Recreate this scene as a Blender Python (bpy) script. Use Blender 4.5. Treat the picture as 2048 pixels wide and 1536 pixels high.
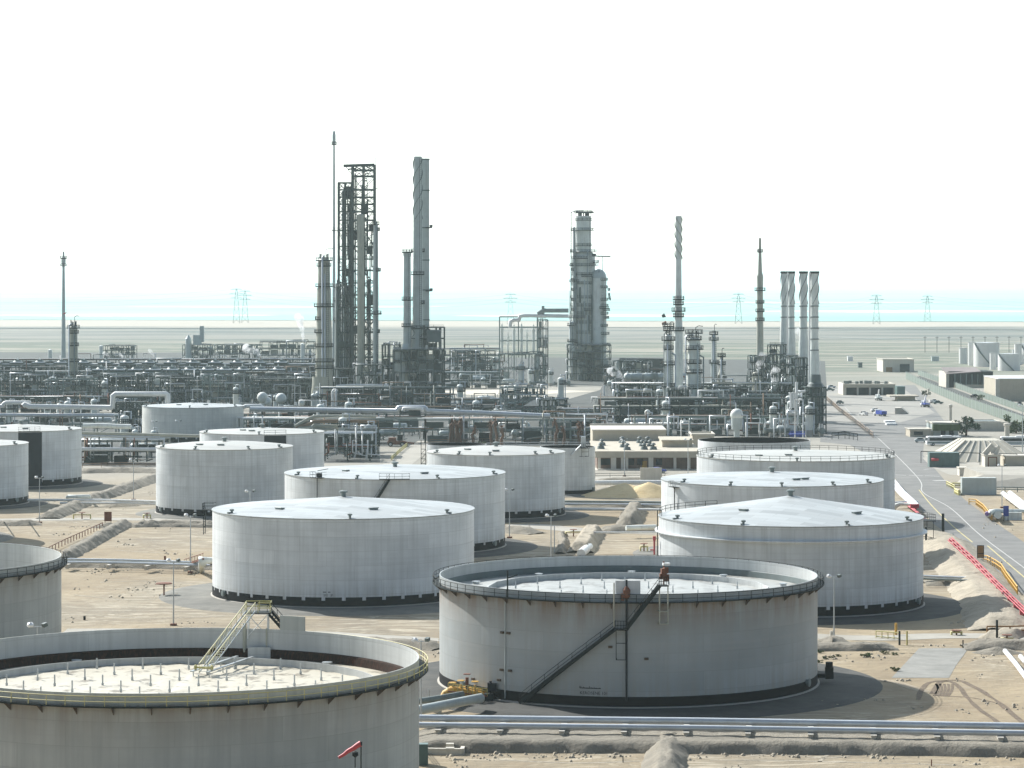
import bpy, math, random
from mathutils import Vector, Matrix
for o in list(bpy.data.objects):
    bpy.data.objects.remove(o)
sc = bpy.context.scene
COL = sc.collection
PI = math.pi
# ------------------------------------------------------------------ camera
F, H, YH = 5700.0, 55.0, 568.0          # focal length in photo pixels, eye height, horizon row
cam = bpy.data.cameras.new("camera")
cam.sensor_width = 36.0
cam.lens = 36.0 * F / 2048.0
cam.shift_y = (YH - 768.0) / 2048.0
cam.clip_start = 1.0
cam.clip_end = 120000.0
camo = bpy.data.objects.new("camera", cam)
camo.location = (0, 0, H)
camo.rotation_euler = (PI / 2, 0, 0)
COL.objects.link(camo)
sc.camera = camo
# ------------------------------------------------------------------ world and sun
GLOW = 11.5
SUN_AZ, SUN_EL = math.radians(-44.4), math.radians(37.0)
w = bpy.data.worlds.new("World")
sc.world = w
w.use_nodes = True
nt = w.node_tree
sk = nt.nodes.new("ShaderNodeTexSky")
sk.sky_type = 'NISHITA'
sk.sun_disc = False
sk.sun_elevation = SUN_EL
sk.sun_rotation = SUN_AZ
sk.altitude = 0
sk.air_density = 1.0
sk.dust_density = 0.7
sk.ozone_density = 1.0
# hazy glow of the sky on the sun's side, strongest low over the sea
tcw = nt.nodes.new("ShaderNodeTexCoord")
dotn = nt.nodes.new("ShaderNodeVectorMath"); dotn.operation = 'DOT_PRODUCT'
dotn.inputs[1].default_value = Vector((-0.22, 0.97, 0.08)).normalized()
nt.links.new(tcw.outputs["Generated"], dotn.inputs[0])
glr = nt.nodes.new("ShaderNodeMapRange"); glr.interpolation_type = 'SMOOTHSTEP'
for i_, v_ in ((1, 0.0), (2, 0.80), (3, 0.0), (4, 1.0)): glr.inputs[i_].default_value = v_
nt.links.new(dotn.outputs["Value"], glr.inputs[0])
glm = nt.nodes.new("ShaderNodeMix"); glm.data_type = 'RGBA'; glm.blend_type = 'ADD'
glm.inputs[7].default_value = (GLOW * .88, GLOW * 0.98, GLOW, 1.0)
glm.clamp_result = False
nt.links.new(glr.outputs[0], glm.inputs[0]); nt.links.new(sk.outputs[0], glm.inputs[6])
nt.links.new(glm.outputs[2], nt.nodes["Background"].inputs[0])
nt.nodes["Background"].inputs[1].default_value = 0.07
SUN_DIR = Vector((math.sin(SUN_AZ) * math.cos(SUN_EL), math.cos(SUN_AZ) * math.cos(SUN_EL), math.sin(SUN_EL)))
sl = bpy.data.lights.new("sun", 'SUN')
sl.energy = 5.0
sl.angle = math.radians(0.5)
sl.color = (1.0, 0.985, 0.95)
so = bpy.data.objects.new("sun", sl)
so.rotation_euler = (-SUN_DIR).to_track_quat('-Z', 'Y').to_euler()
so.location = (0, 0, 300)
COL.objects.link(so)
sc.view_settings.view_transform = 'Standard'
sc.view_settings.look = 'None'
sc.view_settings.exposure = 0.55
sc.view_settings.gamma = 1.0
sc.cycles.use_denoising = True
sc.cycles.max_bounces = 5
sc.cycles.diffuse_bounces = 3
sc.cycles.glossy_bounces = 2
sc.cycles.transmission_bounces = 2
sc.cycles.transparent_max_bounces = 8
sc.cycles.volume_bounces = 1

# ------------------------------------------------------------------ helpers
def gp(px, py, z=0.0):
    """a photo pixel that shows a point at height z -> that point in metres"""
    Y = F * (H - z) / (py - YH)
    return Vector(((px - 1024.0) * Y / F, Y, z))
def wp(px, py, Y):
    return Vector(((px - 1024.0) * Y / F, Y, H - (py - YH) * Y / F))
def xat(px, Y):
    return (px - 1024.0) * Y / F
def zat(py, Y):
    return H - (py - YH) * Y / F
def V(*a):
    return Vector(a)

class MB:
    def __init__(s):
        s.v = []; s.f = []; s.sm = []
    def face(s, idx, smooth=False):
        s.f.append(tuple(idx)); s.sm.append(smooth)
    def add(s, pts):
        n = len(s.v); s.v.extend([tuple(p) for p in pts]); return n
    def box(s, c, d, rz=0.0):
        hx, hy, hz = d[0] / 2, d[1] / 2, d[2] / 2
        ca, sa = math.cos(rz), math.sin(rz)
        p = []
        for z in (-hz, hz):
            for x, y in ((-hx, -hy), (hx, -hy), (hx, hy), (-hx, hy)):
                p.append((c[0] + x * ca - y * sa, c[1] + x * sa + y * ca, c[2] + z))
        n = s.add(p)
        for q in ((3, 2, 1, 0), (4, 5, 6, 7), (0, 1, 5, 4), (1, 2, 6, 5), (2, 3, 7, 6), (3, 0, 4, 7)):
            s.face([n + i for i in q])
        return s
    def beam(s, p, q, w, h=None):
        p = Vector(p); q = Vector(q); h = h or w
        d = (q - p)
        if d.length < 1e-6: return s
        d.normalize()
        up = Vector((0, 0, 1)) if abs(d.z) < .95 else Vector((0, 1, 0))
        a = d.cross(up).normalized() * w / 2
        b = a.cross(d).normalized() * h / 2
        n = s.add([p - a - b, p + a - b, p + a + b, p - a + b, q - a - b, q + a - b, q + a + b, q - a + b])
        for f in ((3, 2, 1, 0), (4, 5, 6, 7), (0, 1, 5, 4), (1, 2, 6, 5), (2, 3, 7, 6), (3, 0, 4, 7)):
            s.face([n + i for i in f])
        return s
    def tube(s, p, q, r, n=8, r2=None, caps=True):
        return s.path([p, q], r, n, caps, r2)
    def path(s, pts, r, n=8, caps=True, r2=None, closed=False):
        pts = [Vector(p) for p in pts]
        m = len(pts)
        ref = None
        rings = []
        for i, p in enumerate(pts):
            if closed:
                d1 = (p - pts[i - 1]).normalized(); d2 = (pts[(i + 1) % m] - p).normalized()
            else:
                d1 = (p - pts[i - 1]).normalized() if i > 0 else None
                d2 = (pts[i + 1] - p).normalized() if i < m - 1 else None
                d1 = d1 or d2; d2 = d2 or d1
            t = (d1 + d2)
            t = t.normalized() if t.length > 1e-5 else d2
            if ref is None:
                ref = Vector((0, 0, 1)) if abs(t.z) < .9 else Vector((1, 0, 0))
            a = (ref - t * ref.dot(t))
            a = a.normalized() if a.length > 1e-5 else t.orthogonal().normalized()
            ref = a
            b = t.cross(a)
            rr = r if r2 is None else r + (r2 - r) * i / (m - 1)
            k = 1.0 / max(.5, math.sqrt(max(.1, (1 + d1.dot(d2)) / 2)))
            rings.append(s.add([p + (a * math.cos(2 * PI * j / n) + b * math.sin(2 * PI * j / n)) * rr * k for j in range(n)]))
        for i in range(m if closed else m - 1):
            A, B = rings[i], rings[(i + 1) % m]
            for j in range(n):
                s.face((A + j, A + (j + 1) % n, B + (j + 1) % n, B + j), n > 5)
        if caps and not closed:
            for R, rev in ((rings[0], True), (rings[-1], False)):
                k = s.add([s.v[R + j] for j in range(n)])
                idx = list(range(k, k + n))
                s.face(idx[::-1] if rev else idx)
        return s
    def lathe(s, prof, n=48, a0=0.0, a1=2 * PI, c=(0, 0, 0), smooth=False):
        full = abs(a1 - a0 - 2 * PI) < 1e-6
        cols = n if full else n + 1
        def ring(r, z):
            return s.add([(c[0] + r * math.cos(a0 + (a1 - a0) * j / n), c[1] + r * math.sin(a0 + (a1 - a0) * j / n), c[2] + z) for j in range(cols)])
        prev = None
        for i in range(len(prof) - 1):
            A = prev if (smooth and prev is not None) else ring(*prof[i])
            B = ring(*prof[i + 1])
            for j in range(n):
                j2 = (j + 1) % cols
                s.face((A + j, A + j2, B + j2, B + j), True)
            prev = B
        return s
    def disc(s, r, z, n=48, c=(0, 0, 0)):
        k = s.add([(c[0] + r * math.cos(2 * PI * j / n), c[1] + r * math.sin(2 * PI * j / n), c[2] + z) for j in range(n)])
        s.face(range(k, k + n)); return s
    def prism(s, poly, z0, z1):
        n = len(poly)
        b = s.add([(p[0], p[1], z0) for p in poly]); t = s.add([(p[0], p[1], z1) for p in poly])
        s.face(list(range(b, b + n))[::-1]); s.face(range(t, t + n))
        for i in range(n):
            j = (i + 1) % n
            s.face((b + i, b + j, t + j, t + i))
        return s
    def flat(s, poly, z):
        n = s.add([(p[0], p[1], z) for p in poly]); s.face(range(n, n + len(poly))); return s
    def sphere(s, c, r, n=12, m=8, sc=(1, 1, 1)):
        rings = []
        for i in range(1, m):
            t = PI * i / m
            rings.append(s.add([(c[0] + r * sc[0] * math.sin(t) * math.cos(2 * PI * j / n), c[1] + r * sc[1] * math.sin(t) * math.sin(2 * PI * j / n), c[2] - r * sc[2] * math.cos(t)) for j in range(n)]))
        lo = s.add([(c[0], c[1], c[2] - r * sc[2])]); hi = s.add([(c[0], c[1], c[2] + r * sc[2])])
        for i in range(len(rings) - 1):
            for j in range(n):
                s.face((rings[i] + j, rings[i] + (j + 1) % n, rings[i + 1] + (j + 1) % n, rings[i + 1] + j), True)
        for j in range(n):
            s.face((lo, rings[0] + (j + 1) % n, rings[0] + j), True)
            s.face((hi, rings[-1] + j, rings[-1] + (j + 1) % n), True)
        return s
    def mesh(s, name, off=None):
        me = bpy.data.meshes.new(name)
        vs = s.v if off is None else [(a - off[0], b - off[1], c - off[2]) for a, b, c in s.v]
        me.from_pydata(vs, [], s.f)
        me.polygons.foreach_set("use_smooth", s.sm)
        me.update()
        return me

def link(o):
    COL.objects.link(o); return o
def thing(name, label, cat, loc=(0, 0, 0), group=None, rz=0.0):
    o = link(bpy.data.objects.new(name, None))
    o.empty_display_size = 0.5
    o.location = loc; o.rotation_euler = (0, 0, rz)
    o["label"] = label; o["category"] = cat; o["kind"] = "thing"
    if group: o["group"] = group
    return o
def part(name, mb, mat, parent, label=None):
    """mesh given in the thing's own coordinates"""
    o = link(bpy.data.objects.new(name, mb.mesh(name)))
    o.data.materials.append(mat); o.parent = parent
    if label: o["label"] = label
    return o
def wpart(name, mb, mat, parent, label=None):
    """mesh given in world coordinates (its thing stands unrotated)"""
    off = parent.location if parent.parent is None else parent.parent.location
    o = link(bpy.data.objects.new(name, mb.mesh(name, off)))
    o.data.materials.append(mat); o.parent = parent
    if label: o["label"] = label
    return o
def single(name, mb, mat, label, cat, group=None):
    xs = [v[0] for v in mb.v]; ys = [v[1] for v in mb.v]; zs = [v[2] for v in mb.v]
    off = ((min(xs) + max(xs)) / 2, (min(ys) + max(ys)) / 2, min(zs))
    o = link(bpy.data.objects.new(name, mb.mesh(name, off)))
    o.location = off; o.data.materials.append(mat)
    o["label"] = label; o["category"] = cat; o["kind"] = "thing"
    if group: o["group"] = group
    return o
def struct(name, mb, mat, kind="structure", label=None):
    o = link(bpy.data.objects.new(name, mb.mesh(name)))
    o.data.materials.append(mat); o["kind"] = kind
    if label: o["label"] = label
    return o
def copy_tree(o, parent=None):
    c = link(o.copy())
    if parent is not None: c.parent = parent
    for ch in list(o.children): copy_tree(ch, c)
    return c
def place(proto, used, loc, rz=0.0, label=None, group=None, scale=None):
    """first call moves the built one, later calls copy it with its parts"""
    o = proto if not used[0] else copy_tree(proto)
    used[0] = True
    o.location = loc; o.rotation_euler = (0, 0, rz)
    if scale: o.scale = (scale, scale, scale) if not hasattr(scale, '__len__') else scale
    if label: o["label"] = label
    if group: o["group"] = group
    return o

# ------------------------------------------------------------------ materials
def base_mat(name):
    m = bpy.data.materials.new(name); m.use_nodes = True
    t = m.node_tree; b = t.nodes["Principled BSDF"]
    return m, t, b
def N(t, kind, **kw):
    n = t.nodes.new("ShaderNode" + kind)
    for k, v in kw.items():
        if hasattr(n, k): setattr(n, k, v)
        else: n.inputs[k].default_value = v
    return n
def mixc(t, fac, a, b, mode='MIX'):
    n = t.nodes.new("ShaderNodeMix"); n.data_type = 'RGBA'; n.blend_type = mode
    for i, x in ((0, fac), (6, a), (7, b)):
        if isinstance(x, (int, float)): n.inputs[i].default_value = x
        elif isinstance(x, (tuple, list)): n.inputs[i].default_value = (*x[:3], 1)
        else: t.links.new(x, n.inputs[i])
    return n.outputs[2]
def ramp(t, x, lo, hi, a=0.0, b=1.0):
    n = t.nodes.new("ShaderNodeMapRange"); n.clamp = True
    t.links.new(x, n.inputs[0])
    for i, v in ((1, lo), (2, hi), (3, a), (4, b)): n.inputs[i].default_value = v
    return n.outputs[0]
def math_(t, op, a, b=None):
    n = t.nodes.new("ShaderNodeMath"); n.operation = op
    for i, x in ((0, a), (1, b)):
        if x is None: continue
        if isinstance(x, (int, float)): n.inputs[i].default_value = x
        else: t.links.new(x, n.inputs[i])
    return n.outputs[0]
def noise(t, vec, scale, detail=4.0, rough=.55):
    n = N(t, "TexNoise"); n.inputs["Scale"].default_value = scale
    n.inputs["Detail"].default_value = detail; n.inputs["Roughness"].default_value = rough
    if vec is not None: t.links.new(vec, n.inputs["Vector"])
    return n.outputs["Fac"]
def mapped(t, vec, sc_=(1, 1, 1), loc=(0, 0, 0), rot=(0, 0, 0)):
    n = N(t, "Mapping"); n.inputs["Scale"].default_value = sc_; n.inputs["Location"].default_value = loc; n.inputs["Rotation"].default_value = rot
    t.links.new(vec, n.inputs["Vector"]); return n.outputs[0]
def bump(t, b, h, strength=.3, dist=.1):
    n = N(t, "Bump"); n.inputs["Strength"].default_value = strength; n.inputs["Distance"].default_value = dist
    t.links.new(h, n.inputs["Height"]); t.links.new(n.outputs[0], b.inputs["Normal"])
def P(name, col, rough=.6, metal=0.0, var=.18, scale=.6, dirt=None, dirt_amt=.35):
    """painted or bare surface with cloudy wear and faint vertical runs"""
    m, t, b = base_mat(name)
    tc = N(t, "TexCoord").outputs["Object"]
    n1 = noise(t, tc, scale, 5)
    n2 = noise(t, mapped(t, tc, (1.6, 1.6, .12)), scale * 2.2, 4)
    f = math_(t, 'ADD', math_(t, 'MULTIPLY', n1, .6), math_(t, 'MULTIPLY', n2, .4))
    c = mixc(t, ramp(t, f, .3, .7), tuple(x * (1 - var) for x in col), tuple(min(1, x * (1 + var)) for x in col))
    if dirt:
        c = mixc(t, ramp(t, n2, .5, .72, 0, dirt_amt), c, dirt)
    t.links.new(c, b.inputs["Base Color"])
    if max(col) < .13: b.inputs["Specular IOR Level"].default_value = .15
    b.inputs["Roughness"].default_value = rough; b.inputs["Metallic"].default_value = metal
    return m
def tank_paint(name, col, stain=(.20, .13, .08), zs=None, stain_amt=.5, grime=.25):
    """white tank plates: courses, seams, vertical runs and rust under a walkway at height zs"""
    m, t, b = base_mat(name)
    tc = N(t, "TexCoord").outputs["Object"]
    sp = N(t, "SeparateXYZ"); t.links.new(tc, sp.inputs[0])
    th = math_(t, 'MULTIPLY', math_(t, 'ARCTAN2', sp.outputs[1], sp.outputs[0]), 22.0)
    cb = N(t, "CombineXYZ"); t.links.new(th, cb.inputs[0]); t.links.new(sp.outputs[2], cb.inputs[1])
    uv = cb.outputs[0]
    run = noise(t, mapped(t, uv, (1.3, .045, 1)), 1.0, 6, .62)
    fine = noise(t, mapped(t, uv, (.05, 1.6, 1)), 1.0, 5, .6)
    cloud = noise(t, mapped(t, uv, (.12, .1, 1)), 1.0, 5)
    br = N(t, "TexBrick"); br.offset = .5
    for k, v in (("Scale", 1.0), ("Mortar Size", .035), ("Mortar Smooth", .4), ("Bias", 0.0), ("Brick Width", 9.0), ("Row Height", 2.45)):
        br.inputs[k].default_value = v
    br.inputs["Color1"].default_value = (.86, .87, .875, 1); br.inputs["Color2"].default_value = (1, 1, 1, 1); br.inputs["Mortar"].default_value = (.74, .74, .73, 1)
    t.links.new(uv, br.inputs["Vector"])
    c = mixc(t, ramp(t, cloud, .35, .62), tuple(x * .80 for x in col), col)
    c = mixc(t, 1.0, c, br.outputs["Color"], 'MULTIPLY')
    c = mixc(t, ramp(t, run, .44, .68, 0, grime * 1.3), c, (.33, .335, .32))
    c = mixc(t, ramp(t, fine, .5, .72, 0, grime * .9), c, (.40, .40, .38))
    low = math_(t, 'MULTIPLY', ramp(t, sp.outputs[2], 1.2, 4.5, 1, 0), ramp(t, run, .38, .62, 0, .55)); c = mixc(t, low, c, (.36, .32, .25))
    if zs is not None:
        zz = ramp(t, sp.outputs[2], zs - 5.5, zs, 0, 1)
        spk = noise(t, mapped(t, uv, (.55, .03, 1)), 1.0, 5, .7)
        k = math_(t, 'MULTIPLY', math_(t, 'MULTIPLY', math_(t, 'POWER', zz, 1.5), ramp(t, sp.outputs[2], zs - .05, zs + .05, 1, 0)), ramp(t, spk, .32, .58, 0, stain_amt))
        c = mixc(t, k, c, stain)
    t.links.new(c, b.inputs["Base Color"])
    b.inputs["Roughness"].default_value = .55
    bump(t, b, noise(t, mapped(t, uv, (.25, .4, 1)), 1.0, 3), .25, .12)
    return m
def roof_paint(name, col, patch=.12, dirt=(.42, .38, .32), dirt_amt=.3, rs=.28, lo=.5, hi=.75):
    m, t, b = base_mat(name)
    tc = N(t, "TexCoord").outputs["Object"]
    br = N(t, "TexBrick"); br.offset = .5
    for k, v in (("Scale", 1.0), ("Mortar Size", .03), ("Mortar Smooth", .3), ("Bias", 0.0), ("Brick Width", 6.5), ("Row Height", 1.9)):
        br.inputs[k].default_value = v
    br.inputs["Color1"].default_value = (1 - patch,) * 3 + (1,); br.inputs["Color2"].default_value = (1, 1, 1, 1); br.inputs["Mortar"].default_value = (1 - patch * 1.6,) * 3 + (1,)
    t.links.new(mapped(t, tc, (1, 1, 0), rot=(0, 0, .5)), br.inputs["Vector"])
    n1 = noise(t, mapped(t, tc, (1, 1, 0)), rs, 6, .6)
    n2 = noise(t, mapped(t, tc, (1, 1, 0)), .05, 3)
    c = mixc(t, 1.0, col, br.outputs["Color"], 'MULTIPLY')
    c = mixc(t, ramp(t, n1, lo, hi, 0, dirt_amt), c, dirt)
    c = mixc(t, ramp(t, n2, .35, .7, 0, .12), c, (.5, .49, .46))
    t.links.new(c, b.inputs["Base Color"]); b.inputs["Roughness"].default_value = .5
    bump(t, b, n1, .2, .1)
    return m

MAT = {}
MAT["tank"] = tank_paint("tank_white", (.84, .86, .855), grime=.22)
MAT['tank_b'] = tank_paint("tank_white_streaked", (.76, .785, .78), grime=.3)
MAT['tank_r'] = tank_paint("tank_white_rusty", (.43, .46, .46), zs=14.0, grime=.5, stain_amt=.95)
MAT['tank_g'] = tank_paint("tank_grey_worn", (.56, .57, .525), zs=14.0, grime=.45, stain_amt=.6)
MAT["tank_y"] = tank_paint("tank_warm_white", (.84, .83, .77), grime=.2)
MAT['inner'] = tank_paint("tank_inside", (.62, .63, .61), grime=.35)
MAT['roof'] = roof_paint("tank_roof_white", (.42, .445, .44), .36, (.36, .36, .34), .6, .16)
MAT['roof_c'] = roof_paint("tank_roof_cream", (.42, .415, .375), .16, dirt_amt=.55)
MAT['deck'] = roof_paint("floating_roof_deck", (.54, .49, .38), .06, (.15, .115, .07), .8, .42, .53, .62)
MAT['deck_w'] = roof_paint("floating_roof_grey", (.40, .405, .375), .1, (.11, .095, .075), .75, .3, .52, .66)
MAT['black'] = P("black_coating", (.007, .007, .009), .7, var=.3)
MAT['seal'] = P("rusty_seal", (.035, .02, .014), .9, var=.4, scale=2.0, dirt=(.14, .05, .03), dirt_amt=.5)
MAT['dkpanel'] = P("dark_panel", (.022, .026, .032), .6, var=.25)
MAT['dksteel'] = P("dark_steel", (.02, .026, .026), .7, 0, .3)
MAT['steel'] = P("structure_steel", (.05, .075, .068), .7, 0, .3, .3, (.035, .03, .022), .4)
MAT['steel_l'] = P("light_steel", (.19, .255, .24), .6, 0, .25, .4, (.09, .08, .06), .3)
MAT['galv'] = P("galvanised", (.46, .49, .50), .42, .5, .2, .8)
MAT['pipe'] = P("silver_pipe", (.55, .58, .60), .4, .4, .14, .5, (.3, .27, .22), .25)
MAT['pipe_w'] = P("white_pipe", (.74, .74, .71), .45, 0, .12, .5, (.35, .3, .24), .3)
MAT['pipe_g'] = P("grey_pipe", (.20, .235, .225), .55, .1, .25, .5, (.12, .09, .06), .35)
MAT['pipe_d'] = P("dark_pipe", (.05, .066, .06), .65, 0, .3, .5)
MAT['pipe_o'] = P("brown_pipe", (.24, .16, .10), .7, .1, .3, .5)
MAT['clad'] = P("aluminium_cladding", (.46, .51, .495), .5, .15, .2, .25, (.22, .2, .17), .35)
MAT['clad_b'] = P("beige_cladding", (.42, .42, .345), .55, .1, .2, .25, (.2, .16, .11), .4)
MAT['clad_d'] = P("dull_grey_cladding", (.12, .15, .145), .65, 0, .25, .25, (.08, .07, .06), .4)
MAT['clad_w'] = P("pale_cladding", (.72, .75, .70), .55, 0, .2, .25, (.3, .26, .2), .4)
MAT['yellow'] = P("yellow_paint", (.56, .50, .20), .55, 0, .2)
MAT['ochre'] = P("ochre_pipework", (.62, .36, .06), .6, 0, .3, 1.0, (.14, .07, .03), .5)
MAT['red'] = P("red_paint", (.48, .06, .07), .55, 0, .25)
MAT['firered'] = P("faded_fire_red", (.46, .05, .065), .55, 0, .2, .8)
MAT['rust'] = P("rusty_steel", (.17, .065, .035), .85, 0, .35, 1.0)
MAT['brown'] = P("brown_board", (.28, .15, .05), .7, 0, .2, 1.0)
MAT['blue'] = P("blue_paint", (.03, .06, .34), .5, 0, .2)
MAT['green'] = P("green_paint", (.10, .16, .145), .5, 0, .2)
MAT['white'] = P("white_paint", (.78, .78, .76), .45, 0, .08)
MAT['conc'] = P("concrete", (.47, .44, .38), .9, 0, .15, .5, (.25, .22, .18), .3)
MAT['conc_l'] = P("pale_render", (.60, .56, .48), .9, 0, .1, .4, (.34, .3, .24), .3)
MAT['conc_t'] = P("tan_render", (.48, .43, .34), .9, 0, .12, .4, (.28, .23, .17), .3)
MAT['roofing'] = P("flat_roofing", (.47, .44, .36), .9, 0, .14, .25, (.25, .23, .19), .3)
MAT['brick'] = P("brown_brickwork", (.19, .13, .10), .85, 0, .25, .8)
MAT['glass'] = P("dark_glass", (.02, .03, .035), .12, 0, .2)
MAT['tyre'] = P("rubber_tyre", (.02, .02, .02), .8, 0, .2)
MAT['olive'] = P("dry_leaves", (.07, .10, .035), .8, 0, .4, 1.5)
MAT['leafg'] = P("dark_leaves", (.035, .065, .03), .8, 0, .4, 1.5)
MAT['bark'] = P("palm_bark", (.16, .085, .05), .9, 0, .3, 2.0)
MAT['ladder'] = MAT['dksteel']

# ------------------------------------------------------------------ the setting: ground, sea, roads
from mathutils import noise as mnoise
def ground_mat():
    m, t, b = base_mat("desert_ground")
    geo = N(t, "NewGeometry").outputs["Position"]
    sp = N(t, "SeparateXYZ"); t.links.new(geo, sp.inputs[0])
    big = noise(t, mapped(t, geo, (.012, .008, 1)), 1.0, 5, .6)
    mid = noise(t, mapped(t, geo, (.05, .045, 1)), 1.0, 6, .62)
    fine = noise(t, mapped(t, geo, (.45, .4, 1)), 1.0, 6, .65)
    scr = noise(t, mapped(t, geo, (.10, .45, 1), rot=(0, 0, .2)), 1.0, 5, .7)
    c = mixc(t, ramp(t, mid, .32, .68), (.21, .158, .095), (.365, .29, .18))
    c = mixc(t, ramp(t, big, .44, .60, 0, .85), c, (.24, .21, .155))
    c = mixc(t, ramp(t, fine, .48, .7, 0, .6), c, (.29, .22, .14))
    c = mixc(t, ramp(t, scr, .56, .72, 0, .6), c, (.30, .25, .185))
    vo = N(t, "TexVoronoi"); vo.inputs["Scale"].default_value = .55; vo.inputs["Randomness"].default_value = 1.0
    t.links.new(mapped(t, geo, (1, .8, 1)), vo.inputs["Vector"])
    spot = math_(t, 'MULTIPLY', ramp(t, vo.outputs["Distance"], .10, .24, 1, 0), ramp(t, mid, .48, .58, 0, .85))
    c = mixc(t, spot, c, (.20, .165, .12))
    for rz_, sx_, sy_, th_ in ((.35, .028, .55, .60), (-.6, .03, .6, .61), (1.25, .02, .5, .62)):
        warp = N(t, "VectorMath"); warp.operation = 'ADD'
        nz = N(t, "TexNoise"); nz.inputs["Scale"].default_value = .03; t.links.new(geo, nz.inputs["Vector"])
        sc2 = N(t, "VectorMath"); sc2.operation = 'SCALE'; sc2.inputs["Scale"].default_value = 26.0
        t.links.new(nz.outputs["Color"], sc2.inputs[0]); t.links.new(geo, warp.inputs[0]); t.links.new(sc2.outputs[0], warp.inputs[1])
        tk_ = noise(t, mapped(t, warp.outputs[0], (sx_, sy_, 1), rot=(0, 0, rz_)), 1.0, 2, .5)
        c = mixc(t, math_(t, 'MULTIPLY', ramp(t, tk_, th_, th_ + .05, 0, .7), ramp(t, big, .42, .56)), c, (.20, .16, .11))
        c = mixc(t, math_(t, 'MULTIPLY', ramp(t, tk_, 1 - th_, .95 - th_, 0, .5), ramp(t, big, .42, .56)), c, (.56, .49, .37))
    # hard standing round the plant: greyer
    pl = noise(t, mapped(t, geo, (.01, .006, 1)), 1.0, 4)
    gp_ = mixc(t, ramp(t, pl, .35, .65), (.26, .243, .20), (.36, .335, .285))
    gp_ = mixc(t, ramp(t, mid, .5, .7, 0, .5), gp_, (.29, .265, .22))
    c = mixc(t, ramp(t, sp.outputs[1], 700, 860), c, gp_)
    # flats beyond the plant: scrub, mud and salt in long bands
    b1 = noise(t, mapped(t, geo, (.0024, .009, 1), rot=(0, 0, .03)), 1.0, 7, .68)
    b2 = noise(t, mapped(t, geo, (.009, .03, 1), loc=(3, 7, 0), rot=(0, 0, -.05)), 1.0, 6, .65)
    far = mixc(t, ramp(t, b1, .42, .54), (.115, .125, .09), (.27, .245, .19))
    far = mixc(t, ramp(t, b2, .47, .56, 0, .9), far, (.085, .115, .075))
    b3 = noise(t, mapped(t, geo, (.02, .035, 1), loc=(9, 2, 0)), 1.0, 6, .7)
    far = mixc(t, ramp(t, b3, .55, .64, 0, .7), far, (.07, .085, .055)); far = mixc(t, ramp(t, b3, .42, .36, 0, .55), far, (.36, .33, .265))
    far = mixc(t, ramp(t, b1, .62, .70, 0, .8), far, (.52, .47, .38))
    c = mixc(t, ramp(t, sp.outputs[1], 1500, 1900), c, far)
    dk = ramp(t, math_(t, 'ADD', sp.outputs[1], math_(t, 'MULTIPLY', b2, 700)), 2900, 3300)
    c = mixc(t, dk, c, mixc(t, ramp(t, b1, .42, .56), (.10, .115, .10), (.22, .21, .175)))
    bch = ramp(t, math_(t, 'ADD', sp.outputs[1], math_(t, 'MULTIPLY', b1, 500)), 3850, 3960)
    c = mixc(t, bch, c, (.42, .38, .31))
    t.links.new(c, b.inputs["Base Color"]); b.inputs["Roughness"].default_value = .95
    hgt = math_(t, 'ADD', math_(t, 'MULTIPLY', mid, 2.2), math_(t, 'ADD', math_(t, 'MULTIPLY', fine, .8), math_(t, 'MULTIPLY', scr, .9)))
    bump(t, b, hgt, .8, .5)
    return m
MAT['ground'] = ground_mat()
def earth(name, c1, c2, s=.3, bs=.7, dark=(.2, .17, .13)):
    m, t, b = base_mat(name)
    geo = N(t, "NewGeometry").outputs["Position"]
    n1 = noise(t, geo, s, 6, .62); n2 = noise(t, mapped(t, geo, (.25, 1.2, 1)), s * 3, 6, .7); n3 = noise(t, mapped(t, geo, (1, 1, .3)), s * 6, 6, .7)
    c = mixc(t, ramp(t, n1, .3, .7), c1, c2)
    c = mixc(t, ramp(t, n2, .52, .75, 0, .55), c, dark)
    c = mixc(t, ramp(t, n3, .55, .8, 0, .5), c, dark)
    t.links.new(c, b.inputs["Base Color"]); b.inputs["Roughness"].default_value = .95
    bump(t, b, math_(t, 'ADD', n1, n3), bs, .25)
    return m
MAT['berm'] = earth("berm_earth", (.19, .17, .135), (.31, .275, .215), .3, 1.0, (.12,.1,.075))
MAT['berm_l'] = earth("berm_pale", (.31, .27, .205), (.46, .40, .305), .3, 1.0, (.2,.17,.12))
MAT['pad'] = earth("tank_pad", (.12, .116, .10), (.22, .21, .18), .2, .3, (.10,.09,.08))
MAT['pad_shade'] = earth("shade_darkened_pad", (.035, .036, .034), (.085, .082, .072), .2, .4, (.04, .038, .034))  # pad colour darkened to deepen the tank shadows that fall on it
MAT['track'] = earth("service_track", (.30, .28, .235), (.41, .385, .33), .15, .25, (.33, .29, .23))
MAT['asphalt'] = earth("worn_asphalt", (.14, .138, .13), (.22, .214, .198), .12, .3, (.12, .117, .11))
MAT['apron'] = earth("plant_apron", (.24, .23, .205), (.34, .32, .28), .08, .2, (.22, .21, .19))
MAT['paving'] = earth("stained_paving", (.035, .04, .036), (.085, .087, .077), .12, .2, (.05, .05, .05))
MAT['sandpile'] = earth("golden_sand", (.66, .49, .25), (.78, .62, .36), .3, .6, (.40, .28, .13))
MAT['tyremark'] = earth("tyre_churned_earth", (.12, .085, .055), (.22, .165, .11), .8, .8, (.07, .05, .03))

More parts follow.
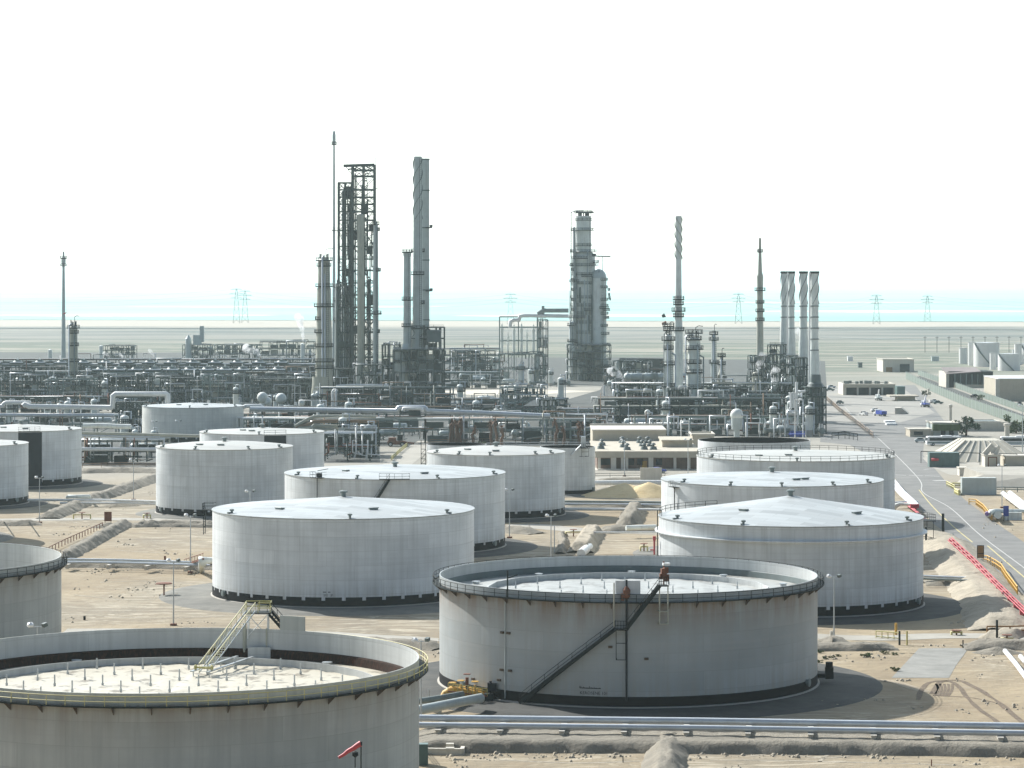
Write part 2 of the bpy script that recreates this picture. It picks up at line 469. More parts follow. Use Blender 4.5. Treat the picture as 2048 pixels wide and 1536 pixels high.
g = MB()
XS = [-30000, -6000, -1500, -500, 0, 500, 1500, 6000, 30000]; YS = [-200, 200, 600, 1200, 2400, 4500, 20000, 60000]
for i in range(len(XS) - 1):
    for j in range(len(YS) - 1):
        k = g.add([(XS[i], YS[j], 0), (XS[i + 1], YS[j], 0), (XS[i + 1], YS[j + 1], 0), (XS[i], YS[j + 1], 0)])
        g.face((k, k + 1, k + 2, k + 3))
struct("ground", g, MAT['ground'])

def sea_mat():
    m, t, b = base_mat("shallow_sea")
    geo = N(t, "NewGeometry").outputs["Position"]
    n1 = noise(t, mapped(t, geo, (.00012, .0009, 1)), 1.0, 5)
    c = mixc(t, ramp(t, n1, .35, .65), (.17, .37, .31), (.30, .51, .44))
    t.links.new(c, b.inputs["Base Color"]); b.inputs["Roughness"].default_value = .45
    b.inputs["Specular IOR Level"].default_value = .25
    bump(t, b, noise(t, mapped(t, geo, (.02, .05, 1)), 1.0, 5), .4, 1.0)
    return m
MAT['sea'] = sea_mat()
s_ = MB(); rnd = random.Random(3)
shore = []
for i in range(-60, 61):
    x = i * 500.0
    shore.append((x, 4230 - x * .18 * (1 if abs(x) < 2500 else 2500 / abs(x)) + 120 * mnoise.noise((x * .0011, 2.3, 0)) + 45 * mnoise.noise((x * .006, 7.3, 0))))
for i in range(len(shore) - 1):
    a, c = shore[i], shore[i + 1]
    k = s_.add([(a[0], a[1], .5), (c[0], c[1], .5), (c[0], 60000, .5), (a[0], 60000, .5)]); s_.face((k, k + 1, k + 2, k + 3))
struct("sea", s_, MAT['sea'])
sb = MB()     # sand bars and tidal pools off the shore
for px0, px1, y0, y1, sd in ((-50, 560, 628, 633, 1), (900, 1500, 629, 634, 2), (1500, 2100, 620, 625, 3), (250, 900, 612, 615, 4), (1250, 1900, 604, 606, 5)):
    top, bot = [], []
    for i in range(25):
        px = px0 + (px1 - px0) * i / 24.0
        e = math.sin(PI * i / 24.0) ** .6
        yc = (y0 + y1) / 2 + .8 * mnoise.noise((i * .4, sd, 0))
        top.append(gp(px, yc - (y1 - y0) / 2 * e - .05, .7)); bot.append(gp(px, yc + (y1 - y0) / 2 * e + .05, .7))
    sb.flat([(p.x, p.y) for p in bot] + [(p.x, p.y) for p in top[::-1]], .7)
struct("sand_bar", sb, earth("wet_sand", (.55, .55, .47), (.68, .66, .58), .002, .1, (.45, .46, .40)))

def sheet(name, pxs, mat, z, n=1):
    mb = MB()
    mb.flat([gp(*p) for p in pxs], z)
    return struct(name, mb, mat)
# stained plant paving under the process areas
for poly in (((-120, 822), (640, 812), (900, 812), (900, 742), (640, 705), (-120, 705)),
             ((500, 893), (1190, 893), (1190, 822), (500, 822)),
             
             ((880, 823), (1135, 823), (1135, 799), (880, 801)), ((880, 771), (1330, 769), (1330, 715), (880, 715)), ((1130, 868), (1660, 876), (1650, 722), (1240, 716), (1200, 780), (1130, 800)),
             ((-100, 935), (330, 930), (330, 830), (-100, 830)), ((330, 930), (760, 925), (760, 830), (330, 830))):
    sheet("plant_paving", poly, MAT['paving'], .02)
def smooth_line(pts, n=10):
    out = []
    P_ = [pts[0]] + list(pts) + [pts[-1]]
    for i in range(1, len(P_) - 2):
        for k in range(n):
            u = k / n
            a, b, c, d = P_[i - 1], P_[i], P_[i + 1], P_[i + 2]
            out.append(tuple(.5 * ((2 * b[q]) + (-a[q] + c[q]) * u + (2 * a[q] - 5 * b[q] + 4 * c[q] - d[q]) * u * u + (-a[q] + 3 * b[q] - 3 * c[q] + d[q]) * u ** 3) for q in (0, 1)))
    out.append(tuple(pts[-1][:2])); return out
def ribbon(name, pts, wd, mat, z, n=10, px=True, wob=0.0):
    w_ = [tuple(gp(*p))[:2] for p in pts] if px else pts
    l = smooth_line(w_, n); mb = MB(); prev = None
    for i, p in enumerate(l):
        q = l[min(i + 1, len(l) - 1)]; o = l[max(i - 1, 0)]
        d = Vector((q[0] - o[0], q[1] - o[1])).normalized(); nn = Vector((-d.y, d.x))
        k1 = wd / 2 * (1 + wob * mnoise.noise((p[0] * .15, p[1] * .15, 1))); k2 = wd / 2 * (1 + wob * mnoise.noise((p[0] * .15, p[1] * .15, 9)))
        k = mb.add([(p[0] - nn.x * k1, p[1] - nn.y * k1, z), (p[0] + nn.x * k2, p[1] + nn.y * k2, z)])
        if prev is not None: mb.face((prev, k, k + 1, prev + 1))
        prev = k
    return struct(name, mb, mat)
# big road and apron on the east side
sheet("road", ((1655, 776), (1830, 770), (1905, 862), (1848, 882), (1846, 910), (1893, 965), (1930, 1000), (1988, 1043), (2100, 1121), (2700, 1541), (2700, 1745), (2048, 1190), (1968, 1122), (1936, 1096), (1870, 1050), (1835, 1012), (1795, 965), (1780, 935), (1700, 890), (1640, 884)), MAT['asphalt'], .03)
sheet("apron", ((1652, 850), (1650, 778), (1800, 772), (1870, 826), (1800, 845)), MAT['apron'], .045)
sheet("path", ((1862, 934), (1845, 916), (1890, 905), (2200, 915), (2200, 955), (1900, 950)), MAT['track'], .05)
MAT['marking'] = P("worn_road_paint", (.46, .45, .42), .8, 0, .15, 2)
MAT['marking_y'] = P("worn_yellow_line", (.52, .44, .2), .8, 0, .2, 2)
ribbon("road_marking", ((1690, 815), (1722, 848), (1760, 880), (1835, 955), (1846, 985), (1900, 1016), (1960, 1070), (2060, 1145), (2400, 1400), (2700, 1625)), .26, MAT['marking'], .06)
ribbon("road_marking", ((1838, 980), (1864, 1012), (1905, 1052), (1945, 1085)), .3, MAT['marking_y'], .06)
ribbon("road_marking", ((1975, 1092), (2025, 1135), (2090, 1190)), .3, MAT['marking_y'], .06)
for a_, b_ in (((1786, 950), (1812, 951)), ((1818, 951), (1846, 952)), ((1850, 952), (1880, 953)), ((1868, 962), (1895, 961)), ((1848, 939), (1900, 936))):
    ribbon("road_marking", (a_, b_), 2.2 if a_[0] == 1868 else .9, MAT['marking'], .06, 2)
# service tracks between the tanks
ribbon("service_track", ((130, 1262), (400, 1262), (640, 1268), (880, 1282)), 5.5, MAT['track'], .035, wob=.2)
ribbon("service_track", ((1600, 1272), (1750, 1276), (1900, 1272), (2100, 1275)), 6.5, MAT['track'], .035, wob=.2)
ribbon("service_track", ((-60, 1041), (200, 1038), (330, 1040), (440, 1044)), 7.0, MAT['track'], .035, wob=.2)
ribbon("service_track", ((930, 1062), (1060, 1052), (1180, 1062), (1330, 1066)), 9.0, MAT['track'], .035, wob=.3)
ribbon("service_track", ((160, 940), (230, 937), (320, 938)), 9.0, MAT['track'], .035, wob=.2)
ribbon("service_track", ((790, 932), (830, 902), (862, 882)), 9.0, MAT['track'], .035)
ribbon("service_track", ((1180, 957), (1300, 955), (1400, 954)), 11.0, MAT['track'], .035)
ribbon("service_track", ((900, 786), (1040, 784), (1130, 786)), 60.0, earth("pale_hardstand", (.50, .45, .36), (.62, .56, .46), .05, .2, (.40, .36, .28)), .035)
ribbon("service_track", ((1150, 938), (1260, 938), (1400, 938)), 9.0, MAT['conc_l'], .04)
sheet("pavement", ((1838, 1297), (1938, 1296), (1912, 1331), (1898, 1356), (1783, 1356), (1812, 1325)), earth("worn_concrete_slab", (.20, .197, .175), (.31, .30, .27), .25, .3, (.2, .19, .17)), .03)
ribbon("tyre_track", ((1836, 1400), (1850, 1370), (1882, 1362), (1912, 1368), (1935, 1396), (1960, 1420), (1990, 1440), (2002, 1452)), .7, MAT['tyremark'], .025, wob=.6)
ribbon("tyre_track", ((1866, 1388), (1880, 1365), (1922, 1362), (1958, 1380), (1990, 1400), (2020, 1425), (2060, 1455)), .8, MAT['tyremark'], .025, wob=.7)
for k in range(5):
    ribbon("tyre_track", ((1868 + k * 7, 1392), (1876 + k * 7, 1380), (1872 + k * 8, 1368)), .35, MAT['tyremark'], .025, wob=.6)
ribbon("tyre_track", ((1880, 1392), (1945, 1396), (2000, 1408)), .4, MAT['tyremark'], .024, wob=.7)
ribbon("tyre_track", ((1690, 1352), (1740, 1360), (1790, 1364), (1850, 1384)), 1.6, earth("scuffed_earth", (.30, .24, .165), (.42, .35, .25), .5, .5, (.2, .15, .1)), .022, wob=.8)
for pts_ in (((1500, 1512), (1560, 1508), (1640, 1516), (1700, 1512)), ((1700, 1500), (1660, 1508), (1640, 1524)), ((1420, 1520), (1600, 1522), (1900, 1530)), ((1000, 1520), (1150, 1526), (1280, 1522)), ((150, 1190), (260, 1200), (330, 1196)), ((200, 1165), (300, 1162), (420, 1170)), ((140, 1228), (300, 1236), (450, 1232)), ((300, 1080), (360, 1085), (420, 1082)), ((230, 1100), (330, 1106), (420, 1100))):
    ribbon("tyre_track", pts_, .5, MAT['berm_l'], .021, wob=.7)

def berm(name, pts, wb, wt, h, mat, px=True, step=.8, rough=.25, z0=0.0, ends=True):
    w_ = [tuple(gp(*p))[:2] for p in pts] if px else [tuple(p) for p in pts]
    L = sum(math.dist(w_[i], w_[i + 1]) for i in range(len(w_) - 1))
    l = smooth_line(w_, max(2, int(L / step / max(1, len(w_) - 1))))
    mb = MB(); K = 18; prev = None; cum = 0
    for i, p in enumerate(l):
        if i: cum += math.dist(l[i - 1], p)
        q = l[min(i + 1, len(l) - 1)]; o = l[max(i - 1, 0)]
        d = Vector((q[0] - o[0], q[1] - o[1])).normalized(); nn = Vector((-d.y, d.x))
        e = 1.0 if not ends else min(1.0, .25 + cum / (wb * .5), .25 + (L - cum) / (wb * .5))
        row = []
        for k in range(K + 1):
            u = -1 + 2 * k / K
            a = abs(u)
            if a > wt / wb: z = h * e * (1 - (a - wt / wb) / (1 - wt / wb))
            else: z = h * e
            off = u * wb / 2
            x, y = p[0] + nn.x * off, p[1] + nn.y * off
            nz = mnoise.noise((x * .35, y * .35, 3)) * rough + mnoise.noise((x * .9, y * .9, 5)) * rough * .9 + abs(mnoise.noise((x * 2.3, y * 2.3, 7))) * rough * .7
            z = max(-.05, z + nz * (1 if k not in (0, K) else .2)) if k not in (0, K) else -.05
            row.append((x + nn.x * mnoise.noise((x * .3, y * .3, 8)) * .5, y + nn.y * mnoise.noise((x * .3, y * .3, 8)) * .5, z + z0))
        k0 = mb.add(row)
        if prev is not None:
            for k in range(K): mb.face((prev + k, k0 + k, k0 + k + 1, prev + k + 1), True)
        prev = k0
    return struct(name, mb, mat)
berm("earth_bank", ((790, 1490), (1000, 1489), (1400, 1491), (1800, 1494), (2150, 1500), (2900, 1512)), 12.6, 10.6, 1.3, MAT['berm'], rough=.11)
berm("earth_bank", ((1340, 1483), (1335, 1500), (1328, 1540), (1320, 1590)), 5.2, 1.2, 1.5, MAT['berm'], rough=0.31)
berm("earth_bank", ((112, 1132), (250, 1133), (440, 1137)), 7.0, 4.0, 1.0, MAT['berm'])
berm("earth_bank", ((128, 1118), (165, 1098), (205, 1075), (252, 1050)), 4.6, 1.2, 1.5, MAT['berm'], rough=0.25)
berm("earth_bank", ((95, 1038), (130, 1024), (170, 1006), (215, 992), (260, 976), (318, 956)), 6.0, 1.5, 1.6, MAT['berm'], rough=0.25)
berm("earth_bank", ((-60, 1050), (20, 1050), (82, 1049)), 6, 2, 1.0, MAT['berm'])
berm("earth_bank", ((262, 1053), (340, 1052), (440, 1054)), 6, 2, 1.2, MAT['berm'], rough=.45)
berm("earth_bank", ((150, 946), (240, 944), (320, 945)), 8, 3, 1.2, MAT['berm'])
berm("earth_bank", ((1160, 1106), (1172, 1088), (1186, 1066)), 5.5, 2.6, 2.0, MAT['berm_l'], rough=0.22)
berm("earth_bank", ((1195, 1066), (1260, 1064), (1330, 1064)), 7, 3, 1.4, MAT['berm'], rough=0.25)
berm("earth_bank", ((1255, 1056), (1262, 1040), (1270, 1022)), 6, 1.8, 2.4, MAT['berm'], rough=0.37)
berm("earth_bank", ((1120, 1108), (1128, 1088), (1122, 1072)), 2.6, .6, 1.0, MAT['berm'], rough=0.37)
berm("earth_bank", ((1118, 1018), (1250, 1018), (1335, 1019)), 8, 3, 1.0, MAT['berm'])
berm("earth_bank", ((1185, 983), (1330, 984)), 8, 3, 1.0, MAT['berm'])
berm("earth_bank", ((1192, 964), (1300, 962), (1330, 962)), 8, 3, 1.0, MAT['berm'])
berm("earth_bank", ((1855, 1073), (1895, 1095), (1922, 1130), (1955, 1168), (1985, 1215), (2010, 1262)), 12.0, 4.0, 1.7, MAT['berm_l'], rough=.24)
berm("earth_bank", ((1848, 1168), (1900, 1168), (1960, 1166)), 7.0, 3.0, 1.2, MAT['berm'])
berm("earth_bank", ((1985, 1280), (2030, 1268), (2100, 1262)), 6.0, 3.0, 1.0, MAT['berm_l'])
berm("earth_bank", ((1590, 1300), (1640, 1299), (1720, 1298), (1790, 1297)), 5.0, 2.5, .9, MAT['berm'], rough=0.22)
berm("earth_bank", ((1638, 1296), (1665, 1294), (1696, 1297)), 6.5, 2.6, 1.5, MAT['berm'], rough=0.31)
berm("earth_bank", ((1925, 1296), (1990, 1296), (2090, 1296)), 6.5, 2.6, 1.2, MAT['berm'], rough=0.31)
berm("earth_bank", ((640, 1284), (760, 1290), (880, 1298)), 5.0, 2.0, 1.0, MAT['berm'], rough=0.22)
berm("earth_bank", ((930, 1064), (1000, 1062), (1075, 1068)), 7.0, 2.5, 1.2, MAT['berm'], rough=0.22)
for (cx, cy, r_, hh, mt) in ((245, 1012, 5.0, 1.5, 'berm'), (215, 1055, 4.0, 1.2, 'berm'), (1995, 1306, 4, 1.0, 'berm'), (1250, 992, 12.5, 3.4, 'sandpile'), (1298, 993, 10.0, 3.8, 'sandpile')):
    mb = MB(); c_ = gp(cx, cy); rows = []
    for i in range(9):
        u = i / 8.0
        rows.append(mb.add([(c_.x + r_ * u * math.cos(a_ * PI / 12) * (1 + .2 * mnoise.noise((cx + math.cos(a_ * PI / 12), math.sin(a_ * PI / 12), 2))), c_.y + .6 * r_ * u * math.sin(a_ * PI / 12),
                              max(-.05, hh * (1 - u) + .3 * mnoise.noise((cx + 2 * u * math.cos(a_ * PI / 12), 2 * u * math.sin(a_ * PI / 12), 4)) * (1 - u) - (.05 if u == 1 else 0))) for a_ in range(24)]))
    for i in range(8):
        for j in range(24): mb.face((rows[i] + j, rows[i + 1] + j, rows[i + 1] + (j + 1) % 24, rows[i] + (j + 1) % 24), True)
    if mt == 'sandpile':
        single("sand_heap", mb, MAT[mt], "golden sand heap with a low sloping shoulder beside the grey floating roof tank" if cx < 1280 else "steeper golden sand heap beside the white tank wall", "sand heap", "sand heaps by the track")
    else: struct("earth_bank", mb, MAT[mt])

# loose stones along the banks and over the open sand
rb = MB(); rd = random.Random(88)
def stone(x, y, r):
    k = rb.add([(x + r * math.cos(a) * rd.uniform(.6, 1.2), y + r * math.sin(a) * rd.uniform(.6, 1.2), -.02) for a in (0, 1.05, 2.1, 3.14, 4.2, 5.2)] + [(x + r * .5 * math.cos(a) * rd.uniform(.5, 1.2), y + r * .5 * math.sin(a), r * rd.uniform(.4, .8)) for a in (.4, 2.5, 4.6)])
    for f_ in ((0, 1, 6), (1, 2, 7), (1, 7, 6), (2, 3, 7), (3, 4, 8), (3, 8, 7), (4, 5, 8), (5, 0, 6), (5, 6, 8), (6, 7, 8)): rb.face([k + i for i in f_])
for (x0, x1, y0, y1, n) in ((840, 2048, 1500, 1512, 320), (840, 2048, 1512, 1536, 160), (1640, 2048, 1296, 1320, 170), (1650, 2048, 1320, 1430, 120), (130, 430, 1136, 1146, 90), (130, 430, 1150, 1250, 120), (120, 420, 1050, 1115, 90), (640, 870, 1290, 1300, 60), (845, 900, 1280, 1420, 40), (1850, 2000, 1095, 1260, 120), (930, 1330, 1030, 1105, 120), (1950, 2048, 1020, 1080, 40), (100, 320, 960, 1035, 90)):
    for i in range(n):
        if i % 9 == 0: ax, ay = rd.uniform(x0, x1), rd.uniform(y0, y1)
        qx, qy = rd.gauss(ax, 14), rd.gauss(ay, 3)
        if 1780 < qx < 1940 and 1294 < qy < 1358: continue
        p = gp(qx, qy); stone(p.x, p.y, rd.choice((.08, .1, .14, .18, .25, .35)) * rd.uniform(.7, 1.3))
struct("rubble", rb, MAT['berm_l'], kind="stuff", label="loose stones scattered over the sand and along the earth banks")

# ------------------------------------------------------------------ storage tanks
def ring_pts(R, z, n, a0=0.0, a1=2 * PI):
    full = abs(a1 - a0 - 2 * PI) < 1e-6
    m = n if full else n + 1
    return [(R * math.cos(a0 + (a1 - a0) * i / n), R * math.sin(a0 + (a1 - a0) * i / n), z) for i in range(m)]
def railing(parent, R, z, a0, a1, mat, step=2.2, r=.04, hgt=1.1, posts=True):
    full = abs(a1 - a0 - 2 * PI) < 1e-6
    n = max(4, int(abs(a1 - a0) * R / 1.6))
    for zz in (hgt, hgt * .52):
        part("rail", MB().path(ring_pts(R, z + zz, n, a0, a1), r, 5, closed=full), mat, parent)
    k = max(2, min(95, int(abs(a1 - a0) * R / step)))
    if posts:
        proto = None
        for i in range(k if full else k + 1):
            a = a0 + (a1 - a0) * i / k
            if proto is None:
                proto = part("post", MB().tube((R, 0, z), (R, 0, z + hgt), r * 1.1, 5), mat, parent)
                o = proto
            else:
                o = link(proto.copy()); o.parent = parent
            o.rotation_euler = (0, 0, a)
def stair(parent, R, a0, z0, a1, z1, mat, width=.9, tread=.42):
    """a flight that climbs along the shell"""
    n = max(6, int(abs(z1 - z0) / .24)); mb = MB()
    for i in range(n):
        u = (i + .5) / n; a = a0 + (a1 - a0) * u; z = z0 + (z1 - z0) * u
        c_, s_ = math.cos(a), math.sin(a); rm = R + .15 + width / 2
        mb.box((rm * c_, rm * s_, z), (width, tread * .8, .06), a)
    for rr in (R + .12, R + .15 + width):
        pts = [(rr * math.cos(a0 + (a1 - a0) * i / 20), rr * math.sin(a0 + (a1 - a0) * i / 20), z0 + (z1 - z0) * i / 20) for i in range(21)]
        for i in range(20): mb.beam(pts[i], pts[i + 1], .09, .45)
    part("stair_flight", mb, mat, parent)
    mb = MB(); rr = R + .15 + width
    for dz in (.6, 1.1):
        mb.path([(rr * math.cos(a0 + (a1 - a0) * i / 24), rr * math.sin(a0 + (a1 - a0) * i / 24), z0 + dz + (z1 - z0) * i / 24) for i in range(25)], .035, 5)
    m_ = max(4, n // 6)
    for i in range(m_ + 1):
        a = a0 + (a1 - a0) * i / m_; z = z0 + (z1 - z0) * i / m_
        mb.tube((rr * math.cos(a), rr * math.sin(a), z), (rr * math.cos(a), rr * math.sin(a), z + 1.1), .035, 5)
    part("stair_handrail_frame", mb, mat, parent)
def landing(parent, R, ac, z, wdeg, mat, depth=1.6, legs=0.0, name="landing"):
    hw = math.radians(wdeg) / 2
    pl = MB().lathe([(R + .05, z - .12), (R + depth, z - .12), (R + depth, z), (R + .05, z), (R + .05, z - .12)], 6, ac - hw, ac + hw)
    p_ = part(name, pl, mat, parent)
    mb = MB()
    for zz in (.55, 1.1):
        mb.path(ring_pts(R + depth - .05, z + zz, 6, ac - hw, ac + hw), .035, 5)
    for i in range(5):
        a = ac - hw + 2 * hw * i / 4; rr = R + depth - .05
        mb.tube((rr * math.cos(a), rr * math.sin(a), z), (rr * math.cos(a), rr * math.sin(a), z + 1.1), .035, 5)
    for a in (ac - hw, ac + hw):
        for zz in (.55, 1.1):
            mb.tube(((R + .1) * math.cos(a), (R + .1) * math.sin(a), z + zz), ((R + depth) * math.cos(a), (R + depth) * math.sin(a), z + zz), .035, 5)
    part("railing_frame", mb, mat, parent)
    if legs:
        mb = MB()
        for a in (ac - hw * .8, ac + hw * .8):
            mb.tube(((R + depth * .9) * math.cos(a), (R + depth * .9) * math.sin(a), z - .1), ((R + depth * .9) * math.cos(a), (R + depth * .9) * math.sin(a), z - legs), .05, 5)
            mb.tube(((R + depth * .9) * math.cos(a), (R + depth * .9) * math.sin(a), z - legs), (R * math.cos(a), R * math.sin(a), z - legs), .05, 5)
        a = ac - hw * .8; b_ = ac + hw * .8; rr = R + depth * .9
        for q in (.45, 1.0):
            mb.tube((rr * math.cos(a), rr * math.sin(a), z - legs * q), (rr * math.cos(b_), rr * math.sin(b_), z - legs * q), .05, 5)
        part("support_frame", mb, mat, parent)
def ang(px, cx, a):
    """angle on the near half of a shell at photo column px"""
    return -PI / 2 + math.asin(max(-1, min(1, (px - cx) / a)))

def tank(label, cx, yb, a, yr, kind='cone', rise=1.0, paint='tank', roofm='roof', band=1.5, teeth=True, group='white storage tanks', vents=4, n=96, pad=6.0, walk=None, deck_z=None, seed=1, h=None):
    d = 313500.0 / (yb - 568.0)
    R = a * d / F; X = xat(cx, d)
    if h is None: h = zat(yr, d)
    root = thing("storage_tank", label, "storage tank", (X, d, 0), group)
    root["R"] = R; root["h"] = h
    pd = MB().lathe([(R + pad, -.02), (R + pad * .8, .28), (R - 1, .34)], 64, c=(X, d, 0))
    struct("tank_pad", pd, MAT['pad_shade' if cx in (1256, 1581, 790, 42, -77, 992) else 'pad'])
    part("foundation_ring", MB().lathe([(R + .3, .05), (R + .3, .42), (R - .2, .5)], n), MAT['conc'], root)
    sh = MB()
    if kind == 'open':
        t_ = .12
        sh.lathe([(R, band), (R, h)], n); sh.lathe([(R, h), (R - t_, h)], n)
        part("shell", sh, MAT[paint], root)
        dz = deck_z if deck_z is not None else h - 3
        part("inner_wall", MB().lathe([(R - t_, h), (R - t_, dz - .6)], n), MAT['inner'], root)
    else:
        sh.lathe([(R, band), (R, h)], n)
        part("shell", sh, MAT[paint], root)
        prof = []
        K = 8
        for i in range(K + 1):
            u = i / K
            r_ = (R + .12) * (1 - u)
            z_ = h + .02 + rise * (u if kind == 'cone' else 1 - (1 - u) ** 2 * 1.0)
            prof.append((max(r_, .35), z_))
        part("roof", MB().lathe([(R + .12, h - .14), (R + .12, h + .02)], n).lathe(prof, n, smooth=True), MAT[roofm], root)
        rr = random.Random(seed)
        mb = MB().lathe([(.45, 0), (.45, .7), (.75, .7), (.75, .95), (.1, 1.15)], 10, c=(0, 0, h + rise))
        part("centre_vent", mb, MAT['pipe_g'], root)
        vp = MB().tube((0, 0, 0), (0, 0, .55), .22, 8).lathe([(.42, .5), (.42, .75), (.05, .85)], 8).box((.5, 0, .15), (.7, .35, .3))
        proto = None
        for i in range(vents):
            aa = -PI / 2 + (i - (vents - 1) / 2) * (2.2 / max(1, vents - 1)) + rr.uniform(-.12, .12)
            if proto is None: o = proto = part("roof_vent", vp, MAT['pipe_g'], root)
            else: o = link(proto.copy()); o.parent = root
            o.location = ((R - .9) * math.cos(aa), (R - .9) * math.sin(aa), h + .03); o.rotation_euler = (0, 0, aa)
        for k in range(2):
            aa = -PI / 2 + rr.uniform(-.9, .9); q = rr.uniform(.45, .7)
            zt = h + .02 + rise * ((1 - q) if kind == 'cone' else 1 - q ** 2)
            hb = MB().box((0, 0, .12), (1.5, .9, .3)).tube((-.9, -.4, .25), (.9, -.4, .3), .09, 5)
            o = part("roof_hatch", hb, MAT['pipe_g'], root); o.location = (q * R * math.cos(aa), q * R * math.sin(aa), zt); o.rotation_euler = (0, 0, aa + 1.5)
    bm = MB().lathe([(R + .03, .5), (R + .03, band)], n)
    if teeth:
        k = int(2 * PI * R / 3.4)
        for i in range(k):
            a0 = 2 * PI * i / k
            bm.lathe([(R + .03, band), (R + .03, band + .55)], 3, a0, a0 + 2 * PI / k * .82)
    else: bm.lathe([(R + .03, band), (R, band + .02)], n)
    part("base_band", bm, MAT['black'], root)
    # manways and a nozzle low on the shell
    mw = MB().tube((0, 0, 0), (.55, 0, 0), .42, 12).tube((.4, 0, 0), (.5, 0, 0), .56, 12)
    for aa in (-2.6, -.45):
        o = part("manway", mw, MAT['pipe_g'], root); o.location = (R * math.cos(aa), R * math.sin(aa), 1.3 + .3); o.rotation_euler = (0, 0, aa)
    if walk is not None:
        wz, ww, colr = walk
        part("walkway", MB().lathe([(R + .02, wz - .05), (R + ww, wz - .05), (R + ww, wz + .12), (R + ww - .06, wz + .12), (R + ww - .06, wz), (R + .02, wz)], n), MAT['dksteel'], root)
        railing(root, R + ww - .08, wz, 0, 2 * PI, MAT[colr], 2.0)
        br = MB(); br.prism([(R, -.05), (R + ww, -.05), (R, .05)], 0, .01)
        tri = MB(); k0 = tri.add([(R, -.04, wz - .06), (R + ww, -.04, wz - .06), (R, -.04, wz - .85), (R, .04, wz - .06), (R + ww, .04, wz - .06), (R, .04, wz - .85)])
        for f_ in ((0, 1, 2), (5, 4, 3), (0, 3, 4, 1), (1, 4, 5, 2), (2, 5, 3, 0)): tri.face([k0 + q for q in f_])
        proto = None
        nb = int(2 * PI * R / 3.7)
        for i in range(nb):
            if proto is None: o = proto = part("bracket", tri, MAT['rust_b'], root)
            else: o = link(proto.copy()); o.parent = root
            o.rotation_euler = (0, 0, 2 * PI * i / nb + .02)
    return root, R, h, X, d
MAT['yellow_l'] = P("pale_yellow_paint", (.66, .60, .34), .55, 0, .15)
MAT['rust_b'] = P("rust_streaked_bracket", (.12, .09, .065), .8, 0, .3, 1.0)

def floating_roof(root, R, dz, deckR, matn, legs=True, polygon=False, legr=.085, legh=1.25, spacing=5.2):
    R1 = R - .32
    part("pontoon", MB().lathe([(R1, dz - .5), (R1, dz), (deckR + .15, dz + .05), (deckR, dz + .05)], 96 if not polygon else 96), MAT[matn], root)
    part("pontoon_rim", MB().lathe([(deckR + .15, dz + .05), (deckR + .15, dz + .55), (deckR, dz + .55), (deckR, dz - .35)], 18 if polygon else 72), MAT['inner'], root)
    # quilted deck
    mb = MB(); rings = [0.01] + [deckR * i / 26 for i in range(1, 27)]; K = 96; prev = None
    for i, r_ in enumerate(rings):
        row = []
        for j in range(K):
            x, y = r_ * math.cos(2 * PI * j / K), r_ * math.sin(2 * PI * j / K)
            q = math.sin(x * 2 * PI / spacing) * math.sin(y * 2 * PI / spacing)
            row.append((x, y, dz - .34 + .2 * abs(q) ** .6 + .08 * mnoise.noise((x * .2, y * .2, 3))))
        k = mb.add(row)
        if prev is not None:
            for j in range(K): mb.face((prev + j, k + j, k + (j + 1) % K, prev + (j + 1) % K), True)
        prev = k
    part("deck", mb, MAT[matn], root)
    lg = MB().tube((0, 0, 0), (0, 0, legh), legr, 8).tube((0, 0, 0), (0, 0, .35), legr * 1.7, 8)
    proto = None; cnt = 0
    for j in range(-9, 10):
        for i in range(-9, 10):
            x = (i + .5 * (j % 2)) * spacing; y = j * spacing * .87
            if x * x + y * y < (deckR - 1.2) ** 2:
                if proto is None: o = proto = part("roof_leg", lg, MAT['galv'], root)
                else: o = link(proto.copy()); o.parent = root
                o.location = (x, y, dz - .3); cnt += 1
    # pontoon manholes and clips
    mh = MB().lathe([(.45, 0), (.45, .3), (.6, .3), (.6, .38), (.05, .45)], 10)
    proto = None
    for i in range(10):
        aa = 2 * PI * i / 10 + .25
        if proto is None: o = proto = part("pontoon_hatch", mh, MAT['galv'], root)
        else: o = link(proto.copy()); o.parent = root
        o.location = ((R + deckR) / 2 * math.cos(aa), (R + deckR) / 2 * math.sin(aa), dz + .04)
    return cnt
def shell_raise(root, R, h, a0, a1, up, mat='inner'):
    """curved plate that raises the shell at a gauge platform"""
    part("shell_extension", MB().lathe([(R, h - .3), (R, h + up), (R - .12, h + up), (R - .12, h - .3), (R, h - .3)], 10, a0, a1), MAT[mat], root)

# --- open tank with yellow rail, lower corner of the photograph
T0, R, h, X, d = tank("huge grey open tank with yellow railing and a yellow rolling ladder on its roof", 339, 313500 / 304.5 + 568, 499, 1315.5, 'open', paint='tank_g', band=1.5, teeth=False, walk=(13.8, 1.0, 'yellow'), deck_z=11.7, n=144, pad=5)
floating_roof(T0, R, 11.7, 22.3, 'deck')
part("rim_seal", MB().lathe([(R - .14, 12.75), (R - .3, 12.6), (R - .5, 11.75), (R - .5, 11.6)], 120), MAT['seal'], T0)
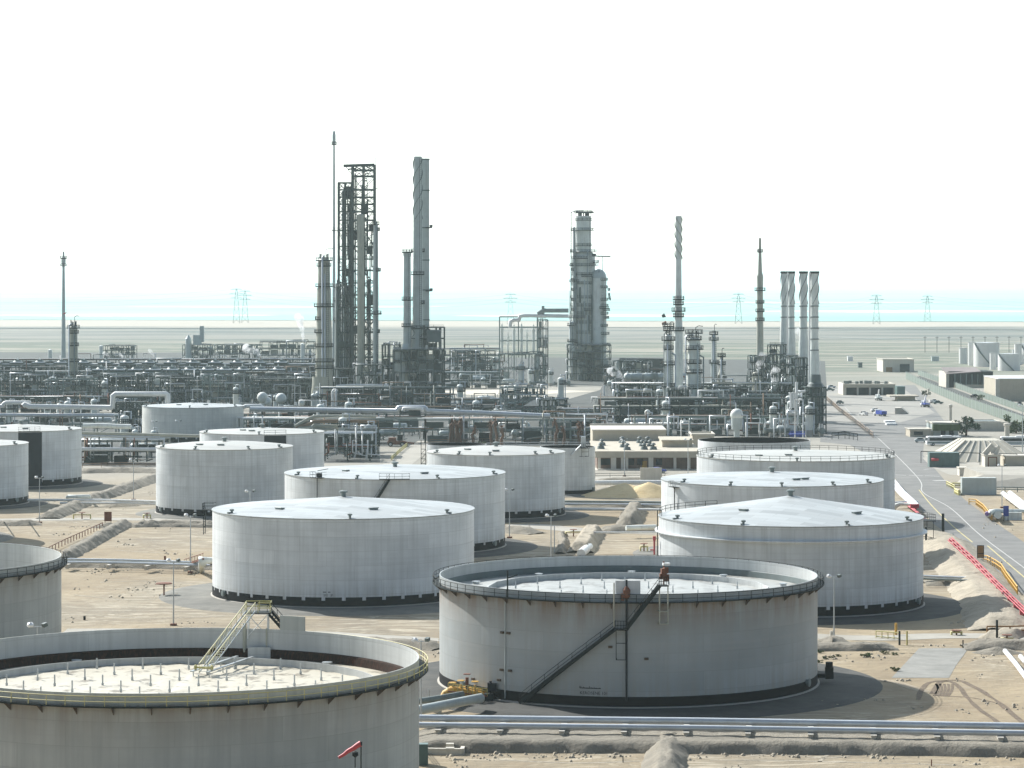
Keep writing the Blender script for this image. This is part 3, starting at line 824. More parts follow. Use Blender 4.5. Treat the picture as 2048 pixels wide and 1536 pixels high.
# gauge platform, raised plate, rolling ladder
def loc0(px, py, Y): 
    p = wp(px, py, Y); return Vector((p.x - X, p.y - d, p.z))
ac = math.atan2(26.2, 6.2)
shell_raise(T0, R, h, math.atan2(24.2, 9.6), math.atan2(23.0, 12.6), 1.65, 'tank_g')
top = V(6.4, 25.2, 17.2); bot = V(2.4, 11.6, 11.9)
lad = MB(); dirv = (top - bot); side = V(dirv.y, -dirv.x, 0).normalized() * .55
for s_ in (-1, 1):
    lad.beam(bot + side * s_, top + side * s_, .07, .16)
n_ = 26
for i in range(n_):
    p = bot + dirv * (i + .5) / n_
    lad.beam(p - side, p + side, .14, .04)
part("rolling_ladder", lad, MAT['galv'], T0)
lad = MB()
for s_ in (-1, 1):
    for dz_ in (.95, ):
        lad.tube(bot + side * s_ + V(0, 0, dz_), top + side * s_ + V(0, 0, dz_), .07, 6)
    for i in range(10):
        p = bot + dirv * i / 9 + side * s_
        lad.tube(p, p + V(0, 0, .95), .03, 5)
        if i < 9: lad.tube(p, bot + dirv * (i + 1) / 9 + side * s_ + V(0, 0, .95), .02, 5)
part("ladder_rail_frame", lad, MAT['yellow_l'], T0)
tr = MB(); hd = V(dirv.x, dirv.y, 0).normalized(); sd = V(hd.y, -hd.x, 0)
for s_ in (-1, 1):
    a_ = V(bot.x, bot.y, 12.15) + sd * s_ * .95 - hd * 1.2
    tr.beam(a_, a_ + hd * 13.5, .35, .12)
    for q in (.5, 4.5, 8.5, 12.5): tr.beam(a_ + hd * q - V(0, 0, .8), a_ + hd * q, .12)
part("ladder_track", tr, MAT['galv'], T0)
wh = MB().tube(V(bot.x, bot.y, 12.45) - sd * 1.0, V(bot.x, bot.y, 12.45) + sd * 1.0, .12, 8)
for s_ in (-1, 1): wh.tube(V(bot.x, bot.y, 12.45) + sd * s_ * .9, V(bot.x, bot.y, 12.45) + sd * s_ * 1.05, .3, 12)
part("ladder_wheel_axle", wh, MAT['yellow'], T0)
pf = MB().box((7.2, 26.3, 16.9), (3.0, 2.2, .14))
part("platform", pf, MAT['dksteel'], T0)
pr = MB()
for x_, y_ in ((5.7, 25.3), (7.2, 25.3), (8.6, 25.3), (8.6, 27.3), (7.2, 27.3), (5.7, 27.3)):
    pr.tube((x_, y_, 16.9), (x_, y_, 18.1), .05, 5)
for zz in (17.5, 18.1):
    pr.path([(7.2, 25.3, zz), (8.6, 25.3, zz), (8.6, 27.3, zz), (5.7, 27.3, zz), (5.7, 25.3, zz)], .05, 5)
part("platform_railing_frame", pr, MAT['yellow'], T0)
br = MB()
for x_, y_ in ((6.0, 25.6), (8.3, 25.6), (8.3, 27.1), (6.0, 27.1)): br.tube((x_, y_, 16.85), (x_, y_, 13.9), .07, 6)
br.tube((6.0, 25.6, 14.2), (8.3, 25.6, 16.7), .05, 5).tube((8.3, 25.6, 14.2), (6.0, 25.6, 16.7), .05, 5)
part("platform_brace_frame", br, MAT['white'], T0)
ss = MB()
p0, p1 = V(8.4, 26.6, 16.9), V(11.2, 25.4, 14.0)
for i in range(10):
    p = p0 + (p1 - p0) * (i + .5) / 10; ss.beam(p + V(-.2, -.5, 0), p + V(.2, .5, 0), .32, .06)
for s_ in (V(-.2, -.5, 0), V(.2, .5, 0)):
    ss.beam(p0 + s_, p1 + s_, .1, .3); ss.tube(p0 + s_ + V(0, 0, 1), p1 + s_ + V(0, 0, 1), .04, 5)
    for q in range(5): ss.tube(p0 + s_ + (p1 - p0) * q / 4, p0 + s_ + (p1 - p0) * q / 4 + V(0, 0, 1), .035, 5)
part("platform_stair", ss, MAT['dksteel'], T0)
gt = MB().tube((5.6, 25.9, h - 3), (5.6, 25.9, h + .6), .22, 10).tube((8.2, 25.2, h + .1), (8.2, 25.2, 11.9), .1, 8)
part("gauge_pipe", gt, MAT['clad_b'], T0)
tk = MB().box((7.4, 24.9, 12.4), (2.6, .7, 1.3)); part("gauge_box", tk, MAT['inner'], T0)

# --- open tank with the long outside stair
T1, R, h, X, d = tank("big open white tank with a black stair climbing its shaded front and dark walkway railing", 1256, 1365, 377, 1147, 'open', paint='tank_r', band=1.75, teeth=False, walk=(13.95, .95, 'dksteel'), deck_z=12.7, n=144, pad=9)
floating_roof(T1, R, 12.7, 19.3, 'deck_w', polygon=True, legr=.08, legh=1.0, spacing=6.2)
part("rim_seal", MB().lathe([(R - .14, 13.6), (R - .22, 13.5), (R - .36, 12.72)], 120), MAT['clad_d'], T1)
A1 = lambda px: ang(px, 1256, 377)
stair(T1, R, A1(1046), .5, A1(1218), 10.6, MAT['dksteel'])
landing(T1, R, A1(1228), 10.6, 3.2, MAT['dksteel'], 1.4, 3.9)
stair(T1, R + .95, A1(1238), 10.7, A1(1296), 16.3, MAT['dksteel'])
landing(T1, R + .3, A1(1303), 16.3, 2.6, MAT['dksteel'], 1.7, 0, name="platform")
sp_ = MB()
for q in (1297, 1312):
    aa = A1(q); sp_.tube(((R + 1.2) * math.cos(aa), (R + 1.2) * math.sin(aa), 16.2), ((R + 1.2) * math.cos(aa), (R + 1.2) * math.sin(aa), 11.3), .08, 6)
    sp_.tube(((R + 1.2) * math.cos(aa), (R + 1.2) * math.sin(aa), 11.3), (R * math.cos(aa), R * math.sin(aa), 11.3), .08, 6)
    sp_.tube(((R + 1.2) * math.cos(aa), (R + 1.2) * math.sin(aa), 12.9), (R * math.cos(aa), R * math.sin(aa), 12.9), .08, 6)
for zz in (11.3, 12.9):
    a0_, a1_ = A1(1297), A1(1312); sp_.tube(((R + 1.2) * math.cos(a0_), (R + 1.2) * math.sin(a0_), zz), ((R + 1.2) * math.cos(a1_), (R + 1.2) * math.sin(a1_), zz), .08, 6)
part("platform_support_frame", sp_, MAT['clad_b'], T1)
aa = A1(1306)
eq = MB()
for i, (q, zz, s_) in enumerate(((1301, 17.4, .5), (1305, 17.9, .7), (1309, 18.2, .55), (1310, 17.2, .6))):
    a_ = A1(q); eq.box(((R + 1.0) * math.cos(a_), (R + 1.0) * math.sin(a_), zz), (s_, s_, s_ * 1.4), a_)
eq.tube(((R + .6) * math.cos(aa), (R + .6) * math.sin(aa), 16.3), ((R + .6) * math.cos(aa), (R + .6) * math.sin(aa), 19.3), .1, 6)
part("gauge_head", eq, MAT['rust'], T1)
lp = MB(); aa = A1(1310); lp.box(((R + .8) * math.cos(aa), (R + .8) * math.sin(aa), 18.95), (.7, .9, .3), aa); part("flood_lamp", lp, MAT['white'], T1)
shell_raise(T1, R - .2, h, A1(1217), A1(1264), 1.7, 'tank')
fp = MB(); aa = A1(1238)
fp.path([((R + .25) * math.cos(aa), (R + .25) * math.sin(aa), 1.2), ((R + .25) * math.cos(aa), (R + .25) * math.sin(aa), 16.9)], .13, 8)
part("foam_riser", fp, MAT['dkpanel'], T1)
fb = MB(); fb.lathe([(.1, 0), (.45, .3), (.5, 1.2), (.15, 1.7)], 10, c=((R + .5) * math.cos(aa), (R + .5) * math.sin(aa), 14.4)).box(((R + .6) * math.cos(aa - .02), (R + .6) * math.sin(aa - .02), 14.7), (.4, .4, .9))
part("foam_chamber", fb, MAT['rust'], T1)
gp_ = MB(); aa = A1(1216); gp_.tube(((R + 1.3) * math.cos(aa), (R + 1.3) * math.sin(aa), 11.0), ((R + 1.3) * math.cos(aa), (R + 1.3) * math.sin(aa), 16.6), .09, 6); part("gauge_pipe", gp_, MAT['clad_b'], T1)
mp = MB(); aa = A1(1024)
mp.tube(((R + .95) * math.cos(aa), (R + .95) * math.sin(aa), 14), ((R + .95) * math.cos(aa), (R + .95) * math.sin(aa), 17.6), .1, 6).tube(((R + .9) * math.cos(aa), (R + .9) * math.sin(aa), 16.6), ((R - .2) * math.cos(aa + .03), (R - .2) * math.sin(aa + .03), 17.0), .08, 6)
part("weather_mast", mp, MAT['dksteel'], T1)
wp_ = MB(); aa = A1(1012)
wp_.tube(((R + .12) * math.cos(aa), (R + .12) * math.sin(aa), .7), ((R + .12) * math.cos(aa), (R + .12) * math.sin(aa), 13.6), .07, 6)
part("water_pipe", wp_, MAT['clad'], T1)
for px_, zz in ((1006, 9.3), (1018, 9.3), (1005, 4.4), (1021, 4.4), (1000, 3.0), (950, 2.6), (1208, 8.2), (1275, 6.7)):
    aa = A1(px_); o = part("bracket_plate", MB().box((0, 0, 0), (.25, .55, .3)), MAT['rust_b'], T1); o.location = ((R + .1) * math.cos(aa), (R + .1) * math.sin(aa), zz); o.rotation_euler = (0, 0, aa)
# stencilled tank name
def stencil(body, size, R, px, cx, a, z, parent, mat):
    cu = bpy.data.curves.new("stencil", 'FONT'); cu.body = body; cu.size = size; cu.extrude = .002; cu.resolution_u = 2
    tmp = bpy.data.objects.new("stencil_tmp", cu); COL.objects.link(tmp)
    bpy.context.view_layer.update()
    me = bpy.data.meshes.new_from_object(tmp.evaluated_get(bpy.context.evaluated_depsgraph_get()))
    bpy.data.objects.remove(tmp)
    a0 = ang(px, cx, a)
    for v in me.vertices:
        t_ = a0 + v.co.x / R; zz = z + v.co.y; r_ = R + .02 + v.co.z
        v.co = (r_ * math.cos(t_), r_ * math.sin(t_), zz)
    me.materials.clear(); me.materials.append(mat)
    o = link(bpy.data.objects.new("lettering", me)); o.parent = parent
    return o
stencil("KEROSENE 101", .56, R, 1151, 1256, 377, 2.0, T1, MAT['black'])
# the line above it: joined strokes of Arabic script, read as a band of low letters with dots
ar = MB(); rnd = random.Random(5)
for i, (u0, u1) in enumerate(((0, 1.35), (1.5, 1.75), (1.9, 2.35), (2.45, 2.75))):
    for k in range(int((u1 - u0) / .16) + 1):
        u = u0 + k * .16; hh = rnd.choice((.1, .12, .28, .2))
        a_ = A1(1151) + u / R
        ar.box(((R + .03) * math.cos(a_), (R + .03) * math.sin(a_), 2.78 + hh / 2), (.02, .07, hh), a_)
        ar.box(((R + .03) * math.cos(a_ + .08 / R), (R + .03) * math.sin(a_ + .08 / R), 2.8), (.02, .17, .09), a_)
part("lettering", ar, MAT['black'], T1)
# base valve at the east side
vb = MB(); aa = A1(1632)
vb.box(((R + 1.6) * math.cos(aa), (R + 1.6) * math.sin(aa), 1.6), (1.1, .8, 1.6)).tube((R * math.cos(aa), R * math.sin(aa), 1.2), ((R + 2.2) * math.cos(aa), (R + 2.2) * math.sin(aa), 1.2), .3, 8).tube(((R + 1.6) * math.cos(aa), (R + 1.6) * math.sin(aa), 2.2), ((R + 1.6) * math.cos(aa), (R + 1.6) * math.sin(aa), 3.1), .5, 10)
part("outlet_valve", vb, MAT['black'], T1)

# --- cone roof tank with toothed black band
T2, R, h, X, d = tank("large white cone roof tank with toothed black base band on a round grey pad", 687, 1189.5, 261, 1016.5, rise=2.1, paint='tank', pad=9.5, seed=2, vents=3)
A2 = lambda px: ang(px, 687, 261)
stencil("202", .5, R, 664, 687, 261, 2.25, T2, MAT['black']); stencil("JP", .5, R, 678, 687, 261, 2.25, T2, MAT['black'])
ar = MB()
for u in (0, .2, .4, .9, 1.1):
    a_ = A2(664) + u / R; ar.box(((R + .03) * math.cos(a_), (R + .03) * math.sin(a_), 2.95), (.02, .15, .14), a_)
part("lettering", ar, MAT['black'], T2)
landing(T2, R - .2, math.radians(176), h - .3, 6, MAT['dksteel'], 2.2, 3.0, name="platform")
st = MB()
for i in range(2):
    a_ = math.radians(174 + 4 * i); st.tube(((R + 1.8) * math.cos(a_), (R + 1.8) * math.sin(a_), 10.6), ((R + 1.8) * math.cos(a_), (R + 1.8) * math.sin(a_), h), .07, 5)
for k in range(5):
    z_ = 10.8 + k; a_, b_ = math.radians(174), math.radians(178); st.tube(((R + 1.8) * math.cos(a_), (R + 1.8) * math.sin(a_), z_), ((R + 1.8) * math.cos(b_), (R + 1.8) * math.sin(b_), z_), .05, 5)
part("access_ladder", st, MAT['dksteel'], T2)

# --- steep cone roof with a girder ring
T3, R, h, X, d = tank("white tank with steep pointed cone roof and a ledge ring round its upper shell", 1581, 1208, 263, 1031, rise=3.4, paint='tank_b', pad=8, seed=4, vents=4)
part("ledge_ring", MB().lathe([(R, 12.5), (R + .7, 12.62), (R + .7, 12.8), (R, 12.85)], 96), MAT['tank'], T3)
railing(T3, R - .15, h, math.radians(120), math.radians(186), MAT['dksteel'], 2.4, .045)
landing(T3, R - .1, math.radians(12), h - 1.2, 9, MAT['dksteel'], 3.2, 3.0, name="platform")
stair(T3, R + .1, math.radians(30), .6, math.radians(15), h - 1.2, MAT['dksteel'])
ld = MB(); a_ = math.radians(183)
for q in (-.012, .012): ld.tube(((R + .35) * math.cos(a_ + q), (R + .35) * math.sin(a_ + q), .6), ((R + .35) * math.cos(a_ + q), (R + .35) * math.sin(a_ + q), h + 1), .06, 5)
for k in range(22): ld.tube(((R + .35) * math.cos(a_ - .012), (R + .35) * math.sin(a_ - .012), 1 + k * .65), ((R + .35) * math.cos(a_ + .012), (R + .35) * math.sin(a_ + .012), 1 + k * .65), .04, 4)
part("access_ladder", ld, MAT['dksteel'], T3)
hy = MB(); hy.tube(((R + .9) * math.cos(a_), (R + .9) * math.sin(a_), 8.6), ((R + .9) * math.cos(a_), (R + .9) * math.sin(a_), 11.5), .16, 8).tube(((R + .9) * math.cos(a_), (R + .9) * math.sin(a_), 9.4), ((R + 1.6) * math.cos(a_), (R + 1.6) * math.sin(a_), 9.4), .12, 8).box(((R + .9) * math.cos(a_), (R + .9) * math.sin(a_), 11.4), (.5, .5, .7))
part("foam_chamber", hy, MAT['red'], T3)

# --- open tank at the west edge
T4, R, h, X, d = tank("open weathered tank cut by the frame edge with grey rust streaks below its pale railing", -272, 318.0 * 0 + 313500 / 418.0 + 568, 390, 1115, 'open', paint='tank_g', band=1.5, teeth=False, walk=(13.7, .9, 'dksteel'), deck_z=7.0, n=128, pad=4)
part("pontoon", MB().lathe([(R - .4, 7.0), (.5, 7.2)], 96), MAT['deck'], T4)

# --- the second and third rows of roofed tanks
T5, R, h, X, d = tank("broad flat domed white tank with a stair to its front edge", 790, 1093, 220, 944, 'dome', rise=1.1, paint='tank_b', pad=7, seed=5)
A5 = lambda px: ang(px, 790, 220)
stair(T5, R, A5(735), 6.5, A5(789), h + .1, MAT['dksteel'])
stair(T5, R, A5(700), 1.0, A5(735), 6.5, MAT['dksteel'])
landing(T5, R - 1.2, A5(798), h + .1, 15, MAT['dksteel'], 1.7, name="platform")
landing(T5, R - 1.0, A5(647), h + .05, 8, MAT['dksteel'], 1.7, name="gauge_platform")
gg = MB(); a_ = A5(647); gg.box(((R - .4) * math.cos(a_), (R - .4) * math.sin(a_), h + .5), (.8, .9, .8), a_).tube(((R + .1) * math.cos(a_), (R + .1) * math.sin(a_), h + 1.4), ((R + .1) * math.cos(a_) + 2.2, (R + .1) * math.sin(a_), h + 1.8), .07, 5).tube(((R + .2) * math.cos(a_), (R + .2) * math.sin(a_), h), ((R + .2) * math.cos(a_), (R + .2) * math.sin(a_), 1), .08, 6)
part("gauge_head", gg, MAT['dksteel'], T5)
T6, R, h, X, d = tank("flat white tank just beyond the steep pointed roof and before the railed roof", 1544, 1107.6, 221, 957.6, rise=1.4, paint='tank', pad=6, seed=6, vents=5)
landing(T6, R - .4, ang(1346, 1544, 221), h - .9, 7, MAT['dksteel'], 1.3, name="gauge_platform")
gg = MB(); a_ = ang(1346, 1544, 221); gg.tube(((R + .3) * math.cos(a_), (R + .3) * math.sin(a_), h - 1), ((R + .3) * math.cos(a_), (R + .3) * math.sin(a_), 1), .1, 6); part("gauge_pipe", gg, MAT['dksteel'], T6)
T7, R, h, X, d = tank("white tank with a dark railing round the whole cream roof edge", 1591, 1039, 197, 910.6, rise=1.1, paint='tank_b', roofm='roof_c', pad=6, seed=7, vents=3)
railing(T7, R - .1, h, 0, 2 * PI, MAT['dksteel'], 2.3, .045)
T8, R, h, X, d = tank("pale open tank with black hollow top by the process towers", 1508, 967, 112, 880, 'open', paint='tank', band=1.3, deck_z=4.0, n=80, pad=5, group='open topped tanks behind the roofed ones')
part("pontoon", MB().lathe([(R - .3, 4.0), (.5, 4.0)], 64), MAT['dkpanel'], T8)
part("black_inner_wall", MB().lathe([(R - .14, h - .02), (R - .14, 3.9)], 64), MAT['black'], T8)  # inside of the wall coloured black from rim to floor
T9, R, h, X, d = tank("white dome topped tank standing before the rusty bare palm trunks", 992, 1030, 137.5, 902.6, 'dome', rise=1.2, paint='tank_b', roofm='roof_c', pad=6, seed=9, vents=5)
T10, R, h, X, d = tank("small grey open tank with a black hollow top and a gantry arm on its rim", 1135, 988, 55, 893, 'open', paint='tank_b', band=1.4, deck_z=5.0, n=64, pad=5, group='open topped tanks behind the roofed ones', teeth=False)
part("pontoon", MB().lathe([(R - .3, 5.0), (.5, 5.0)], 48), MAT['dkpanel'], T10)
part("black_inner_wall", MB().lathe([(R - .14, h - .02), (R - .14, 4.9)], 64), MAT['black'], T10)
landing(T10, R - .1, ang(1164, 1135, 55), h, 18, MAT['dksteel'], 1.6, 2.2, name="platform")
ga = MB(); a_ = ang(1164, 1135, 55)
ga.box(((R + .4) * math.cos(a_), (R + .4) * math.sin(a_), h + 1.6), (1.2, 1.4, 2.6)).beam(((R + .6) * math.cos(a_), (R + .6) * math.sin(a_), h + 1.4), ((R + 1) * math.cos(a_) - 3.6, (R + 1) * math.sin(a_) - 1, h - 1.8), .3, .3)
part("gantry_arm", ga, MAT['galv'], T10)
T10b, R, h, X, d = tank("small open tank with a black hollow top half hidden behind the dome topped tank", 913, 980, 60, 888, 'open', paint='tank_b', band=1.4, deck_z=5.0, n=64, pad=5, group='open topped tanks behind the roofed ones', teeth=False)
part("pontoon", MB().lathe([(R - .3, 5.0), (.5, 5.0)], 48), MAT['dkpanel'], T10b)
part("black_inner_wall", MB().lathe([(R - .14, h - .02), (R - .14, 4.9)], 64), MAT['black'], T10b)
st_ = MB()
for i in range(9):
    p = V(-R - .8, -1.2, .6 + i * 1.3); st_.box((p.x, p.y, p.z), (1.2, 1.2, .1))
for dx, dy in ((-1.4, -1.8), (-.2, -1.8), (-.2, -.6), (-1.4, -.6)): st_.tube((-R + dx, dy, 0), (-R + dx, dy, h + 1.2), .07, 5)
for i in range(8):
    st_.tube((-R - 1.4, -1.8, .6 + i * 1.3), (-R - .2, -1.8, 1.9 + i * 1.3), .06, 5)
part("stair_tower_frame", st_, MAT['dksteel'], T10b)
T11, R, h, X, d = tank("white tank with scrub bushes growing round its black toothed base", 449, 1026, 136, 892, 'dome', rise=1.1, paint='tank_b', roofm='roof_c', pad=5, seed=11, vents=4)
T12, R, h, X, d = tank("cream roofed white tank behind the scrub ringed one with a dark top panel", 524, 977, 124, 862.6, rise=1.0, paint='tank', roofm='roof_c', pad=5, seed=12, vents=3)
part("dark_shell_panel", MB().lathe([(R + .04, 3.0), (R + .04, h - .3)], 10, ang(539, 524, 124), ang(581, 524, 124)), MAT['dkpanel'], T12)
railing(T12, R - .1, h, ang(539, 524, 124), ang(581, 524, 124), MAT['dksteel'], 2.0, .05)
T13, R, h, X, d = tank("white tank furthest back among the tanks beside the tall pipe loop", 386, 881.5, 101, 811.2, rise=1.1, paint='tank_y', pad=4, seed=13, vents=3, group='white storage tanks')
T14, R, h, X, d = tank("white tank with a full height black panel", 42, 968, 120, 857, rise=1.3, paint='tank_b', roofm='roof_c', pad=6, seed=14, vents=2)
part("dark_shell_panel", MB().lathe([(R + .04, .6), (R + .04, h - .25)], 12, ang(57, 42, 120), ang(101, 42, 120)), MAT['dkpanel'], T14)
landing(T14, R - .9, ang(78, 42, 120), h + .1, 20, MAT['dksteel'], 1.2, name="gauge_platform")
T15, R, h, X, d = tank("white tank cut by the frame edge in front of the black panelled one", -77, 1008, 132, 886, rise=1.2, paint='tank_b', roofm='roof_c', pad=5, seed=15, vents=3)
T16, R, h, X, d = tank("white tank standing out of view whose shadow reaches the sand", -232, 1078, 210, 938, rise=1.4, paint='tank_b', pad=5, seed=16, vents=0)
# --- small white tanks of the far depot
def small_tank(label, cx, a, yt, yb, stairs=False, paint='white_tank'):
    d = 313500.0 / (yb - 568.0); R = a * d / F; h = zat(yt, d) 
    r = thing("storage_tank", label, "storage tank", (xat(cx, d), d, 0), "small white tanks at the far depot")
    part("shell", MB().lathe([(R, 0), (R, h)], 48), MAT[paint], r)
    part("roof", MB().lathe([(R + .15, h - .1), (R + .15, h + .1), (.2, h + R * .08)], 48), MAT['roof'], r)
    if stairs:
        mb = MB(); K = 24
        for i in range(K):
            a0_, a1_ = PI * 1.12 + i * 1.45 / K, PI * 1.12 + (i + 1) * 1.45 / K
            z0_, z1_ = h * (1 - i / K), h * (1 - (i + 1) / K)
            mb.beam(((R + .5) * math.cos(a0_), (R + .5) * math.sin(a0_), z0_), ((R + .5) * math.cos(a1_), (R + .5) * math.sin(a1_), z1_), .7, .7)
        part("spiral_stair", mb, MAT['clad_d'], r)
MAT['white_tank'] = P("fresh_white_tank", (.74, .73, .70), .5, 0, .08, .2)
for l_ in (("short white tank at the near end of the far depot", 1926.5, 8.5, 696, 727, False), ("tall slim white tank beside the big one with spiral stair", 1943, 7, 685, 731, False), ("big white depot tank with a dark spiral stair", 1973, 25.5, 686, 733, True),
           ("slim white tank standing before the big depot tank", 1986, 6.5, 706, 739, False), ("wide low white tank with a slanting stair in the depot", 2018, 22, 708, 741, True), ("small white tank peeping behind the low depot tank", 2029, 5, 699, 728, False), ("tall white depot tank near the end of the row", 2036, 7.5, 688, 730, False), ("round white tank at the end of the depot cut by the picture edge", 2062, 22, 688, 728, True)):
    small_tank(*l_)

# ------------------------------------------------------------------ refinery: towers and stacks
def ring_platform(root, r, z, w=1.3, mat='dksteel', a0=0.0, a1=2 * PI, th=.5, rail=True, rr=.09):
    p_ = part("platform", MB().lathe([(r, z - th), (r + w, z - th), (r + w, z), (r, z)], 24, a0, a1), MAT[mat], root)
    if rail:
        mb = MB(); full = abs(a1 - a0 - 2 * PI) < 1e-6
        for q in (.6, 1.15): mb.path(ring_pts(r + w - .08, z + q, 20, a0, a1), rr, 4, closed=full)
        for i in range(11):
            a = a0 + (a1 - a0) * i / 11; mb.tube(((r + w - .08) * math.cos(a), (r + w - .08) * math.sin(a), z), ((r + w - .08) * math.cos(a), (r + w - .08) * math.sin(a), z + 1.15), rr, 4)
        part("railing_frame", mb, MAT[mat], p_)
def ladder_part(root, x, y, z0, z1, mat='dksteel', w=.5):
    mb = MB()
    for s in (-w / 2, w / 2): mb.tube((x + s, y, z0), (x + s, y, z1), .06, 4)
    n = int((z1 - z0) / .9)
    for i in range(n): mb.tube((x - w / 2, y, z0 + (i + .5) * .9), (x + w / 2, y, z0 + (i + .5) * .9), .05, 4)
    part("ladder", mb, MAT[mat], root)
def tower(name, label, cat, px, Y, segs, plats=(), mat='clad', group=None, pm='dksteel', top='dome', pipes=1, seed=0, ladder=True, vents=0, base_mat=None, n=28):
    """segs: (photo row, width in photo pixels) from the top down; plats: (row, extra px, arc)"""
    k = Y / F
    r_ = thing(name, label, cat, (xat(px, Y), Y, 0), group)
    rows = [(zat(y, Y), w_ * k / 2) for y, w_ in segs]
    rows.append((0.0, rows[-1][1]))
    prof = [(r, z) for z, r in rows][::-1]
    sh = MB().lathe(prof, n)
    zt, rt = rows[0]
    if top == 'dome': sh.lathe([(rt * math.cos(t * PI / 10), zt + rt * .55 * math.sin(t * PI / 10)) for t in range(6)], n, smooth=True)
    elif top == 'flat': sh.lathe([(rt, zt), (.01, zt)], n)
    else: sh.lathe([(rt, zt), (rt - .25, zt), (rt - .3, zt - 3)], n)
    part("shell", sh, MAT[mat], r_)
    def rad(z):
        for (z1, r1), (z2, r2) in zip(rows, rows[1:]):
            if z2 <= z <= z1: return r2 + (r1 - r2) * (z - z2) / max(1e-6, z1 - z2)
        return rows[0][1]
    rd = random.Random(seed)
    for pl in plats:
        z = zat(pl[0], Y); e = max(.7, (pl[1] if len(pl) > 1 else 3) * k)
        a0, a1 = (pl[2] if len(pl) > 2 else (0, 2 * PI))
        ring_platform(r_, rad(z) * .99, z, e, pm, a0, a1, .5 if pm == 'dksteel' else .35)
    if ladder: ladder_part(r_, rad(0) * .55, -rad(0) - .5, 2, zt - 1, w=.9)
    for i in range(pipes):
        a = -PI / 2 + (i - (pipes - 1) / 2) * .9 + rd.uniform(-.35, .35); rr = rows[-1][1] + .5 + .25 * i
        pr = .22 + .16 * rd.random()
        zc = zt * (1 - .12 * i) + rt * .5
        part("riser_pipe", MB().path([(0, 0, zc + .8), (rr * .6 * math.cos(a), rr * .6 * math.sin(a), zc + .8), (rr * math.cos(a), rr * math.sin(a), zc), (rr * math.cos(a), rr * math.sin(a), 2)], pr, 6), MAT[rd.choice(('pipe', 'pipe_g', 'clad'))], r_)
    if vents:
        mb = MB()
        for i in range(vents):
            a = 2 * PI * i / vents; q = rt * .7
            mb.tube((q * math.cos(a), q * math.sin(a), zt), (q * math.cos(a), q * math.sin(a), zt + 2.2 + rd.random() * 1.6), .22, 5)
        mb.path([(rt * .3, 0, zt), (rt * .3, 0, zt + 5), (rt * .8, 0, zt + 5.6), (rt * 1.5, 0, zt + 5.4)], .14, 5)
        part("davit_and_valves", mb, MAT['dksteel'], r_)
    return r_
def strakes(root, rad_, z0, z1, turns, n=3, w=.7, mat='clad', flip=False):
    for k in range(n):
        mb = MB(); prev = None; K = 60
        for i in range(K + 1):
            u = i / K; a = 2 * PI * (k / n + turns * u * (-1 if flip else 1)); z = z0 + (z1 - z0) * u
            c_, s_ = math.cos(a), math.sin(a)
            j = mb.add([(rad_ * c_, rad_ * s_, z - .12), ((rad_ + w) * c_, (rad_ + w) * s_, z - .12), ((rad_ + w) * c_, (rad_ + w) * s_, z + .12), (rad_ * c_, rad_ * s_, z + .12)])
            if prev is not None:
                for q in range(3): mb.face((prev + q, j + q, j + q + 1, prev + q + 1))
            prev = j
        part("helical_strake", mb, MAT[mat], root)

# flares
fl = tower("flare_stack", "slim pale flare stack standing alone near the west end of the plant", "flare stack", 127, 1700, [(503, 4), (513, 4), (515, 9), (527, 9), (529, 5), (620, 7), (700, 9)], [(516, 2.5), (531, 4)], 'clad', top='open', pipes=0, ladder=False)
tower("flare_stack", "tallest thin flare stack beside the open steel tower", "flare stack", 668, 1480, [(262, 4), (270, 7), (286, 7), (290, 4), (420, 5), (600, 6.5), (700, 7)], [(288, 2.0)], 'clad', top='open', pipes=0, ladder=False)
ws = MB().tube(wp(127, 628, 1690), wp(133, 625, 1690), .45, 8, r2=.25); single("windsock", ws, MAT['red'], "tiny red windsock on the slim lone flare stack", "windsock")
# columns at the west unit
tower("distillation_column", "beige column with crown of valves by the lone slim flare", "column", 147, 1340, [(655, 15), (690, 16), (695, 17), (765, 18), (770, 19)], [(655, 5), (665, 2), (690, 3), (722, 3), (748, 4), (772, 2)], 'clad_b', pipes=2, seed=1, vents=7, group="slender process columns")
tower("distillation_column", "fat beige column with many dark platforms in front of the steel tower", "column", 648, 1262, [(522, 24), (575, 25), (577, 28), (640, 30), (700, 33), (785, 35), (808, 30)], [(520, 5), (531, 2), (572, 5), (612, 6), (638, 3, (1.6, 4.4)), (664, 4, (2.0, 4.6)), (692, 3), (722, 4), (735, 3)], 'clad_b', pipes=2, seed=2, vents=8)
tower("distillation_column", "duller grey column tucked behind the fat beige one", "column", 684, 1310, [(575, 28), (640, 30), (760, 31)], [(573, 4), (600, 2), (640, 2)], 'clad_d', pipes=2, seed=3, vents=4)
bulge = MB().lathe([(.3, 0), (3.2, 3.2), (3.9, 6), (3.4, 9.5), (3.4, 13)], 20, c=tuple(wp(640, 0, 1258).xy) + (zat(812, 1258),), smooth=True)
single("surge_drum", bulge, MAT['clad_b'], "cream cone bottomed drum at the foot of the fat beige column", "drum")

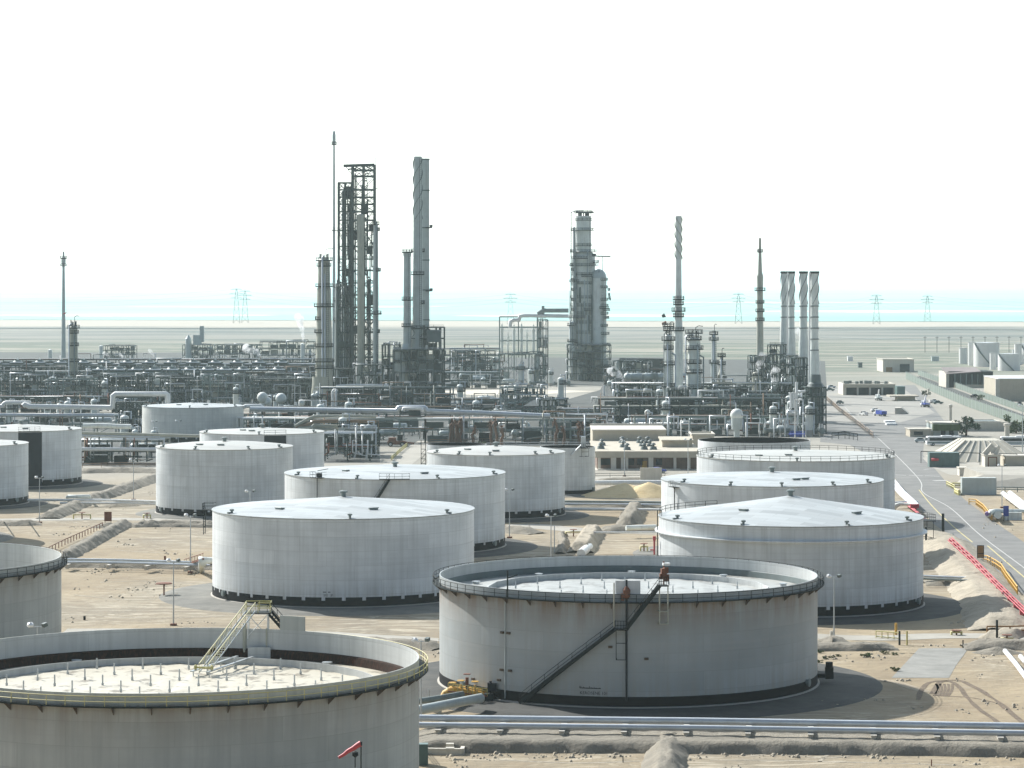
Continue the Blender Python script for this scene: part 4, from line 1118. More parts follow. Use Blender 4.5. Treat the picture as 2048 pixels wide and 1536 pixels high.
# open steel structure tower
def frame_mb(x0, x1, y0, y1, zs, col=.5, beam_=.35, bays=1, brace=True, rd=None, xbrace=.7, mbs=None):
    mb = mbs or MB()
    xs = [x0 + (x1 - x0) * i / bays for i in range(bays + 1)]
    for x in xs:
        for y in (y0, y1):
            mb.beam((x, y, 0 if zs[0] < 3 else zs[0]), (x, y, zs[-1]), col)
    for z in zs[(1 if zs[0] <= 0 else 0):]:
        for y in (y0, y1): mb.beam((x0, y, z), (x1, y, z), beam_, beam_ * 1.2)
        for x in xs: mb.beam((x, y0, z), (x, y1, z), beam_, beam_ * 1.2)
    if brace:
        rd = rd or random.Random(1)
        for i in range(bays):
            for a, b in zip(zs, zs[1:]):
                for y in (y0, y1):
                    if rd.random() < xbrace:
                        if rd.random() < .5: mb.beam((xs[i], y, a), (xs[i + 1], y, b), beam_ * .6)
                        else: mb.beam((xs[i + 1], y, a), (xs[i], y, b), beam_ * .6)
                        if rd.random() < .5:
                            mb.beam((xs[i + 1], y, a), (xs[i], y, b), beam_ * .6) if mb else None
    return mb
POST = []
YT = 1300; kT = YT / F
st = thing("steel_tower", "tall dark open steel tower full of columns with a jib beam at its top", "steel tower", (xat(712, YT), YT, 0))
R_ = lambda px: xat(px, YT)
Z_ = lambda py: zat(py, YT)
zs = [0] + [Z_(y) for y in (745, 715, 690, 665, 640, 615, 590, 566, 541, 518, 493, 461, 440, 423, 408, 394, 379, 352, 340, 330)]
wpart("frame", frame_mb(R_(704), R_(748), YT, YT + 11, zs, .75, .5, 2, rd=random.Random(2), xbrace=.9), MAT['steel'], st)
zs2 = [0] + [Z_(y) for y in (745, 715, 690, 665, 640, 615, 590, 566, 541, 518, 493, 461, 440, 423, 408, 394, 379, 365)]
wpart("frame", frame_mb(R_(676), R_(702), YT + 1, YT + 10, zs2, .6, .42, 2, rd=random.Random(3), xbrace=.9), MAT['steel'], st)
wpart("jib_beam", MB().beam((R_(686), YT + 4, Z_(331)), (R_(748), YT + 4, Z_(329)), 1.4, 1.3).beam((R_(695), YT + 4, Z_(338)), (R_(712), YT + 4, Z_(336)), .8, .7).beam((R_(690), YT + 4, Z_(332)), (R_(706), YT + 4, Z_(352)), .3), MAT['dksteel'], st)
wpart("lightning_mast", MB().tube((R_(751), YT, Z_(480)), (R_(751.5), YT, Z_(312)), .28, 6, r2=.14), MAT['dksteel'], st)
for i, (y_, xa, xb) in enumerate(((379, 675, 750), (394, 676, 750), (408, 675, 735), (423, 676, 748), (440, 676, 752), (461, 662, 757), (493, 676, 748), (518, 680, 748), (541, 676, 760), (566, 678, 748), (590, 676, 748), (615, 678, 748), (627, 690, 762), (665, 678, 748), (700, 676, 750))):
    wpart("deck", MB().box(((R_(xa) + R_(xb)) / 2, YT + 5, Z_(y_)), (R_(xb) - R_(xa), 3.2, .35)), MAT['dksteel'], st)
    mb = MB()
    for q in (.6, 1.2): mb.tube((R_(xa), YT + .2, Z_(y_) + q), (R_(xb), YT + .2, Z_(y_) + q), .08, 4)
    for q in range(int((xb - xa) / 7)): mb.tube((R_(xa + q * 7), YT + .2, Z_(y_)), (R_(xa + q * 7), YT + .2, Z_(y_) + 1.2), .07, 4)
    wpart("railing_frame", mb, MAT['dksteel'], st)
rd = random.Random(4)
for px, yt, yb_, w_, mt in ((722, 432, 760, 14, 'clad_b'), (700, 375, 740, 5, 'steel'), (709, 346, 740, 3, 'pipe_d'), (737, 560, 740, 7, 'clad_d'), (688, 575, 740, 7, 'clad')):
    x, z0, z1, r_ = R_(px), Z_(yb_), Z_(yt), w_ * kT / 2
    mb = MB().lathe([(r_, z0), (r_, z1)] + [(r_ * math.cos(t * PI / 8), z1 + r_ * .6 * math.sin(t * PI / 8)) for t in range(1, 5)], 20, c=(x, YT + (-2.2 if mt == 'clad_b' else 6), 0))
    wpart("column_vessel", mb, MAT[mt], st)
for i in range(40):
    px = rd.uniform(678, 748); y1 = rd.uniform(345, 600); y2 = min(742, y1 + rd.uniform(60, 260))
    if px < 702: y1 = max(y1, 380); y2 = max(y2, y1 + 40)
    yy = YT + rd.uniform(1, 10); x = R_(px); q = rd.choice((-1, 1)) * rd.uniform(2, 9) * kT
    wpart("pipe", MB().path([(x + q, yy, Z_(y1)), (x, yy, Z_(y1)), (x, yy, Z_(y2)), (x - q, yy, Z_(y2))], rd.uniform(.14, .36), 6), MAT[rd.choice(('pipe_d', 'pipe_g', 'pipe_g', 'steel', 'clad_b', 'clad'))], st)
for px, y_, w_, h_ in ((696, 385, 10, 26), (700, 415, 12, 18), (727, 418, 12, 20), (706, 470, 14, 20), (738, 500, 12, 16), (690, 545, 14, 16), (742, 455, 10, 14), (695, 600, 20, 20), (740, 600, 14, 22), (715, 660, 30, 16), (690, 690, 26, 14)):
    wpart("equipment_box", MB().box((R_(px), YT + 6, Z_(y_)), (w_ * kT, 5, h_ * kT)), MAT[rd.choice(('dksteel', 'pipe_d', 'steel'))], st)
tower("distillation_column", "slim pale column clipped to the outer edge of the open steel tower", "column", 751.5, 1290, [(450, 9), (540, 10), (542, 11), (720, 11)], [(448, 2), (460, 4, (-1.5, 1.5)), (541, 5, (-1.5, 1.5)), (627, 6), (664, 3, (-1.2, 1.4))], 'clad', pipes=1, seed=6)

for i_, (a_, b_, yt_, yb_, Y_, lb_) in enumerate(((668, 712, 738, 806, 1282, "pipe filled block at the foot of the open steel tower"), (710, 765, 730, 808, 1274, "dark pump house frame at the foot of the open steel tower"), (655, 700, 720, 800, 1330, "pipe structure behind the fat beige column"))):
    POST.append((lb_, a_, b_, yt_, yb_, Y_, 80 + i_))
# fired heater with tall stack, square duct and short stack
YH1 = 1290
hs = tower("chimney_stack", "tall grey stack with spiral fins beside a square duct on the fired heater", "chimney stack", 835.5, YH1, [(313, 17), (505, 18), (640, 21), (700, 22)], [(502, 5, (0, PI)), (548, 4), (606, 4, (-1, 2)), (656, 4)], 'clad', top='open', pipes=0, seed=8)
strakes(hs, 17 * YH1 / F / 2, zat(438, YH1), zat(318, YH1), 1.3, 3, .4, 'clad_d')
kh = YH1 / F
du = thing("flue_duct", "square pale duct rising behind the tall spiral finned stack", "flue duct", (xat(851, YH1 + 6), YH1 + 6, 0))
wpart("duct", MB().box((xat(851, YH1 + 6), YH1 + 6, (zat(316, YH1) + zat(660, YH1)) / 2), (15 * kh, 4.0, zat(316, YH1) - zat(660, YH1))), MAT['clad'], du)
for y_ in (318, 380, 455, 520, 580, 640):
    wpart("stiffener_band", MB().box((xat(851, YH1 + 6), YH1 + 6, zat(y_, YH1)), (15 * kh + .4, 4.4, .5)), MAT['clad_d'], du)
for y_ in (455, 582):
    wpart("side_platform", MB().box((xat(858, YH1 + 6), YH1 + 4, zat(y_, YH1)), (13 * kh, 3.5, .35)).box((xat(862, YH1), YH1 + 2.4, zat(y_, YH1) + .7), (6 * kh, .1, 1.1)), MAT['dksteel'], du)
wpart("duct_support", MB().box((xat(851, YH1 + 6), YH1 + 6, zat(660, YH1) / 2), (10 * kh, 3, zat(660, YH1))), MAT['steel'], du)
tower("chimney_stack", "short pale stack bending into the heater beside the tall finned one", "chimney stack", 814.5, YH1 - 8, [(503, 16), (512, 16), (513, 14), (640, 15), (690, 16)], [(504, 1.5), (599, 4), (652, 4)], 'clad', top='open', pipes=0, seed=9)
single("bent_duct", MB().path([wp(812, 690, YH1 - 10), wp(809, 712, YH1 - 12), wp(805, 745, YH1 - 13), wp(804, 775, YH1 - 13)], 1.7, 14), MAT['clad'], "pale bent duct curving down beneath the short stack", "duct")
def drum_x(cx, cy, cz, r, L):
    mb = MB(); n = 14
    prof = [(-.5 * r - L / 2, .05), (-.32 * r - L / 2, r * .7), (-L / 2, r), (L / 2, r), (L / 2 + .32 * r, r * .7), (L / 2 + .5 * r, .05)]
    prev = None
    for x, rr in prof:
        k = mb.add([(cx + x, cy + rr * math.cos(2 * PI * j / n), cz + rr * math.sin(2 * PI * j / n)) for j in range(n)])
        if prev is not None:
            for j in range(n): mb.face((prev + j, prev + (j + 1) % n, k + (j + 1) % n, k + j), True)
        prev = k
    return mb
def block(name, label, cat, x0, x1, yt, yb_, Y, dep, mat, floors=5, seed=0, bays=5, group=None, boxes=True, pipes=10, infill=.45, deck='dksteel', ptop=None):
    """a steel plant structure packed with pipes, decks and casings"""
    r_ = thing(name, label, cat, ((xat(x0, Y) + xat(x1, Y)) / 2, Y, 0), group)
    rd = random.Random(seed)
    xa, xb = xat(x0, Y), xat(x1, Y); zt = zat(yt, Y)
    zs = [0] + [zt * (i + 1) / floors for i in range(floors)]
    wpart("frame", frame_mb(xa, xb, Y, Y + dep, zs, .42, .32, bays, rd=rd, xbrace=.35), MAT[mat], r_)
    for z in zs[1:]:
        a = xa + (xb - xa) * rd.choice((0, 0, .2, .35)); b = xb - (xb - xa) * rd.choice((0, 0, .2, .3))
        wpart("deck", MB().box(((a + b) / 2, Y + dep / 2, z + .1), (b - a, dep * .96, .22)), MAT[deck], r_)
        mb = MB()
        for q in (.6, 1.15): mb.tube((a, Y - .05, z + q), (b, Y - .05, z + q), .07, 4)
        for q in range(max(2, int((b - a) / 2.5))): mb.tube((a + q * 2.5, Y - .05, z), (a + q * 2.5, Y - .05, z + 1.15), .06, 4)
        wpart("railing_frame", mb, MAT['galv' if rd.random() < .4 else 'dksteel'], r_)
    if boxes:
        for i in range(bays):
            for j in range(floors):
                if rd.random() < infill:
                    w_ = (xb - xa) / bays
                    cx = xa + w_ * (i + .5); z0, z1 = zs[j], zs[j + 1]
                    typ = rd.random(); mt = MAT[rd.choice(('pipe_d', 'dksteel', 'clad_d', 'clad', 'pipe_g', 'clad_b'))]
                    if typ < .35: wpart("casing", MB().box((cx, Y + dep * .5, z0 + (z1 - z0) * .42 + .2), (w_ * rd.uniform(.4, .8), dep * .5, (z1 - z0) * .72)), mt, r_)
                    elif typ < .75:
                        rr = (z1 - z0) * rd.uniform(.2, .32)
                        wpart("drum", MB().lathe([(.05, -.5 * rr), (rr * .7, -.3 * rr), (rr, 0), (rr, w_ * .7), (rr * .7, w_ * .7 + .3 * rr), (.05, w_ * .7 + .5 * rr)], 14).__class__() if False else drum_x(cx, Y + dep * rd.uniform(.2, .6), z0 + rr + .5, rr, w_ * .75), mt, r_)
                    else:
                        rr = min(w_, z1 - z0) * rd.uniform(.15, .25)
                        wpart("vessel", MB().lathe([(rr, z0), (rr, z1 - rr), (rr * .7, z1 - rr * .4), (.05, z1 - rr * .2)], 12, c=(cx, Y + dep * .3, 0)), mt, r_)
    for i in range(pipes):
        x = rd.uniform(xa, xb); z0 = rd.choice(zs[:-1]) + rd.uniform(.5, 2); z1 = rd.choice(zs[1:]) + rd.uniform(-1, 1.5)
        x2 = min(xb + 1, max(xa - 1, x + rd.uniform(-.5, .5) * (xb - xa)))
        y_ = Y + rd.uniform(-.8, dep * .4)
        wpart("pipe", MB().path([(x, y_, max(.2, min(z0, z1) - 2)), (x, y_, z1), (x2, y_, z1), (x2, y_, z1 - rd.uniform(1, 3))], rd.uniform(.12, .32), 6), MAT[rd.choice(('pipe', 'pipe', 'pipe_g', 'pipe_g', 'pipe_d', 'pipe_w'))], r_)
    return r_
for q_ in POST: block("equipment_structure", q_[0], "structure", q_[1], q_[2], q_[3], q_[4], q_[5], 10, "steel", 4, q_[6], 4, infill=.8, pipes=14)
block("heater_structure", "tall dark heater structure under the tall finned stack", "fired heater", 822, 888, 655, 800, 1288, 14, 'steel', 7, 21, 4, infill=.75, pipes=16)
block("heater_structure", "wide lower heater casing with pipes at the foot of the short stack", "fired heater", 786, 884, 700, 806, 1272, 16, 'steel', 5, 22, 6, infill=.85, pipes=20)
single("duct_box", MB().box(wp(868, 672, 1284), (28 * kh, 7, 24 * kh)).box(wp(868, 664, 1284), (30 * kh, 8, .5)), MAT['clad_d'], "grey box duct on legs beside the tall finned stack", "duct")
block("heater_structure", "thin pipe crowded scaffold between the steel tower and the heater", "pipe structure", 764, 800, 690, 806, 1300, 10, 'steel', 5, 23, 3, infill=.6, pipes=14)

# middle unit: frame of silver vessels and the twin cracking columns
YM = 1560; km = YM / F
mu = block("vessel_structure", "square steel frame holding rows of silver vessels west of the big pale columns", "vessel structure", 998, 1088, 708, 768, YM, 20, 'steel_l', 2, 31, 3, infill=.5, pipes=14)
mb = MB()
for px in (999, 1037, 1075): mb.beam((xat(px, YM), YM, zat(708, YM)), (xat(px, YM), YM, zat(634, YM)), .55)
for px in (999, 1037, 1075): mb.beam((xat(px, YM), YM + 18, zat(708, YM)), (xat(px, YM), YM + 18, zat(634, YM)), .55)
for y_ in (634, 655, 682, 708):
    for dy in (0, 18): mb.beam((xat(999, YM), YM + dy, zat(y_, YM)), (xat(1075, YM), YM + dy, zat(y_, YM)), .45)
wpart("upper_frame", mb, MAT['steel_l'], mu)
for px, yt in ((1004, 648), (1028, 650), (1043, 648), (1067, 650), (1054, 660), (1016, 665)):
    r_ = 2.6 * km if px not in (1054, 1016) else 2.0 * km
    z1 = zat(yt, YM); z0 = zat(708, YM)
    wpart("reactor_vessel", MB().lathe([(r_ * .6, z0), (r_, z0 + 2), (r_, z1 - 4), (r_ * 1.25, z1 - 4), (r_ * 1.25, z1 - 2.5), (r_ * .8, z1 - 2.5), (r_ * .5, z1), (.05, z1 + .5)], 16, c=(xat(px, YM), YM + 2 + (6 if px in (1054, 1016) else 0), 0)), MAT['clad_w'], mu)
wpart("transfer_pipe", MB().path([wp(1020, 655, YM), wp(1021, 643, YM), wp(1028, 640, YM), wp(1038, 640, YM), wp(1040, 632, YM), wp(1050, 631, YM), wp(1137, 632, YM)], 1.0, 10), MAT['pipe_w'], mu)
wpart("transfer_pipe", MB().path([wp(1075, 628, YM), wp(1086, 621, YM), wp(1137, 621, YM)], 1.2, 10).tube(wp(1086, 632, YM), wp(1086, 612, YM), .8, 8), MAT['pipe_g'], mu)
block("vessel_structure", "narrow pipe stair between the silver vessel frame and the big pale columns", "pipe structure", 1076, 1096, 640, 760, YM + 10, 12, 'steel', 7, 32, 2, infill=.6, pipes=12)
YC = 1640; kc = YC / F
cc = tower("reactor_column", "tallest pale stepped column wrapped in dark ring platforms", "column", 1167, YC, [(432, 30), (501, 30), (511, 46), (560, 47), (735, 47)], [(425, 4), (440, 2), (460, 7), (491, 2), (503, 10), (531, 6), (549, 2), (567, 3), (595, 4), (611, 4), (627, 4), (645, 3), (665, 3), (690, 3), (705, 4)], 'clad_w', pipes=5, seed=33, top='flat', n=36, pm='steel')
mb = MB()
zt_ = zat(432, YC); r_ = 15 * kc
for a in range(8):
    mb.beam((r_ * math.cos(a * PI / 4), r_ * math.sin(a * PI / 4), zt_), (r_ * math.cos(a * PI / 4), r_ * math.sin(a * PI / 4), zat(425, YC)), .4)
mb.box((.8, 0, zat(424.5, YC)), (36 * kc, 8, .5)).tube((-1.8, 0, zt_), (-1.8, 0, zt_ + 1.8), .9, 10).tube((1.8, -1, zt_), (1.8, -1, zt_ + 1.5), 1.0, 10)
part("crown_frame", mb, MAT['dksteel'], cc)
dm = tower("reactor_column", "bulging dome topped pale vessel leaning on the tallest stepped column", "column", 1198, YC - 4, [(556, 30), (690, 30), (735, 26)], [(560, 3, (-1.4, 1.2)), (575, 3, (-1.4, 1.2)), (600, 4, (-1.4, 1.2)), (612, 4, (-1.4, 1.2)), (628, 4, (-1.4, 1.2)), (652, 3, (-1.4, 1.2)), (668, 6, (-1.4, 1.2)), (690, 3, (-1.4, 1.2))], 'clad_w', pipes=0, seed=34, n=32, pm='steel')
rd = random.Random(55)
for i in range(8):
    z = zat(rd.uniform(505, 720), YC); a0 = rd.uniform(-2.9, -.8); ring_platform(cc, 23.5 * kc, z, rd.uniform(1.6, 3.4), 'dksteel', a0, a0 + rd.uniform(.5, 1.3), .4)
    z = zat(rd.uniform(560, 715), YC); a0 = rd.uniform(-1.9, -.2); ring_platform(dm, 15 * kc, z, rd.uniform(1.4, 3.0), 'dksteel', a0, a0 + rd.uniform(.5, 1.2), .4)
for i in range(12):
    a = rd.uniform(-2.8, -.4); q = 23.5 * kc + rd.uniform(.4, 1.8); z0, z1 = sorted((zat(rd.uniform(505, 640), YC), zat(rd.uniform(640, 735), YC)))
    part("flank_pipe", MB().path([(q * .9 * math.cos(a), q * .9 * math.sin(a), z1), (q * math.cos(a), q * math.sin(a), z1 - .5), (q * math.cos(a), q * math.sin(a), z0)], rd.uniform(.2, .5), 6), MAT[rd.choice(('clad', 'pipe_w', 'pipe_g'))], cc)
for i in range(7):
    a = -2.6 + i * .36; z = zat(520 + 28 * i, YC); part("ladder_cage", MB().box((24.6 * kc * math.cos(a), 24.6 * kc * math.sin(a), z - 4), (.9, .9, 9), a), MAT['steel'], cc)
zt_ = zat(556, YC - 4); r_ = 15 * kc
part("domed_head", MB().lathe([(r_ * math.cos(t * PI / 14), zt_ + 18 * kc * math.sin(t * PI / 14)) for t in range(8)], 32, smooth=True), MAT['clad'], dm)
single("crane_beam", MB().beam(wp(1185, 512, YC - 8), wp(1221, 513, YC - 8), .7, .7).beam(wp(1205, 513, YC - 8), wp(1205, 542, YC - 8), .3).beam(wp(1198, 513, YC - 8), wp(1198, 545, YC - 8), .3).box(wp(1188, 510, YC - 8), (2.4, 2, 1.6)), MAT['dksteel'], "thin crane beam reaching out over the dome topped vessel", "crane beam")
tower("distillation_column", "slim pale pipe column climbing the west flank of the tallest stepped column", "column", 1143, YC - 12, [(645, 10), (735, 11)], [(650, 4), (682, 4), (700, 3)], 'clad_w', pipes=2, seed=35)
tower("distillation_column", "thin upper riser column clinging to the shoulder of the tallest stepped column", "column", 1148.5, YC - 6, [(455, 5), (505, 6), (640, 6)], [(460, 5, (1.6, 4.6)), (503, 6, (1.6, 4.6)), (530, 5, (1.6, 4.6)), (540, 3, (1.6, 4.6)), (560, 3, (1.6, 4.6)), (580, 3, (1.6, 4.6)), (600, 3, (1.6, 4.6)), (620, 3, (1.6, 4.6))], 'clad', pipes=0, seed=36)
block("vessel_structure", "dark pipe maze round the foot of the big pale columns", "pipe structure", 1136, 1222, 690, 770, YC - 24, 22, 'steel', 5, 37, 5, infill=.7, pipes=22)

# eastern unit: columns and stacks
YE = 1120
e1 = tower("chimney_stack", "lone white stack with spiral fins rising from a slim cladded column", "chimney stack", 1357, YE + 30, [(432, 13), (520, 12), (592, 13), (640, 15), (662, 17), (780, 19)], [(598, 5), (608, 4), (621, 7), (632, 4), (660, 3)], 'clad_w', top='open', pipes=0, seed=41, ladder=False)
strakes(e1, 6.3 * (YE + 30) / F, zat(518, YE + 30), zat(436, YE + 30), 1.4, 3, .4, 'clad_b', True)
tower("distillation_column", "narrow pale column with valve crown west of the lone white stack", "column", 1337, YE, [(672, 14), (700, 15), (725, 16), (730, 20), (820, 21)], [(652, 5), (660, 4), (679, 7), (697, 2), (728, 6), (772, 4)], 'clad_w', pipes=3, seed=42, vents=5, group="slender process columns")
tower("distillation_column", "stout pale column with rounded shoulders east of the lone white stack", "column", 1388, YE, [(680, 24), (697, 28), (700, 24), (742, 25), (748, 30), (835, 31)], [(665, 6), (678, 4), (697, 5), (725, 1), (744, 5), (775, 1)], 'clad_w', pipes=3, seed=43, vents=6)
tower("distillation_column", "small pale column standing free beyond the stout one", "column", 1427.5, 1330, [(672, 8), (720, 9), (724, 12), (745, 12)], [(668, 5), (679, 6), (725, 4)], 'clad', pipes=1, seed=44, vents=3, group="slender process columns")
tower("distillation_column", "short squat column with a necked top between the unit columns", "column", 1443, 1230, [(722, 7), (740, 8), (750, 15), (785, 15)], [(712, 5), (728, 5), (755, 3)], 'clad_b', pipes=1, seed=45, vents=3, group="slender process columns")
for k_, (a_, b_, c_) in enumerate((((1324, 633), (1330, 630), 'dkpanel'), ((1324, 648), (1333, 646), 'rust'))):
    single("windsock", MB().tube(wp(*a_, YE), wp(*b_, YE), .5, 8, r2=.9), MAT[c_], "dark windsock over the narrow pale column" if k_ == 0 else "dull red windsock below the dark one on the narrow pale column", "windsock")
YS = 1420
s2 = tower("flare_stack", "jointed weathered stack with narrowed top between the column cluster and the twin stacks", "flare stack", 1520, YS, [(476, 5), (502, 6), (520, 7), (545, 9), (552, 13), (580, 12), (690, 14), (720, 15)], [(503, 3), (580, 5), (605, 1.5), (622, 1.5), (640, 2)], 'clad_b', top='open', pipes=0, seed=46, ladder=False)
def twin(px, Y, w0, yt, yb_, label, seed, base=True):
    t_ = tower("chimney_stack", label, "chimney stack", px, Y, [(yt, w0 + 1), (yt + 3, w0 + 1), (yt + 4, w0), (yb_ - 60, w0), (yb_ - 30, w0 + 4), (yb_, w0 + 5)], [], 'clad_w', top='open', pipes=0, ladder=False, seed=seed, group="four fin topped heater stacks")
    strakes(t_, w0 * Y / F / 2, zat(yt + 65, Y), zat(yt + 5, Y), .6, 3, .3, 'clad_d')
    part("cap_ring", MB().lathe([(w0 * Y / F / 2, zat(yt + 4, Y)), (w0 * Y / F / 2 + .35, zat(yt + 4, Y)), (w0 * Y / F / 2 + .35, zat(yt, Y) + .1), (w0 * Y / F / 2 - .3, zat(yt, Y) + .1)], 24), MAT['dksteel'], t_)
    for y_ in range(yt + 70, yb_, 22):
        z = zat(y_, Y); part("stack_ring", MB().lathe([(w0 * Y / F / 2 + .02, z), (w0 * Y / F / 2 + .28, z), (w0 * Y / F / 2 + .28, z + .35), (w0 * Y / F / 2 + .02, z + .35)], 20), MAT['clad_d'], t_)
    return t_
twin(1568, 1330, 12, 543, 690, "thinner fin topped stack at the west end of the four", 51)
twin(1583, 1240, 12, 543, 712, "second fin topped stack from the west beside the thinnest one", 52)
twin(1607, 1150, 15, 543, 715, "third fin topped stack with a wide shaft next to the easternmost one", 53)
twin(1629, 1075, 16, 543, 752, "easternmost fin topped stack standing on the cladded heater box", 54)
def pipe_beside(px, Y, yt, yb_, w_, label):
    single("riser_pipe", MB().path([wp(px, yt, Y), wp(px, (yt + yb_) / 2, Y), wp(px - 1.5, yb_, Y)], w_ * Y / F / 2, 8), MAT['pipe_w'], label, "riser pipe")
pipe_beside(1575.5, 1230, 545, 770, 2.6, "slim white riser pipe between the two western fin topped stacks")
pipe_beside(1619.5, 1068, 545, 775, 3.4, "slim white riser pipe between the two eastern fin topped stacks")
hb = block("heater_structure", "tall cladded heater box under the easternmost fin topped stack", "fired heater", 1612, 1652, 775, 868, 1048, 10, 'steel', 5, 61, 4, infill=.2, pipes=8)
kx = 1048 / F
wpart("cladded_body", MB().box(((xat(1619, 1052) + xat(1645, 1052)) / 2, 1054, (zat(795, 1050) + zat(852, 1050)) / 2), (26 * kx, 8, zat(795, 1050) - zat(852, 1050))), MAT['clad'], hb)
wpart("hood", MB().lathe([(3.6, zat(798, 1050)), (3.9, zat(795, 1050)), (3.9, zat(778, 1050)), (2.2, zat(765, 1050)), (1.9, zat(750, 1050))], 8, c=(xat(1631, 1054), 1054, 0)), MAT['clad_d'], hb)
for q in range(5):
    wpart("stiffener", MB().beam((xat(1619 + q * 6.5, 1049.7), 1049.7, zat(852, 1050)), (xat(1619 + q * 6.5, 1049.7), 1049.7, zat(795, 1050)), .3), MAT['dksteel'], hb)
block("heater_structure", "stacked heater frame beneath the third fin topped stack", "fired heater", 1590, 1614, 716, 862, 1130, 10, 'steel', 7, 62, 3, infill=.6, pipes=16)
block("heater_structure", "heater frame with pipes beneath the second fin topped stack", "fired heater", 1560, 1596, 712, 850, 1215, 12, 'steel', 6, 63, 3, infill=.7, pipes=16)
block("heater_structure", "heater frame beneath the thinner western fin topped stack", "fired heater", 1540, 1580, 690, 830, 1310, 12, 'steel', 6, 64, 3, infill=.6, pipes=14)
for i, (px, yt, yb_, Y) in enumerate(((1513, 748, 800, 1200), (1544, 782, 830, 1150))):
    tower("vent_drum", ("pale squat drum with a leaning white vent plume beneath the jointed stack" if i == 0 else "beige squat drum giving steam before the heater frames"), "drum", px, Y, [(yt, 18 - i * 3), (yb_, 18 - i * 3)], [(yt + 1, 2)], 'clad_b', pipes=1, seed=70 + i)
for i, (px, y_, w_) in enumerate(((1473.5, 830, 26), (1295, 825, 12))):
    Y = 1000 if i == 0 else 1040; k = Y / F
    r_ = thing("spherical_vessel", "round silver vessel on a skirt before the dark pipe maze" if i == 0 else "small silver ball shaped vessel by the narrow column foot", "vessel", (xat(px, Y), Y, 0))
    z = zat(y_, Y); rr = w_ / 2 * k
    part("ball", MB().sphere((0, 0, z), rr, 20, 12), MAT['clad_w'], r_)
    part("skirt", MB().lathe([(rr * .8, z - rr * 2.2), (rr * .9, z - rr * .4)], 20).lathe([(rr * .45, .0), (rr * .45, z - rr * 2.1)], 14), MAT['clad'], r_)
    part("inlet_pipe", MB().path([(rr * .3, -rr * .6, z), (rr * 1.5, -rr, z), (rr * 1.5, -rr, 1)], .25, 6), MAT['pipe'], r_)

# ------------------------------------------------------------------ refinery: pipe racks, coolers, drums
def rack(label, x0, x1, Y, W, zs, bay=8.5, npipes=10, seed=0, fm='steel', group=None, prange=(.12, .34), mats=('pipe', 'pipe_g', 'pipe_g', 'pipe_d', 'pipe_w', 'pipe_w', 'clad_b', 'pipe_o', 'rust'), brace=.25, top=True, drops=4, px=True, trays=1, infill=.5):
    xa, xb = (xat(x0, Y), xat(x1, Y)) if px else (x0, x1)
    r_ = thing("pipe_rack", label, "pipe rack", ((xa + xb) / 2, Y, 0), group)
    rd = random.Random(seed); n = max(1, round((xb - xa) / bay)); mb = MB()
    for i in range(n + 1):
        x = xa + (xb - xa) * i / n
        for y in (Y, Y + W): mb.beam((x, y, 0), (x, y, zs[-1] + .3), .42)
        for z in zs: mb.beam((x, Y - .4, z), (x, Y + W + .4, z), .3, .38)
        if i < n:
            x2 = xa + (xb - xa) * (i + 1) / n
            for y in (Y, Y + W):
                for z in zs: mb.beam((x, y, z), (x2, y, z), .26, .34)
                if rd.random() < brace: 
                    z1, z2 = (0, zs[0]) if rd.random() < .6 or len(zs) < 2 else (zs[0], zs[1])
                    mb.beam((x, y, z1), (x2, y, z2), .22)
    wpart("frame", mb, MAT[fm], r_)
    bw = (xb - xa) / n; lv = [0.0] + list(zs); cnt = 0
    for i in range(n):
        for j in range(len(zs)):
            if rd.random() < infill and cnt < 90:
                cnt += 1; hh = lv[j + 1] - lv[j]; k = rd.uniform(.45, .85)
                wpart("equipment_box", MB().box((xa + bw * (i + rd.uniform(.35, .65)), Y + W * rd.uniform(.35, .75), lv[j] + hh * (k / 2 + .06)), (bw * rd.uniform(.45, .95), W * .4, hh * k)), MAT[rd.choice(('pipe_d', 'dksteel', 'dksteel', 'clad_d', 'steel'))], r_)
    for i in range(npipes):
        z = rd.choice(zs); r = rd.uniform(*prange); y = Y + rd.uniform(.3, W - .3); zz = z + .22 + r
        a = xa - rd.uniform(0, 3); b = xb + rd.uniform(0, 3)
        if rd.random() < .3: a = xa + (xb - xa) * rd.uniform(.1, .5)
        if rd.random() < .3: b = xa + (xb - xa) * rd.uniform(.55, .95)
        pts = [(a, y, zz)]
        if rd.random() < .3: pts = [(a, y, zz - rd.uniform(1, 4))] + pts
        if rd.random() < .3 and b - a > 30:
            m_ = a + (b - a) * rd.uniform(.3, .6); hh = rd.uniform(1.5, 3.0); L = rd.uniform(6, 12)
            pts += [(m_, y, zz), (m_, y, zz + hh), (m_ + L, y, zz + hh), (m_ + L, y, zz)]
        pts.append((b, y, zz))
        if rd.random() < .3: pts.append((b, y, max(.3, zz - rd.uniform(1, 5))))
        wpart("pipe", MB().path(pts, r, 7), MAT[rd.choice(mats)], r_)
    for i in range(drops):
        x = rd.uniform(xa, xb); r = rd.uniform(.12, .25); y = Y - rd.uniform(.3, 1.0); z = rd.choice(zs) + rd.uniform(.6, 2.5); q = rd.uniform(-6, 6)
        wpart("drop_pipe", MB().path([(x, Y + 1, z), (x, y, z), (x, y, rd.uniform(1, 3)), (x + q, y, rd.uniform(1, 3))], r, 6), MAT[rd.choice(mats)], r_)
    for i in range(trays):
        z = rd.choice(zs); wpart("cable_tray", MB().box(((xa + xb) / 2, Y + W * rd.uniform(.1, .9), z + .4), (xb - xa, .9, .2)), MAT['steel_l'], r_)
    return r_

